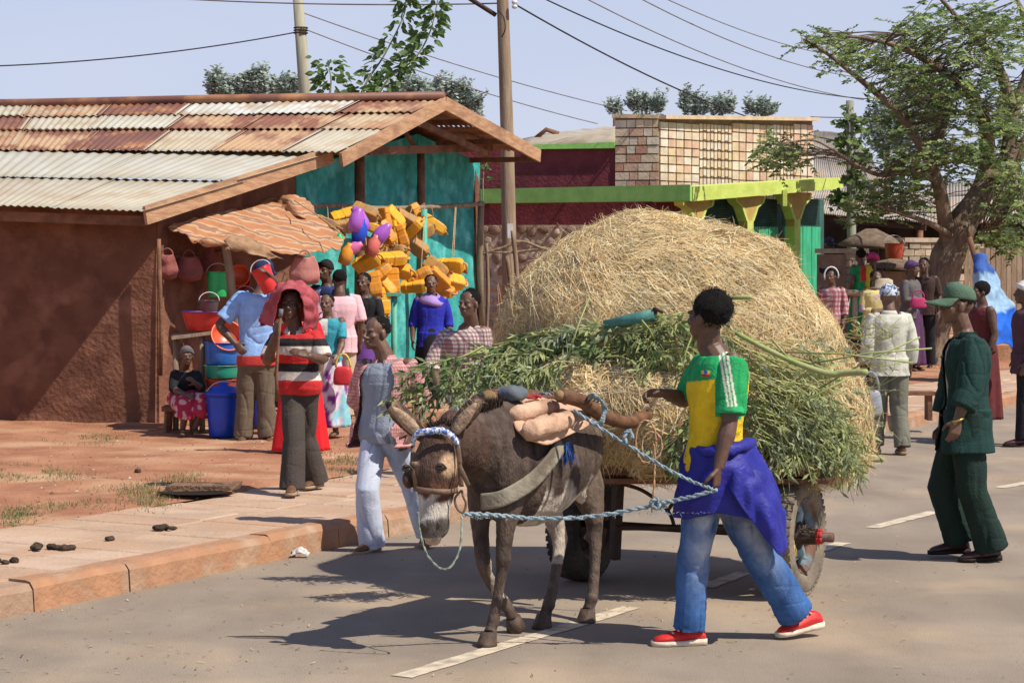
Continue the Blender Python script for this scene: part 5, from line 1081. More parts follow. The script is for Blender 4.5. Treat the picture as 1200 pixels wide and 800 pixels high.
# lead ropes
hand_ = P(838, 572, 10.62)
lr = thing('lead_rope', 'pale blue frayed lead rope from the halter to the driver hand', 'rope', P(690, 600, 10.8))
rope([P(543, 602, 10.55), P(580, 603, 10.6), P(620, 607, 10.66), P(680, 606, 10.68), P(735, 598, 10.66), P(772, 590, 10.64), P(805, 583, 10.62), P(840, 574, 10.6)], .011, ropeb, lr, 'rope', 14)
m_ = MB(); 
for i in range(90): hairs(m_, P(772 + rnd.uniform(-3, 3), 591 + rnd.uniform(-4, 4), 10.63), V((rnd.uniform(-1, 1), -.3, rnd.uniform(-1, 1))).normalized(), rnd.uniform(.01, .035), .003, .01)
for i in range(260):
    t_ = rnd.random(); hairs(m_, P(543 + 60 * t_ + 230 * t_ * t_, 603 + 4 * math.sin(t_ * 4), 10.62), V((rnd.uniform(-1, 1), -.3, rnd.uniform(-1, 1))).normalized(), rnd.uniform(.008, .02), .0016, .006)
m_.build('rope_fray', ropeb, lr, kind='stuff')
rope([P(768 + 5 * math.cos(a), 590 + 5 * math.sin(a), 10.62) for a in (0, 1, 2, 3, 4, 5, 6)], .011, ropeb, lr, 'knot', 3)
l2 = thing('saddle_rope', 'pale rope running from the pack saddle down to the driver hand', 'rope', P(750, 520, 10.9))
rope([P(672, 480, 11.0), P(700, 499, 10.93), P(740, 524, 10.8), P(780, 548, 10.7), P(812, 564, 10.63), P(835, 573, 10.6)], .009, ropeb, l2, 'rope', 12)
rope([P(735, 520, 10.8), P(731, 512, 10.8), P(738, 505, 10.8), P(741, 514, 10.8)], .012, ropeb, l2, 'knot', 4)
l3 = thing('halter_loop', 'thin green cord drooping in a loop below the donkey muzzle', 'rope', P(515, 668, 10.5))
rope([P(490, 600, 10.45), P(492, 622, 10.45), P(500, 648, 10.45), (P(515, 665, 10.45)), P(528, 664, 10.45), P(538, 645, 10.48), P(541, 622, 10.5), P(541, 604, 10.55)], .0055, mat('green_grey_cord', (.30, .36, .28), (.18, .2, .16), scale=40), l3, 'cord', 8)
# ================= HAY LOAD
hay = thing('hay_load', 'huge domed load of golden hay heaped on the donkey cart', 'hay', V((1.0, 13.1, .6)))
LV = [(545, 670, 1012), (536, 645, 1020), (518, 625, 1022), (495, 612, 1020), (470, 602, 1014), (440, 596, 1004), (400, 594, 990), (370, 599, 976), (345, 609, 956), (320, 626, 932), (300, 648, 916), (287, 674, 890), (276, 700, 864), (268, 722, 842), (263, 745, 822), (261, 765, 800)]
DH = 13.1; base_rows = []
NS = 72
for i, (py, x0, x1) in enumerate(LV):
    c = P((x0 + x1) / 2, py, DH); hw = (x1 - x0) / 2 * DH / F - .03; hd = min(.95, hw * .9); hd *= 1 if py < 500 else .92
    base_rows.append([c + V((math.cos(a) * hw, math.sin(a) * hd, 0)) for a in [2 * math.pi * j / NS for j in range(NS)]])
dense = []
for j in range(NS): dense.append(smoothpath([r_[j] for r_ in base_rows], 4))
rows_ = [[dense[j][i] for j in range(NS)] for i in range(len(dense[0]))]
cc_ = P(800, 430, DH)
def bumpy(p):
    d = (p - cc_); d.z *= .6; d.normalize(); k = .10 * noise.noise(p * 1.5) + .05 * noise.noise(p * 2.6) + .03 * noise.noise(p * 5) + .015 * noise.noise(p * 13); return p + d * k
rows_ = [[bumpy(p) for p in r_] for r_ in rows_]
haym = mat('hay_mass', (.34, .25, .13), (.17, .12, .06), scale=9, rough=.95, bump=1., bscale=60)
hb = MB(); hb.loft(rows_); hb.build('hay_core', haym, hay)
SS = [(.74, .60, .34), (.82, .69, .43), (.64, .49, .26), (.72, .55, .29), (.50, .37, .2), (.80, .69, .47), (.58, .42, .21)]
def strands(n, sampler, lmin, lmax, w_=.0028, out_=.035, cols=SS, droop=.3):
    vs, fs, cl = [], [], []
    for i in range(n):
        p, nr, tg = sampler(); c_ = rnd.choice(cols); k = rnd.uniform(.85, 1.2); k *= 1.1; c_ = (min(c_[0] * k, .88), min(c_[1] * k, .82), c_[2] * k)
        ln = rnd.uniform(lmin, lmax) * (1 if rnd.random() < .9 else 1.5); sd_ = tg.cross(nr).normalized(); b = rnd.uniform(-1, 1) * ln * .16; o0 = rnd.uniform(-.01, out_); o1 = rnd.uniform(-.012, out_ * 1.5)
        a = p - tg * ln * .5 + nr * o0; m = p + nr * ((o0 + o1) / 2 + ln * .07) + sd_ * b; e = p + tg * ln * .5 + nr * (o1 - .01) - UP * droop * ln * .25
        wv = (sd_ + nr * rnd.uniform(-.8, .8)).normalized() * w_ * rnd.uniform(.6, 1.3); q = len(vs)
        vs += [a - wv, a + wv, m + wv, m - wv, e + wv * .5, e - wv * .5]; fs += [(q, q + 1, q + 2, q + 3), (q + 3, q + 2, q + 4, q + 5)]; cl += [c_] * 6
    mb_ = MB(); mb_.v = [tuple(p) for p in vs]; mb_.f = fs; mb_.c = cl; return mb_
M_, N_ = len(rows_), NS
def surf(fr=True, lo=0.0):
    while True:
        u = rnd.random() * N_; v_ = (lo + (1 - lo) * rnd.random()) * (M_ - 1); i, j = min(int(v_), M_ - 2), int(u) % N_
        a, b, c_ = rows_[i][j], rows_[i][(j + 1) % N_], rows_[i + 1][j]; 
        fu, fv = u - int(u), v_ - i; p = a + (b - a) * fu + (c_ - a) * fv; nr = (b - a).cross(c_ - a).normalized()
        if nr.y > .35 and rnd.random() < .75: continue
        ar = (b - a).length * (c_ - a).length
        if rnd.random() > ar * 260: continue
        return p, nr
def hs_():
    p, nr = surf(); dn_ = (-UP + nr * nr.z).normalized() if abs(nr.z) < .97 else V((1, 0, 0))
    sd_ = nr.cross(dn_); fl = noise.noise(p * 1.3) * 2.8 + noise.noise(p * 4) * 2.2 + rnd.gauss(0, 1.1); tg = dn_ * math.cos(fl) + sd_ * math.sin(fl); tg = (tg + sd_ * (1.1 if p.z > 1.5 else .3)).normalized(); return p, nr, tg
straw = mat('straw', (1, 1, 1), attr=True, scale=3, rough=.75, bump=0, vary=.15, trans=.25)
strands(150000, hs_, .06, .24, .0017, out_=.035).build('hay_straws', straw, hay, kind='stuff', smooth=False)
def hedge_():
    p, nr = surf(); t_ = V((rnd.uniform(-1, 1), rnd.uniform(-.6, .2), rnd.uniform(-.4, 1))).normalized(); return p + nr * .02, nr, (nr + t_).normalized()
strands(5000, hedge_, .08, .22, .0018, .01).build('stray_straws', straw, hay, kind='stuff', smooth=False)
# bulging bundle in front of the load above the shaft
bund = thing('hay_bundle', 'smaller rounded hay bundle bulging out above the near shaft', 'hay', P(740, 560, 12.1))
bc = P(735, 478, 12.28); mb = MB(); mb.ell(bc, (.47, .30, .28), n=24); mb.ell(P(765, 518, 12.25), (.19, .2, .17)); mb.ell(P(685, 455, 12.3), (.24, .22, .16)); f2 = fuse(mb, .03, 3); folds(f2, .05, 4, 2, ridge=False); f2.build('bundle_core', haym, bund)
fa, fn = f2.a, f2.n
def bs_():
    while True:
        i = rnd.randrange(len(fa)); nr = V(fn[i]); 
        if nr.y < .4: break
    p = V(fa[i]) + V((rnd.uniform(-.02, .02), 0, rnd.uniform(-.02, .02))); fl = noise.noise(p * 5) * 3 + rnd.gauss(0, .6); sd_ = nr.cross(UP).normalized(); up_ = sd_.cross(nr); return p, nr, (sd_ * math.cos(fl) + up_ * math.sin(fl)).normalized()
strands(13000, bs_, .08, .22, .0024, .03).build('bundle_straws', straw, bund, kind='stuff', smooth=False)
def bs2():
    p, nr, t_ = bs_(); return p - UP * .04, nr, (-UP + V((rnd.uniform(-.4, .4), rnd.uniform(-.4, .2), 0))).normalized()
strands(500, lambda: (P(rnd.uniform(690, 810), rnd.uniform(518, 542), 12.2 + rnd.uniform(-.1, .3)), V((0, -1, 0)), V((rnd.uniform(-.5, .5), 0, -1)).normalized()), .06, .18, .002, .03).build('hanging_straws', straw, bund, kind='stuff', smooth=False)
# ================= GREEN CUT BRANCHES
leafm = [mat('leaf_green', (.17, .25, .09), (.12, .19, .065), scale=9, rough=.5, bump=.1, trans=.3, spec=.4), mat('leaf_pale', (.40, .44, .18), (.32, .36, .15), scale=9, rough=.55, bump=.1, trans=.3, spec=.4), mat('leaf_grey', (.30, .35, .20), (.22, .27, .15), scale=9, rough=.55, bump=.1, trans=.25, spec=.4)]
stemm = mat('green_stem', (.36, .40, .14), (.46, .42, .2), scale=12, rough=.6)
def leafquad(mb_, p, d, nrm, ln, w_):
    s_ = d.cross(nrm).normalized() * w_; m = p + d * ln * .45 + nrm * ln * .06; mb_.add([p, m - s_, p + d * ln - nrm * ln * .08, m + s_], [(0, 1, 2, 3)])
def branch(parent, pts, nl, ll, lw, sr=.006, mi=0, tip=.15, sub_=True, fill=None):
    pth = smoothpath(pts, 5); m_ = MB(); m_.tube(pth, lerpl([sr, sr * .35], len(pth)), 5); st_ = m_.build('branch', stemm, parent); m_ = MB()
    twigs = [(pth, nl)]
    if sub_:
        for _ in range(4):
            i = rnd.randrange(1, len(pth) - 2); d = (pth[i + 1] - pth[i]).normalized(); e = (d + V((rnd.uniform(-.6, .6), rnd.uniform(-.5, .2), rnd.uniform(-.7, .4)))).normalized(); q = [pth[i] + e * (.033 * k) - UP * .003 * k * k for k in range(6)]; twigs.append((q, nl // 3))
            mm = m_.tube(q, .0025, 4)
    for pp, n_ in twigs:
        for k in range(n_):
            t = tip + (1 - tip) * rnd.random(); x_ = t * (len(pp) - 1); i = min(int(x_), len(pp) - 2); p = pp[i].lerp(pp[i + 1], x_ - i); d = (pp[i + 1] - pp[i]).normalized()
            r_ = V((rnd.uniform(-1, 1), rnd.uniform(-1, .3), rnd.uniform(-1, .7))); r_ = (r_ - d * r_.dot(d)).normalized(); ld = (d * rnd.uniform(.4, 1.1) + r_ - UP * .25).normalized()
            leafquad(m_, p, ld, V((rnd.uniform(-1, 1), -1, rnd.uniform(-.5, 1))).normalized(), ll * rnd.uniform(.6, 1.2), lw * rnd.uniform(.7, 1.2))
    m_.build('leaves', leafm[mi], st_, kind='stuff'); return st_
brs = thing('cut_branches', 'bundle of leafy green cut branches laid along the front of the hay', 'branches', P(800, 560, 12.0))
random.seed(5)
def rp(x, y, D_): return P(x, y, D_)
def hayfront(x, y):
    """distance of the hay front at a picture spot"""
    py = max(min(y, 558), 258); x0, x1 = None, None
    for k in range(len(LV) - 1):
        if LV[k][0] >= py >= LV[k + 1][0]: f_ = (LV[k][0] - py) / (LV[k][0] - LV[k + 1][0]); x0 = LV[k][1] * (1 - f_) + LV[k + 1][1] * f_; x1 = LV[k][2] * (1 - f_) + LV[k + 1][2] * f_; break
    if x0 is None: return DH
    u = max(min((x - (x0 + x1) / 2) / ((x1 - x0) / 2), .98), -.98); hw = (x1 - x0) / 2 * DH / F; return DH - min(.95, hw * .9) * math.sqrt(1 - u * u) - .04
for i in range(68):     # upper swath left to the middle
    x0 = rnd.uniform(560, 800); y0 = 425 - (x0 - 560) * .12 + rnd.uniform(-28, 32); d = rnd.choice([-1, -1, 1]); ln = rnd.uniform(50, 120)
    pts = []
    for k in range(5):
        x = x0 + d * ln * k / 4; y = y0 + d * (-.12) * ln * k / 4 + rnd.uniform(-5, 5) + (k * k * .9 if d < 0 else k * 1.2); pts.append(P(x, y, min(hayfront(max(x, 600), y), 12.75) - rnd.uniform(.02, .16)))
    branch(brs, pts, 19, .075, .009, mi=rnd.choice([0, 1, 1, 2]))
for i in range(17):     # ragged left tips hanging over the donkey
    x0 = rnd.uniform(610, 680); y0 = rnd.uniform(410, 450); ln = rnd.uniform(45, 92); pts = [P(x0 - ln * k / 4, y0 + rnd.uniform(-4, 4) + k * rnd.uniform(-1, 5), 12.1 - .05 * k) for k in range(5)]; branch(brs, pts, 15, .09, .0075, .004, mi=rnd.choice([0, 1, 1, 2]))
for i in range(88):     # right swath: stems fan down to the right
    x0 = rnd.uniform(850, 930); y0 = rnd.uniform(395, 500); a = R(rnd.uniform(5, 46)); ln = rnd.uniform(80, 165); cv = rnd.uniform(2, 9)
    ex = min(x0 + ln * math.cos(a), rnd.uniform(985, 1030)); pts = []
    for k in range(5):
        x = x0 + (ex - x0) * k / 4; y = y0 + math.tan(a) * (x - x0) * .8 + cv * (k / 4) ** 2 * 3; y = min(y, 545 + rnd.uniform(-16, 5)); pts.append(P(x, y, hayfront(x, y) - rnd.uniform(.03, .22)))
    branch(brs, pts, 8, .07, .0075, .004, mi=rnd.choice([1, 1, 2, 1]), tip=.45)
for i in range(20):     # drooping tips below, right of the driver
    x0 = rnd.uniform(880, 1000); y0 = rnd.uniform(480, 515); pts = [P(x0 + k * rnd.uniform(2, 9), y0 + k * rnd.uniform(5, 9), hayfront(min(x0, 1000), 530) - .1 - .02 * k) for k in range(4)]; branch(brs, pts, 12, .065, .008, mi=rnd.choice([1, 1, 2]))
for i in range(16):     # behind the driver, between bundle and shaft
    x0 = rnd.uniform(760, 860); y0 = rnd.uniform(440, 520); pts = [P(x0 + k * rnd.uniform(-2, 8), y0 + k * rnd.uniform(4, 14), 12.05) for k in range(4)]; branch(brs, pts, 26, .075, .011, mi=rnd.choice([0, 1, 2]))
thick = mat('thick_green_cane', (.26, .34, .10), (.36, .38, .16), scale=10, rough=.5)
cane = thing('green_cane', 'thick bent green stalk poking out past the right side of the hay', 'stalk', P(930, 440, 11.9))
m_ = MB(); m_.tube(smoothpath([P(862, 390, 11.98), P(900, 410, 11.9), P(940, 428, 11.85), P(972, 438, 11.8), P(988, 437, 11.78), P(1016, 436, 11.7)]), lerpl([.012, .016, .017, .02, .017], 21), 9); m_.build('stem', thick, cane)
for a_, b_ in (((925, 421), (905, 398)), ((950, 431), (935, 445))): m_ = MB(); m_.tube([P(*a_, 11.86), P(*b_, 11.9)], .006, 6); m_.build('twig', thick, cane)
cane2 = thing('green_cane', 'short green stalk end sticking out of the hay behind the driver head', 'stalk', P(860, 350, 12.2))
m_ = MB(); m_.tube([P(845, 350, 12.3), P(880, 348, 12.15)], .012, 8); m_.build('stem', thick, cane2)
pipe = thing('teal_tube', 'faded teal tube stuck slantwise in the branches on the load', 'tube', P(740, 375, 12.0))
m_ = MB(); m_.tube([P(708, 380, 12.15), P(742, 374, 12.1), P(768, 368, 12.05)], [.022, .034, .032], 12); m_.build('tube', mat('faded_teal', (.09, .26, .22), (.06, .17, .15), scale=10, rough=.5), pipe)
m_ = MB(); m_.tube([P(768, 368, 12.04), P(767, 360, 12.04)], .011, 8); m_.tube([P(766, 361, 12.03), P(777, 366, 12.03)], .009, 8); m_.build('handle', iron, pipe)
for i in range(24):
    x0, y0 = rnd.uniform(985, 1010), rnd.uniform(370, 520); pts = [P(x0 + k * rnd.uniform(10, 22), y0 + k * rnd.uniform(-8, 8), 12.95 - .1 * k) for k in range(4)]; branch(brs, pts, 5, .05, .006, .003, mi=1, sub_=False)
for (x0, y0, x1, y1) in ((940, 428, 1092, 408), (960, 455, 1078, 330 + 65), (900, 500, 1000, 440), (690, 350, 665, 420), (770, 405, 752, 375), (905, 412, 1070, 425), (820, 370, 790, 455)):
    m_ = MB(); m_.tube([P(x0, y0, 12.1), P((x0 + x1) / 2, (y0 + y1) / 2 - 4, 11.95), P(x1, y1, 11.95)], .005, 5); m_.build('bare_stalk', MATS['straw'] if 0 else thick, brs)
# ================= SHOP GOODS AND AWNING
plast = {}
def pl(n_, c, rough=.35): 
    if n_ not in plast: plast[n_] = mat('plastic_' + n_, c, [k * .8 for k in c], scale=6, rough=rough, bump=.05, spec=.5)
    return plast[n_]
GREEN, RED, BLUE, ORG = pl('green', (.03, .55, .16)), pl('red', (.65, .03, .025)), pl('blue', (.01, .07, .55)), pl('orange_red', (.72, .10, .03)); LBLUE, TEALP, PURP, PINK = pl('light_blue', (.03, .16, .55)), pl('sea_green', (.03, .38, .24)), pl('purple', (.42, .12, .55)), pl('pink', (.7, .15, .35)); BLUR = pl('dark_blue', (.02, .03, .25)); WHT = pl('white', (.7, .7, .68))
def vessel(name, label, cat, c, rt, rb, h, m_, tilt=(0, 0, 0), rim=None, group=None, handle=True, ribs=0, lid=None):
    """open round vessel; c is the centre of its base"""
    t = thing(name, label, cat, c, group); M = Matrix.Rotation(R(tilt[0]), 3, 'X') @ Matrix.Rotation(R(tilt[1]), 3, 'Y'); n_ = 40
    def rg(r, z, rb_=0): return [c + M @ V((r * (1 + rb_ * (j % 2)) * math.cos(2 * math.pi * j / n_), r * (1 + rb_ * (j % 2)) * math.sin(2 * math.pi * j / n_), z)) for j in range(n_)]
    mb = MB(); mb.loft([rg(rb * .96, 0), rg(rb, .01, ribs), rg((rb + rt) / 2, h * .5, ribs), rg(rt * .985, h * .93, ribs), rg(rt, h * .97), rg(rt * .965, h * .97), rg((rb + rt) / 2 * .94, h * .5), rg(rb * .9, .02)]); mb.build('body', m_, t)
    mb = MB(); mb.loft([rg(rt, h * .965), rg(rt * 1.06, h * .97), rg(rt * 1.06, h), rg(rt * .97, h), rg(rt * .96, h * .965)], closed=True); mb.build('rim', rim or m_, t)
    if handle: mb = MB(); mb.tube([c + M @ V((rt * 1.05 * math.cos(a), .25 * rt * math.sin(a), h * .95 + (.9 * rt) * math.sin(a))) for a in [math.pi * j / 10 for j in range(11)]], .005, 5); mb.build('handle', WHT, t)
    if lid: mb = MB(); mb.loft([rg(rt * 1.1, h), rg(rt * 1.1, h + .025), rg(rt * .95, h + .035), rg(rt * .8, h + .04), rg(rt * .72, h + .075), rg(rt * .3, h + .09), rg(rt * .28, h + .115), rg(rt * .1, h + .12)]); mb.build('lid', lid, t)
    return t
def at_(px, py, D): return P(px, py, D)
vessel('bucket', 'green bucket hanging beside the awning post', 'bucket', at_(255, 348, 23.5), .112, .095, .27, GREEN, handle=True)
vessel('basin', 'small red basin hung face-on right of the awning post', 'basin', at_(281, 324, 23.8), .115, .085, .09, ORG, (82, 0, 0), handle=False)
vessel('basin', 'second red bowl rim peeping out below the hung red basin', 'basin', at_(283, 332, 23.9), .09, .07, .08, RED, (75, 8, 0), handle=False)
vessel('bucket', 'red and white bucket held up by the man in the light blue shirt', 'bucket', at_(318, 342, 21.0), .095, .075, .25, RED, (0, -25, 0))
vessel('basin', 'wide red basin with a dark blue rim on the market table', 'basin', at_(242, 387, 22.3), .25, .19, .19, RED, rim=BLUR, handle=False)
vessel('basin', 'orange-red basin leaning under the table edge', 'basin', at_(264, 398, 21.9), .16, .13, .10, ORG, (60, 20, 0), handle=False)
vessel('tub', 'large blue tub in the middle of the stacked plastic tubs', 'tub', at_(260, 427, 21.9), .17, .155, .22, LBLUE, handle=False)
vessel('tub', 'sea green tub with pale rim below the blue tub', 'tub', at_(260, 443, 21.85), .17, .15, .13, TEALP, rim=pl('mint', (.3, .6, .45)), handle=False)
vessel('tub', 'orange-red tub at the bottom of the stack', 'tub', at_(262, 462, 21.8), .185, .15, .15, ORG, handle=False)
vessel('bin', 'ribbed blue lidded bin standing on the ground before the stacked tubs', 'bin', V((at_(262, 512, 21.45).x, 21.45, .16)), .165, .135, .40, BLUE, ribs=.035, lid=BLUE)
vessel('bin', 'second blue lidded bin half hidden behind the first', 'bin', V((at_(279, 505, 22.0).x, 22.0, .16)), .15, .125, .42, BLUE, ribs=.035, lid=BLUE)
vessel('bucket', 'blue bucket tucked behind the awning post', 'bucket', at_(287, 372, 23.8), .11, .09, .25, BLUE)
vessel('basin', 'dark steel pan standing above the wide red basin', 'pan', at_(245, 368, 22.6), .10, .08, .14, pl('steel', (.08, .07, .07)), handle=True)
# bottle between the legs
def lathe(name, label, cat, c, prof, m_, tilt=0., group=None):
    t = thing(name, label, cat, c, group); M = Matrix.Rotation(R(tilt), 3, 'Y'); mb = MB(); mb.loft([[c + M @ V((r * math.cos(2 * math.pi * j / 20), r * math.sin(2 * math.pi * j / 20), z)) for j in range(20)] for r, z in prof]); mb.build('body', m_, t); return t
bt = lathe('water_can', 'tall blue water can standing behind the legs of the man in light blue', 'can', V((at_(300, 505, 22.4).x, 22.4, .16)), [(.06, 0), (.075, .02), (.075, .36), (.06, .4), (.03, .43), (.03, .47)], BLUR); 
mb = MB(); mb.tube([V((bt.location.x, 22.4, .63)), V((bt.location.x, 22.4, .66))], .034, 12); mb.build('cap', WHT, bt)
# hanging bags
bagm = mat('brick_red_cloth', (.30, .10, .085), (.22, .07, .06), scale=6, rough=.9, bump=.4); bagp = mat('salmon_cloth', (.52, .22, .18), (.42, .16, .13), scale=6, rough=.9)
for (x0, x1, y0, y1, D_, m__, lb) in ((184, 208, 298, 324, 23.12, bagm, 'leftmost brick red bag hanging at the wall corner'), (206, 237, 300, 326, 23.35, bagm, 'wide brick red bag, second of those hanging under the awning'), (236, 258, 288, 316, 23.7, bagm, 'brick red bag hanging just left of the awning post'), (340, 374, 300, 330, 23.6, bagp, 'salmon bag hanging under the right end of the awning')):
    t = thing('cloth_bag', lb, 'bag', P((x0 + x1) / 2, y1, D_)); cx = (x0 + x1) / 2
    m_ = drape([[P(x0 + 6, y0, D_), P(cx, y0 + 2, D_ - .04), P(x1 - 6, y0, D_)], [P(x0, (y0 + y1) / 2, D_), P(cx, (y0 + y1) / 2, D_ - .05), P(x1, (y0 + y1) / 2, D_)], [P(x0, y1 - 3, D_), P(cx, y1, D_ - .06), P(x1, y1 - 3, D_)], [P(x0 + 3, y1 - 1, D_ + .06), P(cx, y1 + 1, D_ + .07), P(x1 - 3, y1 - 1, D_ + .06)], [P(x0 + 6, y0, D_ + .04), P(cx, y0 + 1, D_ + .05), P(x1 - 6, y0, D_ + .04)]], 6, 5, .012, 8, x0); m_.build('bag', m__, t, solid=.004)
    m_ = MB(); m_.tube([P(cx + 7 * math.cos(a), y0 + 2 - 9 * math.sin(a), D_) for a in [math.pi * k / 8 for k in range(9)]], .008, 6); m_.build('strap', m__, t)
# awning
aw = thing('awning', 'ragged orange striped cloth awning tied over the stall', 'awning', P(300, 300, 23))
awm = mat('striped_orange_cloth', (.62, .26, .10), (.50, .18, .07), scale=5, rough=.85, bump=.5, bscale=25, trans=.25)
_n = awm.node_tree.nodes; _l = awm.node_tree.links.new; _t = _n.new('ShaderNodeTexCoord'); _m = _n.new('ShaderNodeMapping'); _m.inputs['Rotation'].default_value = (0, R(-14), 0); _l(_t.outputs['Object'], _m.inputs[0])
_w = _n.new('ShaderNodeTexWave'); _w.bands_direction = 'Z'; _w.inputs['Scale'].default_value = 3.2; _w.inputs['Distortion'].default_value = 4.5; _w.inputs['Detail'].default_value = 2; _l(_m.outputs[0], _w.inputs[0])
_r = _n.new('ShaderNodeValToRGB'); _r.color_ramp.elements[0].position = .35; _r.color_ramp.elements[0].color = (.52, .24, .12, 1); _r.color_ramp.elements[1].position = .55; _r.color_ramp.elements[1].color = (.60, .33, .16, 1); e_ = _r.color_ramp.elements.new(.8); e_.color = (.64, .48, .30, 1); e_ = _r.color_ramp.elements.new(.93); e_.color = (.40, .22, .14, 1)
_l(_w.outputs[0], _r.inputs[0]); _l(_r.outputs[0], _n['Principled BSDF'].inputs['Base Color'])
for nd in _n:
    if nd.type == 'BSDF_TRANSLUCENT': _l(_r.outputs[0], nd.inputs[0])
m_ = drape([[P(196, 268, 23.2), P(232, 258, 23.6), P(280, 246, 24.3), P(325, 234, 25.1), P(345, 236, 25.3)], [P(206, 275, 23.15), P(245, 266, 23.5), P(290, 256, 24.0), P(335, 248, 24.6), P(368, 254, 24.8)], [P(222, 281, 23.1), P(258, 278, 23.35), P(296, 270, 23.7), P(342, 266, 24.2), P(402, 276, 24.5)],
            [P(226, 283, 23.05), P(262, 283, 23.1), P(298, 280, 23.4), P(335, 286, 23.7), P(402, 284, 24.2)], [P(228, 284, 23.05), P(263, 287, 23.1), P(300, 290, 23.3), P(340, 303, 23.4), P(398, 292, 24.0)]], 8, 7, .05, 4.2, 4.); m_.build('cloth', awm, aw, solid=.006)
m_ = drape([[P(262, 282, 23.0), P(280, 276, 23.1), P(300, 284, 23.2)], [P(268, 290, 22.95), P(288, 288, 23.0), P(312, 293, 23.1)], [P(276, 292, 23.0), P(302, 300, 23.0), P(330, 304, 23.2)]], 6, 6, .03, 9, 2.); m_.build('torn_edge', mat('torn_brown_cloth', (.36, .22, .12), (.24, .14, .08), scale=9), aw, solid=.005)
m_ = drape([[P(318, 236, 25.0), P(336, 229, 24.8), P(354, 232, 24.9), P(366, 242, 25.0)], [P(326, 244, 24.7), P(343, 239, 24.5), P(358, 246, 24.6), P(372, 256, 24.8)], [P(336, 254, 24.5), P(352, 254, 24.4), P(362, 262, 24.5), P(378, 268, 24.6)]], 6, 6, .018, 9, 7.); m_.build('bunched_cloth', awm, aw, solid=.006)
m_ = MB(); m_.tube(smoothpath([P(263, 280, 23.15), P(268, 310, 23.2), P(273, 350, 23.25), P(278, 395, 23.3), P(282, 470, 23.3)]), .045, 9); m_.build('post', pole_w, aw)
m_ = MB(); m_.tube(smoothpath([P(345, 235, 24.3), P(380, 258, 23.9), P(402, 276, 23.6)]), .007, 6); m_.build('tie_rope', tan, aw)
m_ = MB(); m_.tube([P(184, 302, 23.14), P(240, 300, 23.75), P(268, 290, 23.6)], .02, 7); m_.build('rail', dkw, aw)
tb = thing('market_table', 'rough pole table holding the basins beside the mud wall', 'table', V((P(235, 400, 22.3).x, 22.3, .16)))
for k in range(5): m_ = MB(); m_.bar(P(202, 396 - k * .6, 22.0 + k * .14), P(272, 387 - k * .6, 22.0 + k * .14), .12, .03); m_.build('plank', plankm[k % 3], tb, smooth=False)
for x, d in ((206, 22.05), (237, 22.0), (268, 22.5)): m_ = MB(); m_.tube([P(x, 393, d), V((P(x, 393, d).x, d, .14))], .03, 7); m_.build('leg', pole_w, tb)
gp = thing('green_post', 'sea green post with a flat cap among the hanging jerrycans', 'post', V((P(462, 500, 24.6).x, 24.6, .14)))
gpm = mat('pale_green_paint', (.12, .42, .3), (.1, .33, .24), scale=8, rough=.5)
m_ = MB(); m_.tube([V((P(462, 345, 24.6).x, 24.6, .14)), P(462, 346, 24.6)], .035, 12); m_.build('shaft', gpm, gp)
m_ = MB(); m_.bar(P(453, 345, 24.6), P(471, 345, 24.6), .16, .035); m_.build('cap', gpm, gp, smooth=False)
gp2 = thing('green_post', 'tall pale green upright behind the right jerrycans', 'post', V((P(497, 500, 27).x, 27, .14))); m_ = MB(); m_.tube([V((P(497, 245, 27).x, 27, .14)), P(497, 245, 27)], .04, 12); m_.build('shaft', gpm, gp2)
# jerrycans
cy = {'bright yellow': mat('can_yellow', (.80, .42, .03), (.70, .35, .03), scale=7, rough=.45, grime=(.62, .34, .07), gscale=8), 'orange': mat('can_orange', (.74, .31, .03), (.62, .24, .03), scale=7, rough=.45, grime=(.5, .27, .08), gscale=8), 'dust-browned': mat('dusty_can', (.52, .27, .07), (.36, .2, .08), scale=7, rough=.8, grime=(.38, .25, .13), gscale=6)}
capm_ = pl('can_cap', (.35, .08, .03))
def jerry_proto(m_):
    r = bpy.data.objects.new('jerrycan', None); col.objects.link(r)
    mb = MB()
    def rr_(x, a_, b_): return [V((x, math.copysign(abs(math.cos(t)) ** .32, math.cos(t)) * a_, math.copysign(abs(math.sin(t)) ** .32, math.sin(t)) * b_)) for t in [2 * math.pi * j / 20 for j in range(20)]]
    mb.loft([rr_(-.175, .055, .035), rr_(-.165, .085, .058), rr_(-.10, .094, .066), rr_(-.09, .088, .061), rr_(-.02, .088, .061), rr_(-.01, .094, .066), rr_(.09, .094, .066), rr_(.13, .082, .058), rr_(.155, .05, .04)]); a = mb.build('body', m_, r, V((0, 0, 0)), smooth=False)
    mb = MB(); mb.tube([V((.13, .06, 0)), V((.185, .045, 0)), V((.195, 0, 0)), V((.185, -.03, 0)), V((.14, -.05, 0))], .013, 8); mb.build('handle', m_, r, V((0, 0, 0)))
    mb = MB(); mb.tube([V((.14, .062, 0)), V((.185, .075, 0)), V((.19, .076, 0))], .02, 10); mb.build('cap', capm_, r, V((0, 0, 0))); return r
protos = {k: jerry_proto(m__) for k, m__ in cy.items()}
B, O_, Dn = 'bright yellow', 'orange', 'dust-browned'
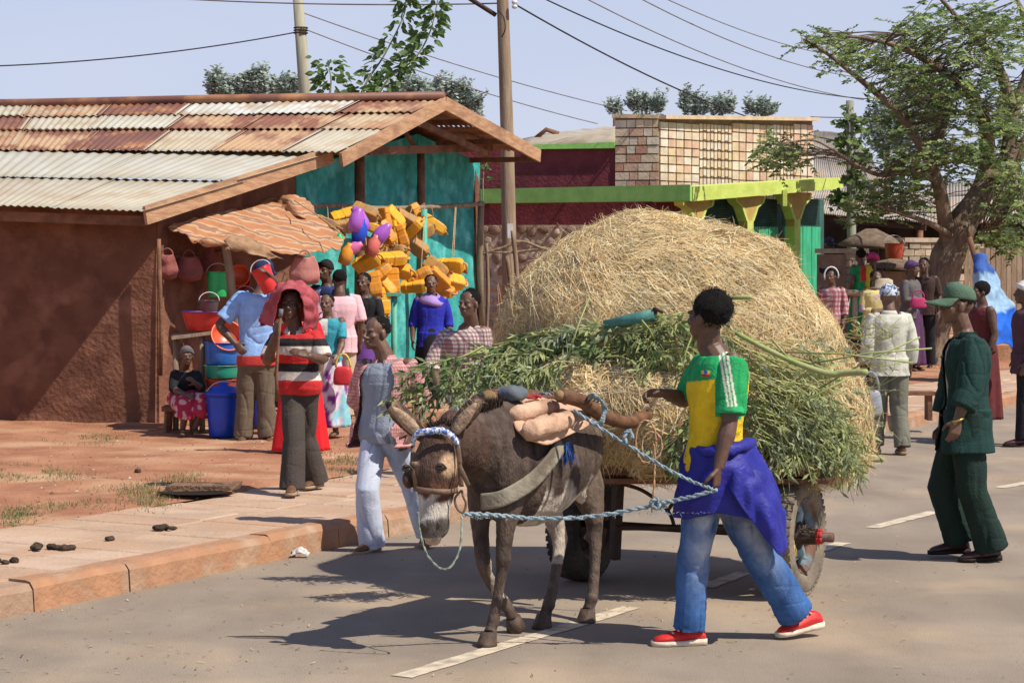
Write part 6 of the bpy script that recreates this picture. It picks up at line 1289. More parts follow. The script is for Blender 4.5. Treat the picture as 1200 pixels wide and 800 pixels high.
cans = {'top row just under the rail': [(385, 262, 20, Dn), (404, 253, -15, B), (430, 249, 20, Dn), (450, 258, 82, O_), (463, 255, 48, B), (478, 258, 30, Dn), (489, 254, 62, O_), (510, 264, 36, B)],
 'second row of the cluster': [(407, 265, -8, Dn), (441, 269, 26, B), (453, 274, 60, O_), (462, 275, 86, B), (472, 277, 72, O_), (484, 268, -40, B), (497, 272, -30, Dn)],
 'third row of the cluster': [(436, 288, 20, Dn), (464, 293, -5, Dn), (472, 290, 80, O_), (489, 290, 35, Dn)],
 'lower left bunch': [(431, 307, -22, B), (461, 303, -3, B), (446, 319, -35, O_), (468, 317, 6, B), (439, 333, 80, O_), (453, 336, 50, B), (460, 330, 85, O_), (447, 354, 86, B)],
 'lower right bunch': [(487, 335, -5, B), (493, 323, -28, O_), (512, 315, 35, Dn), (529, 312, 0, B), (514, 328, 42, O_), (530, 329, 14, B), (519, 341, 10, O_)]}
ordn = ['leftmost', 'second from the left', 'third from the left', 'fourth from the left', 'fifth from the left', 'sixth from the left', 'seventh from the left', 'rightmost']
used_p = set(); rj = random.Random(4); rope_mb = MB()
for row, L_ in cans.items():
    L_ = sorted(L_)
    for i, (x, y, a, tone) in enumerate(L_):
        D_ = 24.9 + (x - 380) / 180 * 3.4 + rj.uniform(-.2, .2) if 'lower' not in row else 25.0 + (x - 430) / 100 * 1.6 + rj.uniform(-.15, .15)
        o = protos[tone] if tone not in used_p else copy_tree(protos[tone]); used_p.add(tone)
        o.location = P(x, y, D_); Mx = Matrix.Rotation(rj.uniform(-.5, .5), 3, 'Z') @ Matrix.Rotation(R(a), 3, 'Y') @ Matrix.Rotation(rj.uniform(-1.2, 1.2), 3, 'X'); o.rotation_euler = Mx.to_euler(); s_ = rj.uniform(.82, .98) * (1.05 if tone == B else 1); o.scale = (s_, s_, s_)
        tag(o, f"{tone} jerrycan, {ordn[i] if i < len(L_) - 1 else 'rightmost'} in the {row}", 'jerrycan', 'jerrycans hanging on the shop front')
        if rj.random() < .6: rope_mb.tube([P(x, y, D_), P(x + rj.uniform(-6, 6), 243, 26 + (x - 420) / 60 * .9)], .006, 4)
st_ = thing('hanging_string', 'thin strings tying the jerrycans up to the wooden rail', 'string', P(460, 300, 26.5)); rope_mb.build('strings', tan, st_, kind='stuff')
jp = [(.03, 0), (.06, .01), (.07, .08), (.065, .16), (.035, .2), (.03, .23)]
for (x, y, t_, m__, lb, s_) in ((419, 275, 10, BLUE, 'blue jug with lilac top hanging by the awning end', 1.), (428, 262, -25, PURP, 'uppermost purple jug in the jug bunch', 1.1), (414, 262, 15, PURP, 'purple jug left of the blue one', 1), (438, 275, 40, PURP, 'purple jug on the right of the jug bunch', 1), (433, 290, 20, pl('salmon', (.7, .16, .12)), 'salmon red jug at the bottom of the jug bunch', .9), (424, 270, -10, BLUR, 'dark blue jug in the middle of the jug bunch', .9), (404, 287, 60, PINK, 'pink ball-shaped jug at the awning corner', .8), (402, 300, 20, cy[O_], 'orange round pot below the pink jug', .9), (398, 279, 0, GREEN, 'small green pot at the awning corner', .55)):
    lathe('jug', lb, 'jug', P(x, y + 10, 24.3 + (x - 400) * .01), [(r * s_ * 1.2, z * s_ * 1.2) for r, z in jp], m__, t_, 'plastic jugs hanging by the awning')
# ================= OTHER PEOPLE
def Mc(n_, c, c2=None, **k): return cloth(n_, c, c2, **k)
def bag(par_, name, label, c, w_, h_, m__, strap=None):
    t = thing(name, label, 'bag', c); mb = MB(); mb.loft([ring(c + UP * z, V((w_ * k, 0, 0)), V((0, w_ * .5 * k, 0)), 14, 2.6) for z, k in ((-h_, .8), (-h_ * .9, 1), (0, .95), (h_ * .7, .8), (h_ * .8, .5))]); mb.build('pouch', m__, t, sub=1)
    mb = MB(); mb.tube([c + V((w_ * .7 * math.cos(a), 0, h_ * .7 + h_ * 1.3 * math.sin(a))) for a in [math.pi * k / 8 for k in range(9)]], .01, 6); mb.build('strap', strap or m__, t); return t
# man in light blue shirt reaching up
J = pj(21.2, head=(311, 322, .1), neck=(306, 341, .05), shL=(284, 348, .0), shR=(322, 350, .05), elL=(256, 381, -.08), wrL=(276, 403, -.12), elR=(330, 338, -.1), wrR=(316, 323, -.25), hipL=(291, 424, 0), hipR=(309, 424, 0), knL=(288, 468, 0), anL=(285, 510, 0), toL=(282, 519, -.15), knR=(312, 470, 0), anR=(314, 510, 0), toR=(318, 521, -.15), s=.98)
def bluesh(a):
    x, y = pxy(a); c = np.tile(A3(.30, .50, .85), (len(a), 1)); c[y > 417] = (.5, .05, .04); return c
olive = Mc('olive_trousers', (.16, .125, .085), (.12, .09, .06))
m_blue = person(J, 'man in a light blue shirt and olive trousers reaching up to the buckets', (.55, .8, -.1), SK, vox=.007, shirt=dict(m=clothA, cf=bluesh, sleeve=.8, sr=(.085, .085, .09), hem=-.1, add=.03, fold=.014), trousers=dict(m=olive, r=(.11, .09, .09), fold=.016), shoes=dict(m=brsand, sole=tsole))
cap(m_blue, J['head'], (.55, .8, 0), Mc('navy_cap', (.02, .03, .09)), .06)
# pink shirt man from behind
J, fd = stand(398, 23.3, 1.62, 168, arms='down', stride=.05); person(J, 'man in a plain pale pink shirt seen from behind', fd, SK, vox=.007, shirt=dict(m=Mc('pale_pink_cotton', (.78, .50, .52), (.70, .43, .46)), sleeve=.9, sr=(.08, .075, .078), hem=-.3, add=.03, fold=.01), trousers=dict(m=Mc('khaki', (.6, .46, .3))), shoes=dict(m=brsand, sole=tsole))
# girl with tie-dye skirt
def tie(a):
    n = nfield(a, 4, 5, (1, 1, .5)) + .5 * nfield(a, 11, 9); c = np.tile(A3(.62, .55, .6), (len(a), 1)); c[n > .12] = (.25, .04, .26); c[n > .3] = (.10, .02, .12); c[(n < -.15)] = (.25, .55, .62); return c
def girltop(a):
    x, y = pxy(a); c = np.tile(A3(.05, .35, .42), (len(a), 1)); c[(y < 393) & (x < 384)] = (.75, .72, .68); return c
J, fd = stand(384, 21.4, 1.40, 15, arms='face'); person(J, 'girl in a teal top and purple tie-dye skirt holding a hand to her face', fd, SK2, vox=.007, hair='cropped', shirt=dict(m=clothA, cf=girltop, sleeve=.75, sr=(.06, .055, .055), hem=-.16, add=.012), skirt=dict(m=clothA, cf=tie, z=.1, r=.21), shoes=dict(bare=True))
bag(None, 'shoulder_bag', 'small bright red bag carried by the girl in the tie-dye skirt', P(402, 439, 21.15), .10, .10, mat('red_leather', (.6, .04, .045), rough=.45), mat('yellow_strap', (.7, .6, .15)))
# person in a long red dress behind the striped man
J, fd = stand(352, 19.6, 1.42, 10, arms='down'); redd = Mc('bright_red_cloth', (.72, .02, .03), (.6, .015, .02)); person(J, 'woman in a long bright red dress half hidden behind the striped polo man', fd, SK2, vox=.008, shirt=dict(m=redd, sleeve=.8, hem=-.16, add=.01), skirt=dict(m=redd, z=.03, r=.24), shoes=dict(bare=True))
# dark dressed woman in the shop mouth
blk = Mc('black_cloth', (.018, .017, .02))
def bandsk(a):
    z = a[:, 2]; c = np.tile(A3(.16, .06, .30), (len(a), 1)); c[(z > .98) & (z < 1.05)] = (.7, .68, .75); c[(z > 1.1) & (z < 1.14)] = (.7, .68, .75); return c
J, fd = stand(427, 24.3, 1.58, 20, arms='fold'); person(J, 'woman in black top and purple skirt with white bands in the shop mouth', fd, SK, vox=.008, shirt=dict(m=blk, sleeve=1.6, hem=-.1), skirt=dict(m=clothA, cf=bandsk, z=.1, r=.22), shoes=dict(bare=True))
def floral(a):
    n = nfield(a, 18, 2); c = np.tile(A3(.03, .05, .16), (len(a), 1)); c[n > .2] = (.35, .4, .6); return c
J, fd = stand(383, 25.2, 1.72, 30, arms='fold'); m_ = person(J, 'woman in a navy flowered top and dark headscarf behind the pink shirt', fd, SK, vox=.008, hair=None, shirt=dict(m=clothA, cf=floral, sleeve=1.5, hem=-.16), skirt=dict(m=blk, z=.1, r=.22), shoes=dict(bare=True)); wrap(m_, 'headscarf', J['head'], fd, blk)
# woman in blue
J, fd = stand(505, 25.6, 1.55, -5, arms='down'); m_ = person(J, 'woman in a royal blue top with a lilac neck scarf under the jerrycans', fd, SK2, vox=.007, hair='short', shirt=dict(m=Mc('royal_blue_lace', (.03, .04, .45), (.02, .025, .3), scale=40), sleeve=1.3, sr=(.072, .065, .06), hem=-.3, add=.02), skirt=dict(m=blk, z=.1, r=.22), shoes=dict(bare=True))
mb = MB(); n0 = J['neck'] - UP * .05; mb.loft([[n0 + V((math.cos(a) * r, math.sin(a) * r * .9, z + .02 * math.sin(a * 2))) for a in [2 * math.pi * k / 24 for k in range(24)]] for r, z in ((.15, -.07), (.16, -.03), (.11, .02), (.075, .05))], cap=False); mb.build('neck_scarf', Mc('lilac_scarf', (.4, .26, .6)), m_, solid=.01)
# plaid man
J = pj(17.6, head=(549, 356, -.05), neck=(553, 380, .0), shL=(566, 388, -.05), shR=(522, 392, .08), elL=(574, 430, -.05), wrL=(560, 462, -.2), elR=(505, 428, .0), wrR=(516, 458, -.22), hipL=(558, 448, 0), hipR=(540, 448, .02), knL=(560, 505, -.05), anL=(562, 552, 0), toL=(556, 563, -.2), knR=(538, 505, -.05), anR=(536, 552, 0), toR=(528, 563, -.2), s=.94)
person(J, 'man in a maroon and cream checked shirt looking down beside the hay', (-.5, -.85, -.12), SK, vox=.006, hair='short', shirt=dict(m=checks((.66, .60, .54), (.20, .035, .05), .032, .4), sleeve=1.35, sr=(.078, .07, .068), hem=-.2, add=.02, collar=True, collar_m=Mc('cream_collar', (.6, .5, .45))), trousers=dict(m=paj, r=(.1, .08, .08)), shoes=dict(m=brsand, sole=tsole))
# seated child
J = pj(21.8, head=(219, 417, -.1), neck=(216, 431, -.03), shL=(229, 437, -.05), shR=(205, 437, .03), elL=(236, 455, -.2), wrL=(228, 448, -.3), elR=(203, 456, -.15), wrR=(218, 462, -.32), hipL=(221, 468, 0), hipR=(207, 468, 0), knL=(238, 472, -.32), anL=(228, 503, -.3), toL=(232, 510, -.42), knR=(218, 476, -.36), anR=(214, 503, -.32), toR=(214, 512, -.46), s=.78)
def flow(a):
    n = nfield(a, 16, 2); c = np.tile(A3(.42, .03, .07), (len(a), 1)); c[n > .18] = (.62, .4, .38); return c
m_ = person(J, 'child in a black top and red flowered wrap sitting by the mud wall', (.25, -.95, -.1), SK, vox=.007, hair=None, shirt=dict(m=blk, sleeve=1.2, sr=(.07, .06, .055), hem=-.1), trousers=dict(m=clothA, cf=flow, r=(.13, .12, .13), len=.45, name='wrap_skirt'), shoes=dict(bare=True)); wrap(m_, 'headscarf', J['head'], (.25, -.95, 0), Mc('grey_scarf', (.16, .14, .15)), .8)
sl_ = thing('stool', 'low wooden stool under the seated child', 'stool', V((P(212, 500, 21.9).x, 21.9, .15))); mb = MB(); mb.box(V((sl_.location.x, 21.9, .40)), (.34, .28, .05)); mb.build('seat', dkw, sl_, smooth=False)
for sx in (-1, 1):
    for sy in (-1, 1): mb = MB(); mb.bar(V((sl_.location.x + sx * .13, 21.9 + sy * .1, .13)), V((sl_.location.x + sx * .12, 21.9 + sy * .09, .376)), .04, .04); mb.build('leg', dkw, sl_, smooth=False)
# white shirt man walking away
def soiled(a):
    n = nfield(a, 6, 3) + .4 * nfield(a, 18, 1); c = np.tile(A3(.56, .55, .46), (len(a), 1)); c[n > .25] = (.46, .44, .36); return c
J, fd = stand(1042, 21.3, 1.64, 172, zg=0, arms='down', stride=.12); m_ = person(J, 'man in a worn white shirt and patterned skullcap walking away', fd, SK2, vox=.0065, hair=None, shirt=dict(m=clothA, cf=soiled, sleeve=1.75, sr=(.082, .075, .07), hem=-.28, add=.03, flare=.02, fold=.01, collar=True, collar_m=clothA, collar_c=(.56, .55, .46)), trousers=dict(m=Mc('faded_green_trousers', (.20, .20, .15), (.13, .13, .1), scale=5), r=(.11, .09, .085), fold=.016), shoes=dict(m=brsand, sole=tsole))
wrap(m_, 'skullcap', J['head'], fd, mat('blue_white_print', (.55, .62, .68), (.03, .05, .12), scale=40, lo=.48, hi=.54))
bag(None, 'plastic_bag', 'thin pale plastic bag held by the white shirt man', P(1020, 470, 21.0), .12, .14, mat('thin_plastic', (.6, .62, .68), rough=.3, trans=.5))
J, fd = stand(1151, 22.8, 1.53, 70, zg=.12, arms='down'); person(J, 'woman with pinned black hair hidden behind the green suited man', fd, SK, vox=.008, hair='thick', shirt=dict(m=Mc('dark_red_dress', (.14, .03, .03)), sleeve=0, hem=-.1), skirt=dict(m=Mc('dark_red_skirt', (.14, .03, .03)), z=.1, r=.2), shoes=dict(bare=True))
J, fd = stand(1204, 22.2, 1.66, 90, zg=0, arms='down', stride=.08); m_ = person(J, 'man in a plum jacket and white cap cut by the right picture edge', fd, SK, vox=.007, hair=None, shirt=dict(m=Mc('plum_jacket', (.10, .045, .065)), sleeve=1.85, sr=(.085, .078, .07), hem=-.36, add=.04, flare=.02), trousers=dict(m=blk), shoes=dict(m=brshoe, sole=bsole)); wrap(m_, 'white_cap', J['head'], fd, Mc('white_knit', (.7, .7, .66)))
J, fd = stand(975, 33, 1.56, 30, arms='down'); m_ = person(J, 'man in a red and white plaid shirt just right of the hay', fd, SK, vox=.010, hair='short', shirt=dict(m=checks((.6, .5, .5), (.35, .04, .05), .07, .5), sleeve=1.6, hem=-.2), trousers=dict(m=blk), shoes=dict(m=brsand))
mb = MB(); mb.tube([J['head'] + V((.105 * math.cos(a), -.02, .02 + .13 * math.sin(a))) for a in [k * math.pi / 8 - .3 for k in range(11)]], .012, 6); mb.build('headband', WHT, m_)
ter = MB(); ter.box(V((P(1000, 300, 40).x + .6, 42.5, .27)), (5.4, 11.5, .3)); struct(ter.build('earth_terrace', dirt, smooth=False))
J, fd = stand(971, 38.5, 1.72, -20, zg=.5, arms='forward'); m_ = person(J, 'man in a dark blue jacket and cap working at the dark shed', fd, SK, vox=.010, hair=None, shirt=dict(m=Mc('midnight_jacket', (.018, .02, .035)), sleeve=1.8, hem=-.3, add=.04), trousers=dict(m=blk), shoes=dict(m=brshoe)); cap(m_, J['head'], fd, Mc('dark_blue_cap', (.03, .035, .06)))
def ethi(a):
    x = a[:, 0] - a[:, 0].mean(); c = np.tile(A3(.02, .30, .10), (len(a), 1)); c[x > .06] = (.65, .55, .05); c[(np.abs(x - .02) < .05) & (a[:, 2] > a[:, 2].max() - .28)] = (.6, .05, .03); return c
J, fd = stand(1009, 37, 1.6, 150, zg=.43, arms='down'); person(J, 'woman in a green, yellow and red dress at the block pillar', fd, SK, vox=.010, hair='thick', shirt=dict(m=clothA, cf=ethi, sleeve=.5, hem=-.16), skirt=dict(m=clothA, cf=ethi, z=.1, r=.2), shoes=dict(bare=True))
J, fd = stand(1023, 38, 1.5, 10, zg=.42, arms='fold'); m_ = person(J, 'woman with a bright pink headscarf in front of the thatched stall', fd, SK, vox=.010, hair=None, shirt=dict(m=Mc('brown_top', (.2, .12, .08)), sleeve=1.2, hem=-.16), skirt=dict(m=blk, z=.1, r=.2), shoes=dict(bare=True)); wrap(m_, 'headscarf', J['head'], fd, Mc('hot_pink', (.65, .06, .22)), 1.25)
J, fd = stand(1026, 30, 1.57, -15, arms='fold'); m_ = person(J, 'woman in a lilac and yellow shawl behind the white shirt man', fd, SK, vox=.009, hair='short', shirt=dict(m=mat('lilac_yellow_print', (.35, .25, .4), (.6, .5, .2), scale=5, lo=.47, hi=.53), sleeve=1.4, hem=-.3, add=.04), skirt=dict(m=blk, z=.1, r=.2), shoes=dict(bare=True))
ht = thing('straw_hat', 'pale straw hat on a bundle just above the skullcap', 'hat', P(1036, 338, 24)); mb = MB(); c = P(1036, 338, 24); mb.loft([ring(c + UP * z, V((r, 0, 0)), V((0, r, 0)), 16, 2) for r, z in ((.16, 0), (.165, .01), (.10, .02), (.095, .09), (.05, .11))]); mb.build('hat', Mc('straw_weave', (.5, .42, .28)), ht)
J, fd = stand(1067, 33.5, 1.68, -50, arms='fold'); m_ = person(J, 'woman with purple headscarf and grey sweater under the tree', fd, SK, vox=.010, hair=None, shirt=dict(m=Mc('grey_sweater', (.13, .12, .12)), sleeve=1.7, hem=-.2, add=.03), skirt=dict(m=Mc('plum_skirt', (.1, .04, .1)), z=.1, r=.22), shoes=dict(bare=True)); wrap(m_, 'headscarf', J['head'], fd, Mc('purple_scarf', (.10, .05, .14)), 1.1)
bag(None, 'cloth_bag', 'pink bag at the hip of the woman in the grey sweater', P(1076, 354, 33.1), .13, .09, Mc('magenta_cloth', (.5, .05, .16)))
J, fd = stand(1083, 34.5, 1.74, 20, arms='down'); person(J, 'man in a dark shirt beside the tree trunk', fd, SK, vox=.010, hair='short', shirt=dict(m=Mc('dark_brown_shirt', (.06, .035, .03)), sleeve=.9, hem=-.2), trousers=dict(m=blk), shoes=dict(m=brshoe))
vessel('bucket', 'red bucket on the ledge of the thatched stall', 'bucket', P(1048, 303, 39), .17, .14, .27, pl('brick_red', (.5, .07, .03)))
ch_ = thing('bench', 'small brown bench at the kerb behind the white shirt man', 'bench', V((P(1062, 480, 24).x, 24, .15))); mb = MB(); mb.box(V((P(1062, 480, 24).x, 24, .42)), (.6, .25, .04)); mb.build('seat', dkw, ch_, smooth=False)
for sx in (-.24, .24): mb = MB(); mb.bar(V((P(1062, 480, 24).x + sx, 24, .13)), V((P(1062, 480, 24).x + sx, 24, .40)), .05, .2); mb.build('leg', dkw, ch_, smooth=False)
# blue tarp by the tree
tp_ = thing('blue_tarp', 'torn pale and royal blue tarpaulin draped from a stick', 'tarpaulin', P(1165, 412, 31))
def tarpc(a):
    x, y = pxy(a); n = nfield(a, 3, 4); c = np.tile(A3(.30, .46, .62), (len(a), 1)); c[(y + 20 * n + (x - 1165) * .3) > 362] = (.02, .14, .66); c[(y < 320)] = (.05, .12, .4); return c
m_ = drape([[P(1146, 300, 31.2), P(1149, 299, 31.1), P(1152, 301, 31.2), P(1155, 304, 31.3)], [P(1142, 325, 31.1), P(1150, 322, 30.9), P(1160, 324, 31.2), P(1166, 329, 31.3)], [P(1140, 352, 31), P(1153, 352, 30.7), P(1168, 346, 31.1), P(1180, 344, 31.2)], [P(1142, 380, 31.0), P(1156, 382, 30.6), P(1172, 378, 31.0), P(1190, 372, 31.2)], [P(1150, 396, 31.0), P(1162, 405, 30.6), P(1177, 402, 31.0), P(1189, 411, 31.2)]], 10, 9, .07, 2.6, 1.)
m_.build('sheet', clothA, tp_, cols=tarpc(np.array(m_.v)), solid=.006); mb = MB(); mb.tube([P(1136, 278, 31.3), P(1150, 330, 31.3), P(1160, 415, 31.4)], .04, 7); mb.build('stick', dkw, tp_)
# ================= TREES
bark = mat('tree_bark', (.21, .15, .105), (.11, .078, .055), scale=4, rough=.95, bump=1., bscale=14, stretch=(3, 3, .6), grime=(.28, .21, .15), gscale=2)
tlm = [mat('tree_leaf', (.20, .28, .085), (.14, .21, .06), scale=3, rough=.6, bump=0, trans=.35), mat('tree_leaf_light', (.34, .43, .15), (.26, .34, .11), scale=3, rough=.6, bump=0, trans=.35), mat('tree_leaf_dark', (.11, .16, .06), (.08, .12, .05), scale=3, rough=.6, bump=0, trans=.3)]
tree = thing('big_tree', 'large spreading tree with a thick leaning trunk at the roadside', 'tree', P(1088, 425, 36))
DT = 36.
def tp(x, y, d=0): return P(x, y, DT + d)
limbs = [([(1080, 428, 0), (1092, 385, 0), (1102, 340, 0), (1112, 300, 0), (1128, 265, 0), (1152, 225, .2), (1180, 190, .4), (1215, 160, .6)], [.38, .31, .28, .27, .24, .2, .17, .13]),
 ([(1114, 296, 0), (1106, 250, -.2), (1098, 212, -.4), (1080, 172, -.6), (1052, 132, -.9), (1010, 95, -1.1), (965, 60, -1.3), (942, 46, -1.4)], [.16, .12, .10, .085, .065, .045, .025, .012]),
 ([(1150, 228, .2), (1158, 180, .3), (1150, 130, 0), (1120, 95, -.4), (1070, 62, -.8), (1015, 45, -1.), (965, 42, -1.2)], [.17, .13, .11, .08, .055, .03, .012]),
 ([(1180, 190, .4), (1185, 130, .6), (1165, 70, .5), (1130, 30, .2), (1095, -10, 0)], [.15, .11, .08, .05, .02]),
 ([(1185, 140, .6), (1205, 80, 1), (1200, 20, 1.2), (1180, -20, 1.2)], [.11, .08, .05, .02]),
 ([(1100, 215, -.4), (1070, 200, -.8), (1030, 205, -1.2), (990, 185, -1.6), (955, 165, -2), (915, 168, -2.2)], [.06, .045, .035, .025, .016, .008]),
 ([(1120, 280, 0), (1090, 262, -.8), (1055, 250, -1.2), (1025, 240, -1.5)], [.06, .045, .03, .015]), ([(1190, 180, .5), (1185, 230, -.2), (1170, 262, -.6), (1150, 270, -.9)], [.06, .04, .025, .012]),
 ([(1098, 170, -.4), (1112, 120, .3), (1090, 80, .8), (1060, 40, 1.2)], [.06, .045, .03, .015])]
lp = []
for k, (pts, rr) in enumerate(limbs):
    pth = smoothpath([tp(*p) for p in pts], 5); ra = []
    for i in range(len(pth)): x_ = i / (len(pth) - 1) * (len(rr) - 1); a_ = min(int(x_), len(rr) - 2); ra.append(rr[a_] + (rr[a_ + 1] - rr[a_]) * (x_ - a_))
    mb = MB(); mb.tube(pth, ra, 14); mb.v = [tuple(V(p) + V((noise.noise(V(p) * 3), noise.noise(V(p) * 3.1 + V((5, 0, 0))), 0)) * (.07 if k == 0 else .015)) for p in mb.v]; mb.build('trunk' if k == 0 else 'limb', bark, tree)
    if k: lp += pth
rt_ = random.Random(11)
def leafcloud(parent, blobs, D_, dsp, per, mats_, ll=.07, lw=.018, name='crown', spray=.34, link=None, nleaf=14, droop=.4, vert=False):
    mbs = [MB() for _ in mats_]; tw = MB()
    for (bx, by, rx, ry, k) in blobs:
        for _ in range(int(per * k)):
            u = rt_.gauss(0, .45); v_ = rt_.gauss(0, .45); p = P(bx + rx * max(min(u, 1), -1), by + ry * max(min(v_, 1), -1), D_ + rt_.uniform(-dsp, dsp) * min(1, rx / 40))
            d = (V((rt_.uniform(-.5, .5), rt_.uniform(-.5, .5), 1)) if vert else V((rt_.uniform(-1, 1), rt_.uniform(-1, 1), rt_.uniform(-droop, .5)))).normalized(); ln = spray * rt_.uniform(.5, 1.2)
            if link and rt_.random() < .5:
                q = min(link, key=lambda z: (z - p).length); 
                if (q - p).length < 1.6: tw.tube([q, q.lerp(p, .5) + V((0, 0, .04)), p], [.010, .007, .004], 4)
            e = p + d * ln - UP * ln * .15; tw.tube([p, e], .003, 3); mi = rt_.choices(range(len(mats_)), [5, 3, 3][:len(mats_)])[0]; s_ = d.cross(UP).normalized()
            for j in range(nleaf):
                t = (j // 2 + .5) / (nleaf / 2); sg = 1 if j % 2 else -1; b = p.lerp(e, t); ld = (s_ * sg + d * .5 + V((rt_.uniform(-.3, .3), rt_.uniform(-.3, .3), rt_.uniform(-.5, .3)))).normalized()
                leafquad(mbs[mi], b, ld, V((rt_.uniform(-.7, .7), rt_.uniform(-1.2, .2), rt_.uniform(.1, 1))).normalized(), ll * rt_.uniform(.7, 1.2), lw * rt_.uniform(.8, 1.3))
    for mb_, m__ in zip(mbs, mats_):
        if mb_.v: mb_.build(name, m__, parent, kind='stuff', smooth=False)
    if tw.v: tw.build('twigs', bark, parent, kind='stuff')
leafcloud(tree, [(965, 48, 38, 16, 1.0), (1000, 62, 45, 22, 1.4), (1045, 80, 48, 34, 2.2), (1090, 100, 50, 42, 3), (1085, 35, 45, 34, 2.0), (1130, 40, 45, 45, 2.6), (1175, 50, 45, 55, 3.2), (1140, 120, 50, 45, 3), (1185, 140, 45, 50, 3), (1060, 140, 45, 26, 1.8), (1115, 175, 55, 30, 2.6), (1160, 195, 50, 30, 1.8), (1050, 195, 40, 30, 1.8), (1060, 228, 36, 26, 1.8), (1028, 240, 28, 25, 1.2), (1185, 235, 30, 45, 3.2), (1178, 275, 30, 22, 1.6), (920, 178, 36, 20, 1.6), (905, 190, 20, 12, .4), (1005, 250, 14, 14, .4)], DT, 2.2, 46, tlm, ll=.088, lw=.021, link=lp)
vp = thing('vine_post', 'slim pale post wrapped in climbing leaves left of the tree', 'post', P(997, 300, 41)); mb = MB(); mb.tube([P(1000, 395, 41), P(998, 290, 41), P(996, 118, 41)], [.10, .09, .075], 10); mb.build('post', mat('pale_post', (.32, .33, .25), (.22, .22, .17), scale=3, rough=.8), vp)
leafcloud(vp, [(998, 150, 14, 26, .5), (1002, 180, 14, 20, .4), (1000, 210, 16, 20, .5), (990, 235, 14, 12, .4)], 41, .4, 60, [tlm[0], tlm[2]], ll=.13, lw=.05, name='leaves', spray=.3, nleaf=8)
# distant tree tops
fleaf = [mat('hazed_far_leaf', (.45, .52, .44), (.36, .43, .36), rough=.8, bump=0, trans=.2), mat('hazed_far_leaf_dark', (.32, .39, .33), (.25, .31, .26), rough=.8, bump=0, trans=.2)]  # distance haze is mixed into these pale leaf colours
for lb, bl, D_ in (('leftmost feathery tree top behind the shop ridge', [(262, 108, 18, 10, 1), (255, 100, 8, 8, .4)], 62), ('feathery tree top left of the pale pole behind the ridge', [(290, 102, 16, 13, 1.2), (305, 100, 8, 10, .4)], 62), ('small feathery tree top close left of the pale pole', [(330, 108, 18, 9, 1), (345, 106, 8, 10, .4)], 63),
    ('tree top behind the ridge right of the leafy shoots', [(480, 108, 22, 8, 1.0)], 62), ('rounded tree top behind the shop gable apex', [(525, 110, 20, 13, 1.2)], 60), ('low tree top at the far slope of the shop roof', [(548, 124, 14, 10, .7)], 60), ('tiny tree top left above the brick parapet', [(720, 128, 7, 6, .3)], 75), ('broad tree top above the brick parapet corner', [(757, 124, 20, 10, 1.1)], 75), ('tall tree top above the pierced brick panel', [(815, 124, 16, 14, 1.2)], 75), ('narrow tree top near the parapet middle', [(846, 127, 12, 10, .7)], 75), ('rightmost small tree top above the parapet', [(893, 130, 16, 7, .8)], 75), ('haze-coloured tree mass behind the vine post', [(1040, 150, 26, 24, 2.2)], 60), ('dense bushy tree beyond the sheds', [(1075, 130, 30, 40, 3)], 64)):
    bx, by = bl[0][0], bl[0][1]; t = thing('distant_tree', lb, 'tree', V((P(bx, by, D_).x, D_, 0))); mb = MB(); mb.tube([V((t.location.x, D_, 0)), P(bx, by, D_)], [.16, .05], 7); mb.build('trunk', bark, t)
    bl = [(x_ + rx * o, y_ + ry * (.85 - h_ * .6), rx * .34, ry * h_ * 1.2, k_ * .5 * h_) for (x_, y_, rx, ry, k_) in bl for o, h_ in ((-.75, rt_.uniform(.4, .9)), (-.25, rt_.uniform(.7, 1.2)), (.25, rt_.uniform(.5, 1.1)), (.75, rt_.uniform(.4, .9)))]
    leafcloud(t, bl, D_, .7, 62, fleaf, ll=.17, lw=.04, spray=.5, nleaf=12, vert=True)
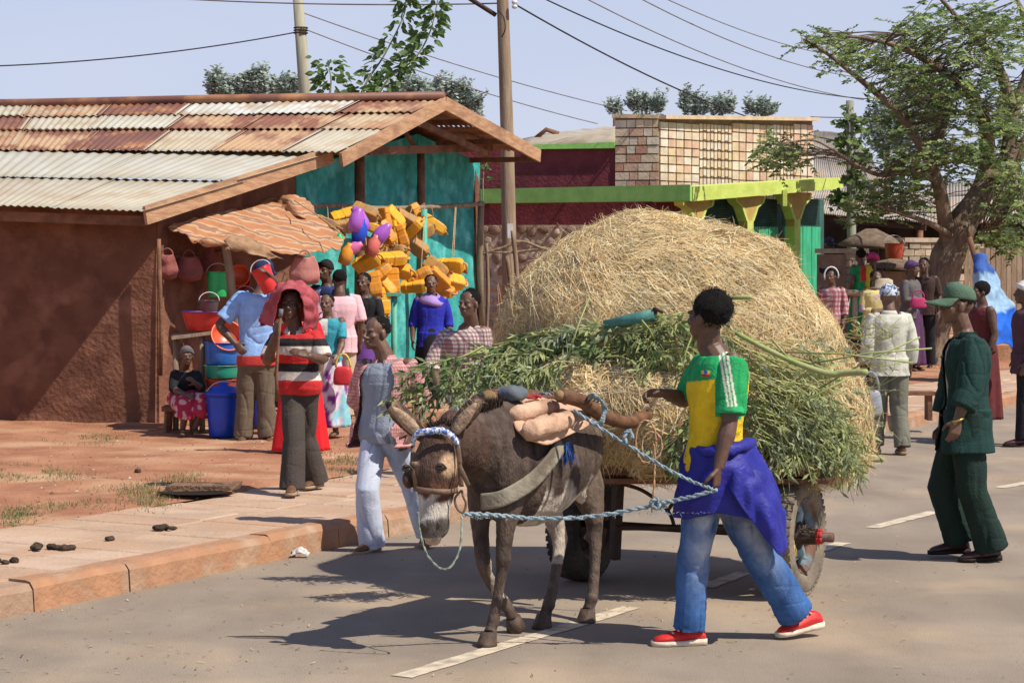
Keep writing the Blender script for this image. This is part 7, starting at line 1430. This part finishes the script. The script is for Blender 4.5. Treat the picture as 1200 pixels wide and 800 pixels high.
# leafy shoots behind the shop ridge
bigleaf = mat('broad_leaf', (.15, .24, .075), (.08, .15, .045), scale=2, rough=.45, bump=.1, trans=.4); lmesh = MB()
def lq(s_):
    mb = MB(); n_ = 6; rows_ = []
    for i in range(n_): t = i / (n_ - 1); w_ = s_ * .3 * math.sin(math.pi * (t ** .75)) + .001; rows_.append([V((s_ * t, -w_, -.10 * s_ * t * t + .05 * s_)), V((s_ * t, 0, -.12 * s_ * t * t)), V((s_ * t, w_, -.10 * s_ * t * t + .05 * s_))])
    mb.grid(rows_); return mb
def shoot(label, pts, D_, n_, s_, r0=.02, w_=.16):
    t = thing('leafy_shoot', label, 'tree', V((P(pts[0][0], 300, D_).x, D_, 0))); pth = smoothpath([P(x, y, D_ + .1 * i) for i, (x, y) in enumerate(pts)], 6); mb = MB(); mb.tube([V((pth[0].x, pth[0].y, .1))] + pth, [r0 * 1.6] + lerpl([r0, .005], len(pth)), 7); mb.build('stem', mat('shoot_stem', (.22, .22, .12)), t)
    src = None
    for k in range(n_):
        x_ = rt_.uniform(.04, 1) * (len(pth) - 1); i = min(int(x_), len(pth) - 2); p = pth[i].lerp(pth[i + 1], x_ - i); a = rt_.uniform(0, 6.28); d = V((math.cos(a), math.sin(a) * .8, rt_.uniform(-.3, .5))).normalized(); q = p + d * w_ * rt_.uniform(.2, .9)
        rot = d.to_track_quat('X', 'Z').to_euler(); rot = (rot[0] + rt_.uniform(.3, 1.3) * rt_.choice([-1, 1]), rot[1] + rt_.uniform(.1, .7), rot[2])
        if src is None: src = lq(s_).build('leaf', bigleaf, t, V(p) - t.location + V((0, 0, 0))); a0 = src; n0 = len(src.data.vertices); src.data.vertices.foreach_set('co', np.array([v_ for r_ in [lq(s_).v] for v_ in r_], dtype=np.float32).ravel()); src.location = q - t.location; src.rotation_euler = rot; continue
        sc_ = rt_.uniform(.6, 1.15); inst(src, 'leaf', t, q - t.location, rot, (sc_, sc_, sc_))
shoot('bushy low shoot beside the pale pole above the ridge', [(385, 118), (388, 95), (384, 72)], 33.2, 120, .14, w_=.3)
shoot('middle leafy shoot rising between the two taller ones', [(420, 118), (432, 92), (452, 62), (475, 12), (470, -15)], 33.2, 210, .15, w_=.2)
shoot('tall dark leafy shoot leaning right over the ridge', [(440, 116), (458, 90), (485, 70), (503, 40), (512, 5), (516, -20)], 32.9, 260, .155, w_=.2)
shoot('sprig of leaves at the rear corner of the shop', [(566, 215), (567, 200), (571, 190)], 33, 22, .1, .01, .1)
# ================= POLES AND WIRES
upm = mat('pole_timber', (.36, .27, .18), (.25, .18, .12), scale=3, rough=.85, bump=.6, bscale=20, stretch=(5, 5, .4))
up = thing('utility_pole', 'tall wooden utility pole rising behind the shop eave', 'pole', V((P(597, 300, 33.5).x, 33.5, 0))); mb = MB(); mb.tube([V((P(597, 300, 33.5).x, 33.5, 0)), P(597, 300, 33.5), P(594, 150, 33.5), P(589, 0, 33.5), P(586, -90, 33.5)], [.12, .112, .10, .09, .085], 14); mb.build('pole', upm, up)
mb = MB(); mb.tube([P(540, -8, 33.6), P(581, 18, 33.5)], .035, 8); mb.build('stay_arm', iron, up)
mb = MB(); mb.tube(smoothpath([P(583, 12, 33.35), P(590, 20, 33.3), P(592, 34, 33.3), P(588, 44, 33.35)]), .01, 6); mb.build('cable_clip', iron, up)
for y_ in (3, 8): mb = MB(); mb.ell(P(603, y_, 33.4), (.045, .045, .035)); mb.build('insulator', WHT, up)
mb = MB(); mb.bar(P(598, 262, 33.3), P(598.5, 279, 33.3), .09, .02, up=(0, 1, 0)); mb.build('white_plate', WHT, up, smooth=False)
u2 = thing('utility_pole', 'pale slightly leaning pole behind the shop ridge', 'pole', V((P(360, 300, 36).x, 36, 0))); mb = MB(); mb.tube([V((P(362, 300, 36).x, 36, 0)), P(358, 115, 36), P(347, -30, 36)], [.12, .105, .08], 12); mb.build('pole', mat('pale_pole_wood', (.40, .38, .28), (.3, .28, .2), scale=3, rough=.8, stretch=(4, 4, .5)), u2)
for i in range(3): mb = MB(); c = P(352.5, 33 + i * 3, 36); mb.tube([c + V((.11 * math.cos(a), .11 * math.sin(a), 0)) for a in [k * math.pi / 6 for k in range(13)]], .013, 5); mb.build('wire_band', iron, u2)
wm = mat('wire_black', (.03, .03, .035), rough=.6, bump=0); wm2 = mat('wire_grey', (.24, .22, .21), rough=.6, bump=0)
for lb, a, b, sag, m__, r_ in (('black wire from the left edge to the pale pole', (-60, 79, 34), (347, 38, 36), .12, wm, .011), ('pale cable running along the top between the poles', (180, -3, 35), (590, 4, 33.5), .06, wm2, .012), ('upper thin wire sloping behind the main pole', (352, 14, 36), (735, 130, 44), .1, wm2, .010), ('lower thin wire sloping behind the main pole', (354, 33, 36), (700, 145, 44), .1, wm2, .010),
    ('dark wire from the main pole to the parapet end', (603, 5, 33.5), (1000, 168, 52), .35, wm, .014), ('twin upper wire crossing to the tree', (632, -4, 34), (1015, 116, 50), .3, wm, .012), ('wire from the top edge down to the tree', (680, -5, 36), (1012, 117, 50), .25, wm2, .011), ('topmost wire entering the tree crown', (742, -6, 36), (1000, 90, 50), .2, wm2, .011), ('faint wire above the tree limb', (770, -6, 36), (960, 62, 50), .1, wm2, .010), ('cable over the grey roofs to the vine post', (950, 137, 50), (1180, 122, 40), .1, wm, .010), ('cable drooping from the parapet into the tree', (900, 148, 45), (1110, 200, 38), .2, wm2, .013)):
    mb = MB(); mb.wire(P(*a), P(*b), sag, r_ , 24); tag(mb.build('overhead_wire', m__), lb, 'wire')
# stick fence by the main pole
sf = thing('stick_fence', 'rough fence of crooked sticks around the main pole base', 'fence', P(610, 400, 31.5))
for pts, r_ in (([(563, 298), (590, 290), (612, 283), (640, 292), (664, 288)], .022), ([(563, 294), (598, 296), (640, 290)], .018), ([(601, 270), (606, 330), (603, 400)], .035), ([(594, 300), (600, 350), (601, 380)], .03), ([(658, 290), (658, 330), (656, 400)], .025), ([(570, 285), (572, 340), (570, 400)], .025)):
    mb = MB(); mb.tube(smoothpath([P(x, y, 31.4) for x, y in pts]), r_, 7); mb.build('stick', pole_w, sf)
mb = MB(); mb.tube(smoothpath([P(586, 372, 31.2), P(583, 330, 31.2), P(592, 380, 31.2)]), .006, 5); mb.build('twine', tan, sf)
# ================= FOREGROUND DETAILS
dung = mat('dried_dung', (.045, .032, .022), (.09, .06, .04), scale=20, rough=1, bump=1., bscale=60)
for (x, y, w_, lb, n_) in ((62, 643, .17, 'widest flat dung pile on the pavement slabs', 9), (127, 633, .08, 'small round dung lump in the middle of the pavement', 3), (197, 621, .12, 'dung pile nearest the pavement back edge', 5), (4, 660, .09, 'dung pile cut by the left picture edge', 4), (165, 553, .04, 'dark clod on the red earth behind the pavement', 2)):
    c = G(x, y, .155); mb = MB()
    for k in range(n_): mb.ell(c + V((rt_.uniform(-w_, w_) * .7, rt_.uniform(-.06, .06), .012)), (rt_.uniform(.02, .04), rt_.uniform(.02, .04), rt_.uniform(.012, .026)), n=8)
    f2 = fuse(mb, .008, 1); folds(f2, .006, 40, 1, ridge=False); tag(f2.build('dung_pile', dung), lb, 'dung')
hole = thing('broken_drain', 'broken slab over a hole painted dark at the pavement edge', 'hole', G(228, 578, .16)); hc_ = G(228, 578, .17)
mb = MB(); mb.loft([[hc_ + V((math.cos(a) * rx * (1 + .15 * math.sin(3 * a)), math.sin(a) * ry, z)) for a in [2 * math.pi * k / 20 for k in range(20)]] for rx, ry, z in ((.27, .16, .006), (.26, .15, .008), (.2, .1, .007))]); mb.build('pit_patch', mat('painted_pit_shade', (.02, .012, .008), rough=1), hole)  # flat near-black patch: the shade inside the hole is painted, nothing is dug
mb = MB(); q = [hc_ + V(p) for p in ((-.24, .06, .008), (.26, .08, .012), (.30, .26, .012), (-.18, .25, .008))]; mb.loft([[p for p in q], [p + UP * .035 + V((rt_.uniform(-.03, .03), 0, rt_.uniform(-.01, .02))) for p in q]]); mb.build('slab', mat('weathered_slab', (.24, .14, .085), (.15, .09, .055), scale=12, rough=.95, bump=1.), hole, smooth=False)
grassm = mat('dry_grass', (1, 1, 1), attr=True, rough=.8, bump=0, trans=.3); mb = MB()
for (x0, x1, y0, y1, n_) in ((-20, 90, 546, 562, 1500), (70, 150, 505, 518, 900), (0, 40, 590, 606, 700), (150, 205, 566, 590, 1300), (185, 240, 556, 566, 500), (375, 425, 530, 552, 1200), (20, 130, 585, 596, 500), (60, 170, 493, 500, 300), (5, 25, 606, 612, 200), (100, 180, 570, 584, 400)):
    for _ in range(n_):
        x = rt_.gauss((x0 + x1) / 2, (x1 - x0) / 3.2); y = rt_.gauss((y0 + y1) / 2, (y1 - y0) / 3.4); p = G(x, y, .17); p.z = hz(p.x, p.y) - .005
        if noise.noise(p * 3) < -.18: continue
        ln = rt_.uniform(.012, .045); d = V((rt_.uniform(-.6, .6), rt_.uniform(-.6, .6), 1)).normalized() * ln; s_ = V((rt_.uniform(-1, 1), rt_.uniform(-1, 1), 0)).normalized() * .004
        c_ = rt_.choice([(.24, .26, .10), (.32, .29, .13), (.17, .22, .08), (.40, .32, .18)]); mb.add([p - s_, p + s_, p + d], [(0, 1, 2)], c_)
tag(mb.build('grass', grassm, smooth=False), 'short dry grass patches on the red earth', 'grass', kind='stuff')
peb = mat('pebble', (1, 1, 1), attr=True, scale=30, rough=.95, bump=.3); mb = MB()
for i in range(3400):
    if i < 2300: a_, b_ = rt_.uniform(-3, 26), 1.75 + abs(rt_.gauss(0, 2.2)); p = K(a_, b_); p.z = hz(p.x, p.y); r = rt_.uniform(.004, .014) * (1.8 if rt_.random() < .06 else 1)
    elif i < 2900: a_ = rt_.uniform(-3, 20); p = K(a_, -abs(rt_.gauss(0, .25))); p.z = .0; r = rt_.uniform(.003, .009)
    else: a_, b_ = rt_.uniform(-3, 20), rt_.uniform(-4, 1.7); p = K(a_, b_); p.z = .15 if b_ > 0 else 0; r = rt_.uniform(.003, .008)
    c_ = rt_.choice([(.30, .17, .10), (.22, .11, .07), (.40, .28, .19), (.14, .08, .055), (.5, .42, .34)]) if i < 2300 else rt_.choice([(.35, .25, .17), (.2, .14, .1), (.12, .09, .07)])
    q = [p + V((math.cos(t) * r * rt_.uniform(.7, 1.2), math.sin(t) * r * rt_.uniform(.7, 1.2), 0)) for t in (0, 1.26, 2.5, 3.8, 5)]; mb.add(q + [p + UP * r * .8], [(0, 1, 5), (1, 2, 5), (2, 3, 5), (3, 4, 5), (4, 0, 5)], c_)
tag(mb.build('pebbles', peb, smooth=False), 'small stones and crumbs of earth scattered on ground and road edge', 'pebbles', kind='stuff')
mb = MB()
for i in range(420):     # fallen straw and leaf bits on the road
    x, y = rt_.choice([(rt_.uniform(0, 1200), rt_.uniform(600, 800)), (rt_.gauss(820, 120), rt_.gauss(700, 25)), (rt_.uniform(0, 420), rt_.uniform(690, 790))]); 
    if y < 560: continue
    p = G(x, y, .002); 
    if (p - KP).dot(KN) > -.03: continue
    a = rt_.uniform(0, 6.28); d = V((math.cos(a), math.sin(a), .02)) * rt_.uniform(.01, .045); s_ = V((-d.y, d.x, 0)).normalized() * rt_.uniform(.0015, .004); c_ = rt_.choice([(.55, .42, .22), (.3, .22, .12), (.12, .08, .05), (.2, .22, .1)])
    mb.add([p - s_ + UP * .004, p + s_ + UP * .004, p + d + s_ + UP * .008, p + d - s_ + UP * .008], [(0, 1, 2, 3)], c_)
tag(mb.build('straw_litter', peb, smooth=False), 'dropped straw and leaf crumbs scattered on the road', 'litter', kind='stuff')
c = G(352, 651, .01); m_ = drape([[c + V((-.06, .02, .0)), c + V((0, .03, .03)), c + V((.05, .02, .01))], [c + V((-.05, 0, .02)), c + V((0, 0, .05)), c + V((.06, 0, .02))], [c + V((-.06, -.03, .0)), c + V((0, -.03, .02)), c + V((.05, -.03, 0))]], 5, 5, .012, 40, 1.); tag(m_.build('crumpled_paper', mat('white_paper', (.6, .6, .58), rough=.6), solid=.001), 'crumpled white paper scrap at the kerb foot', 'litter')
bpy.data.scenes.remove(_ts)
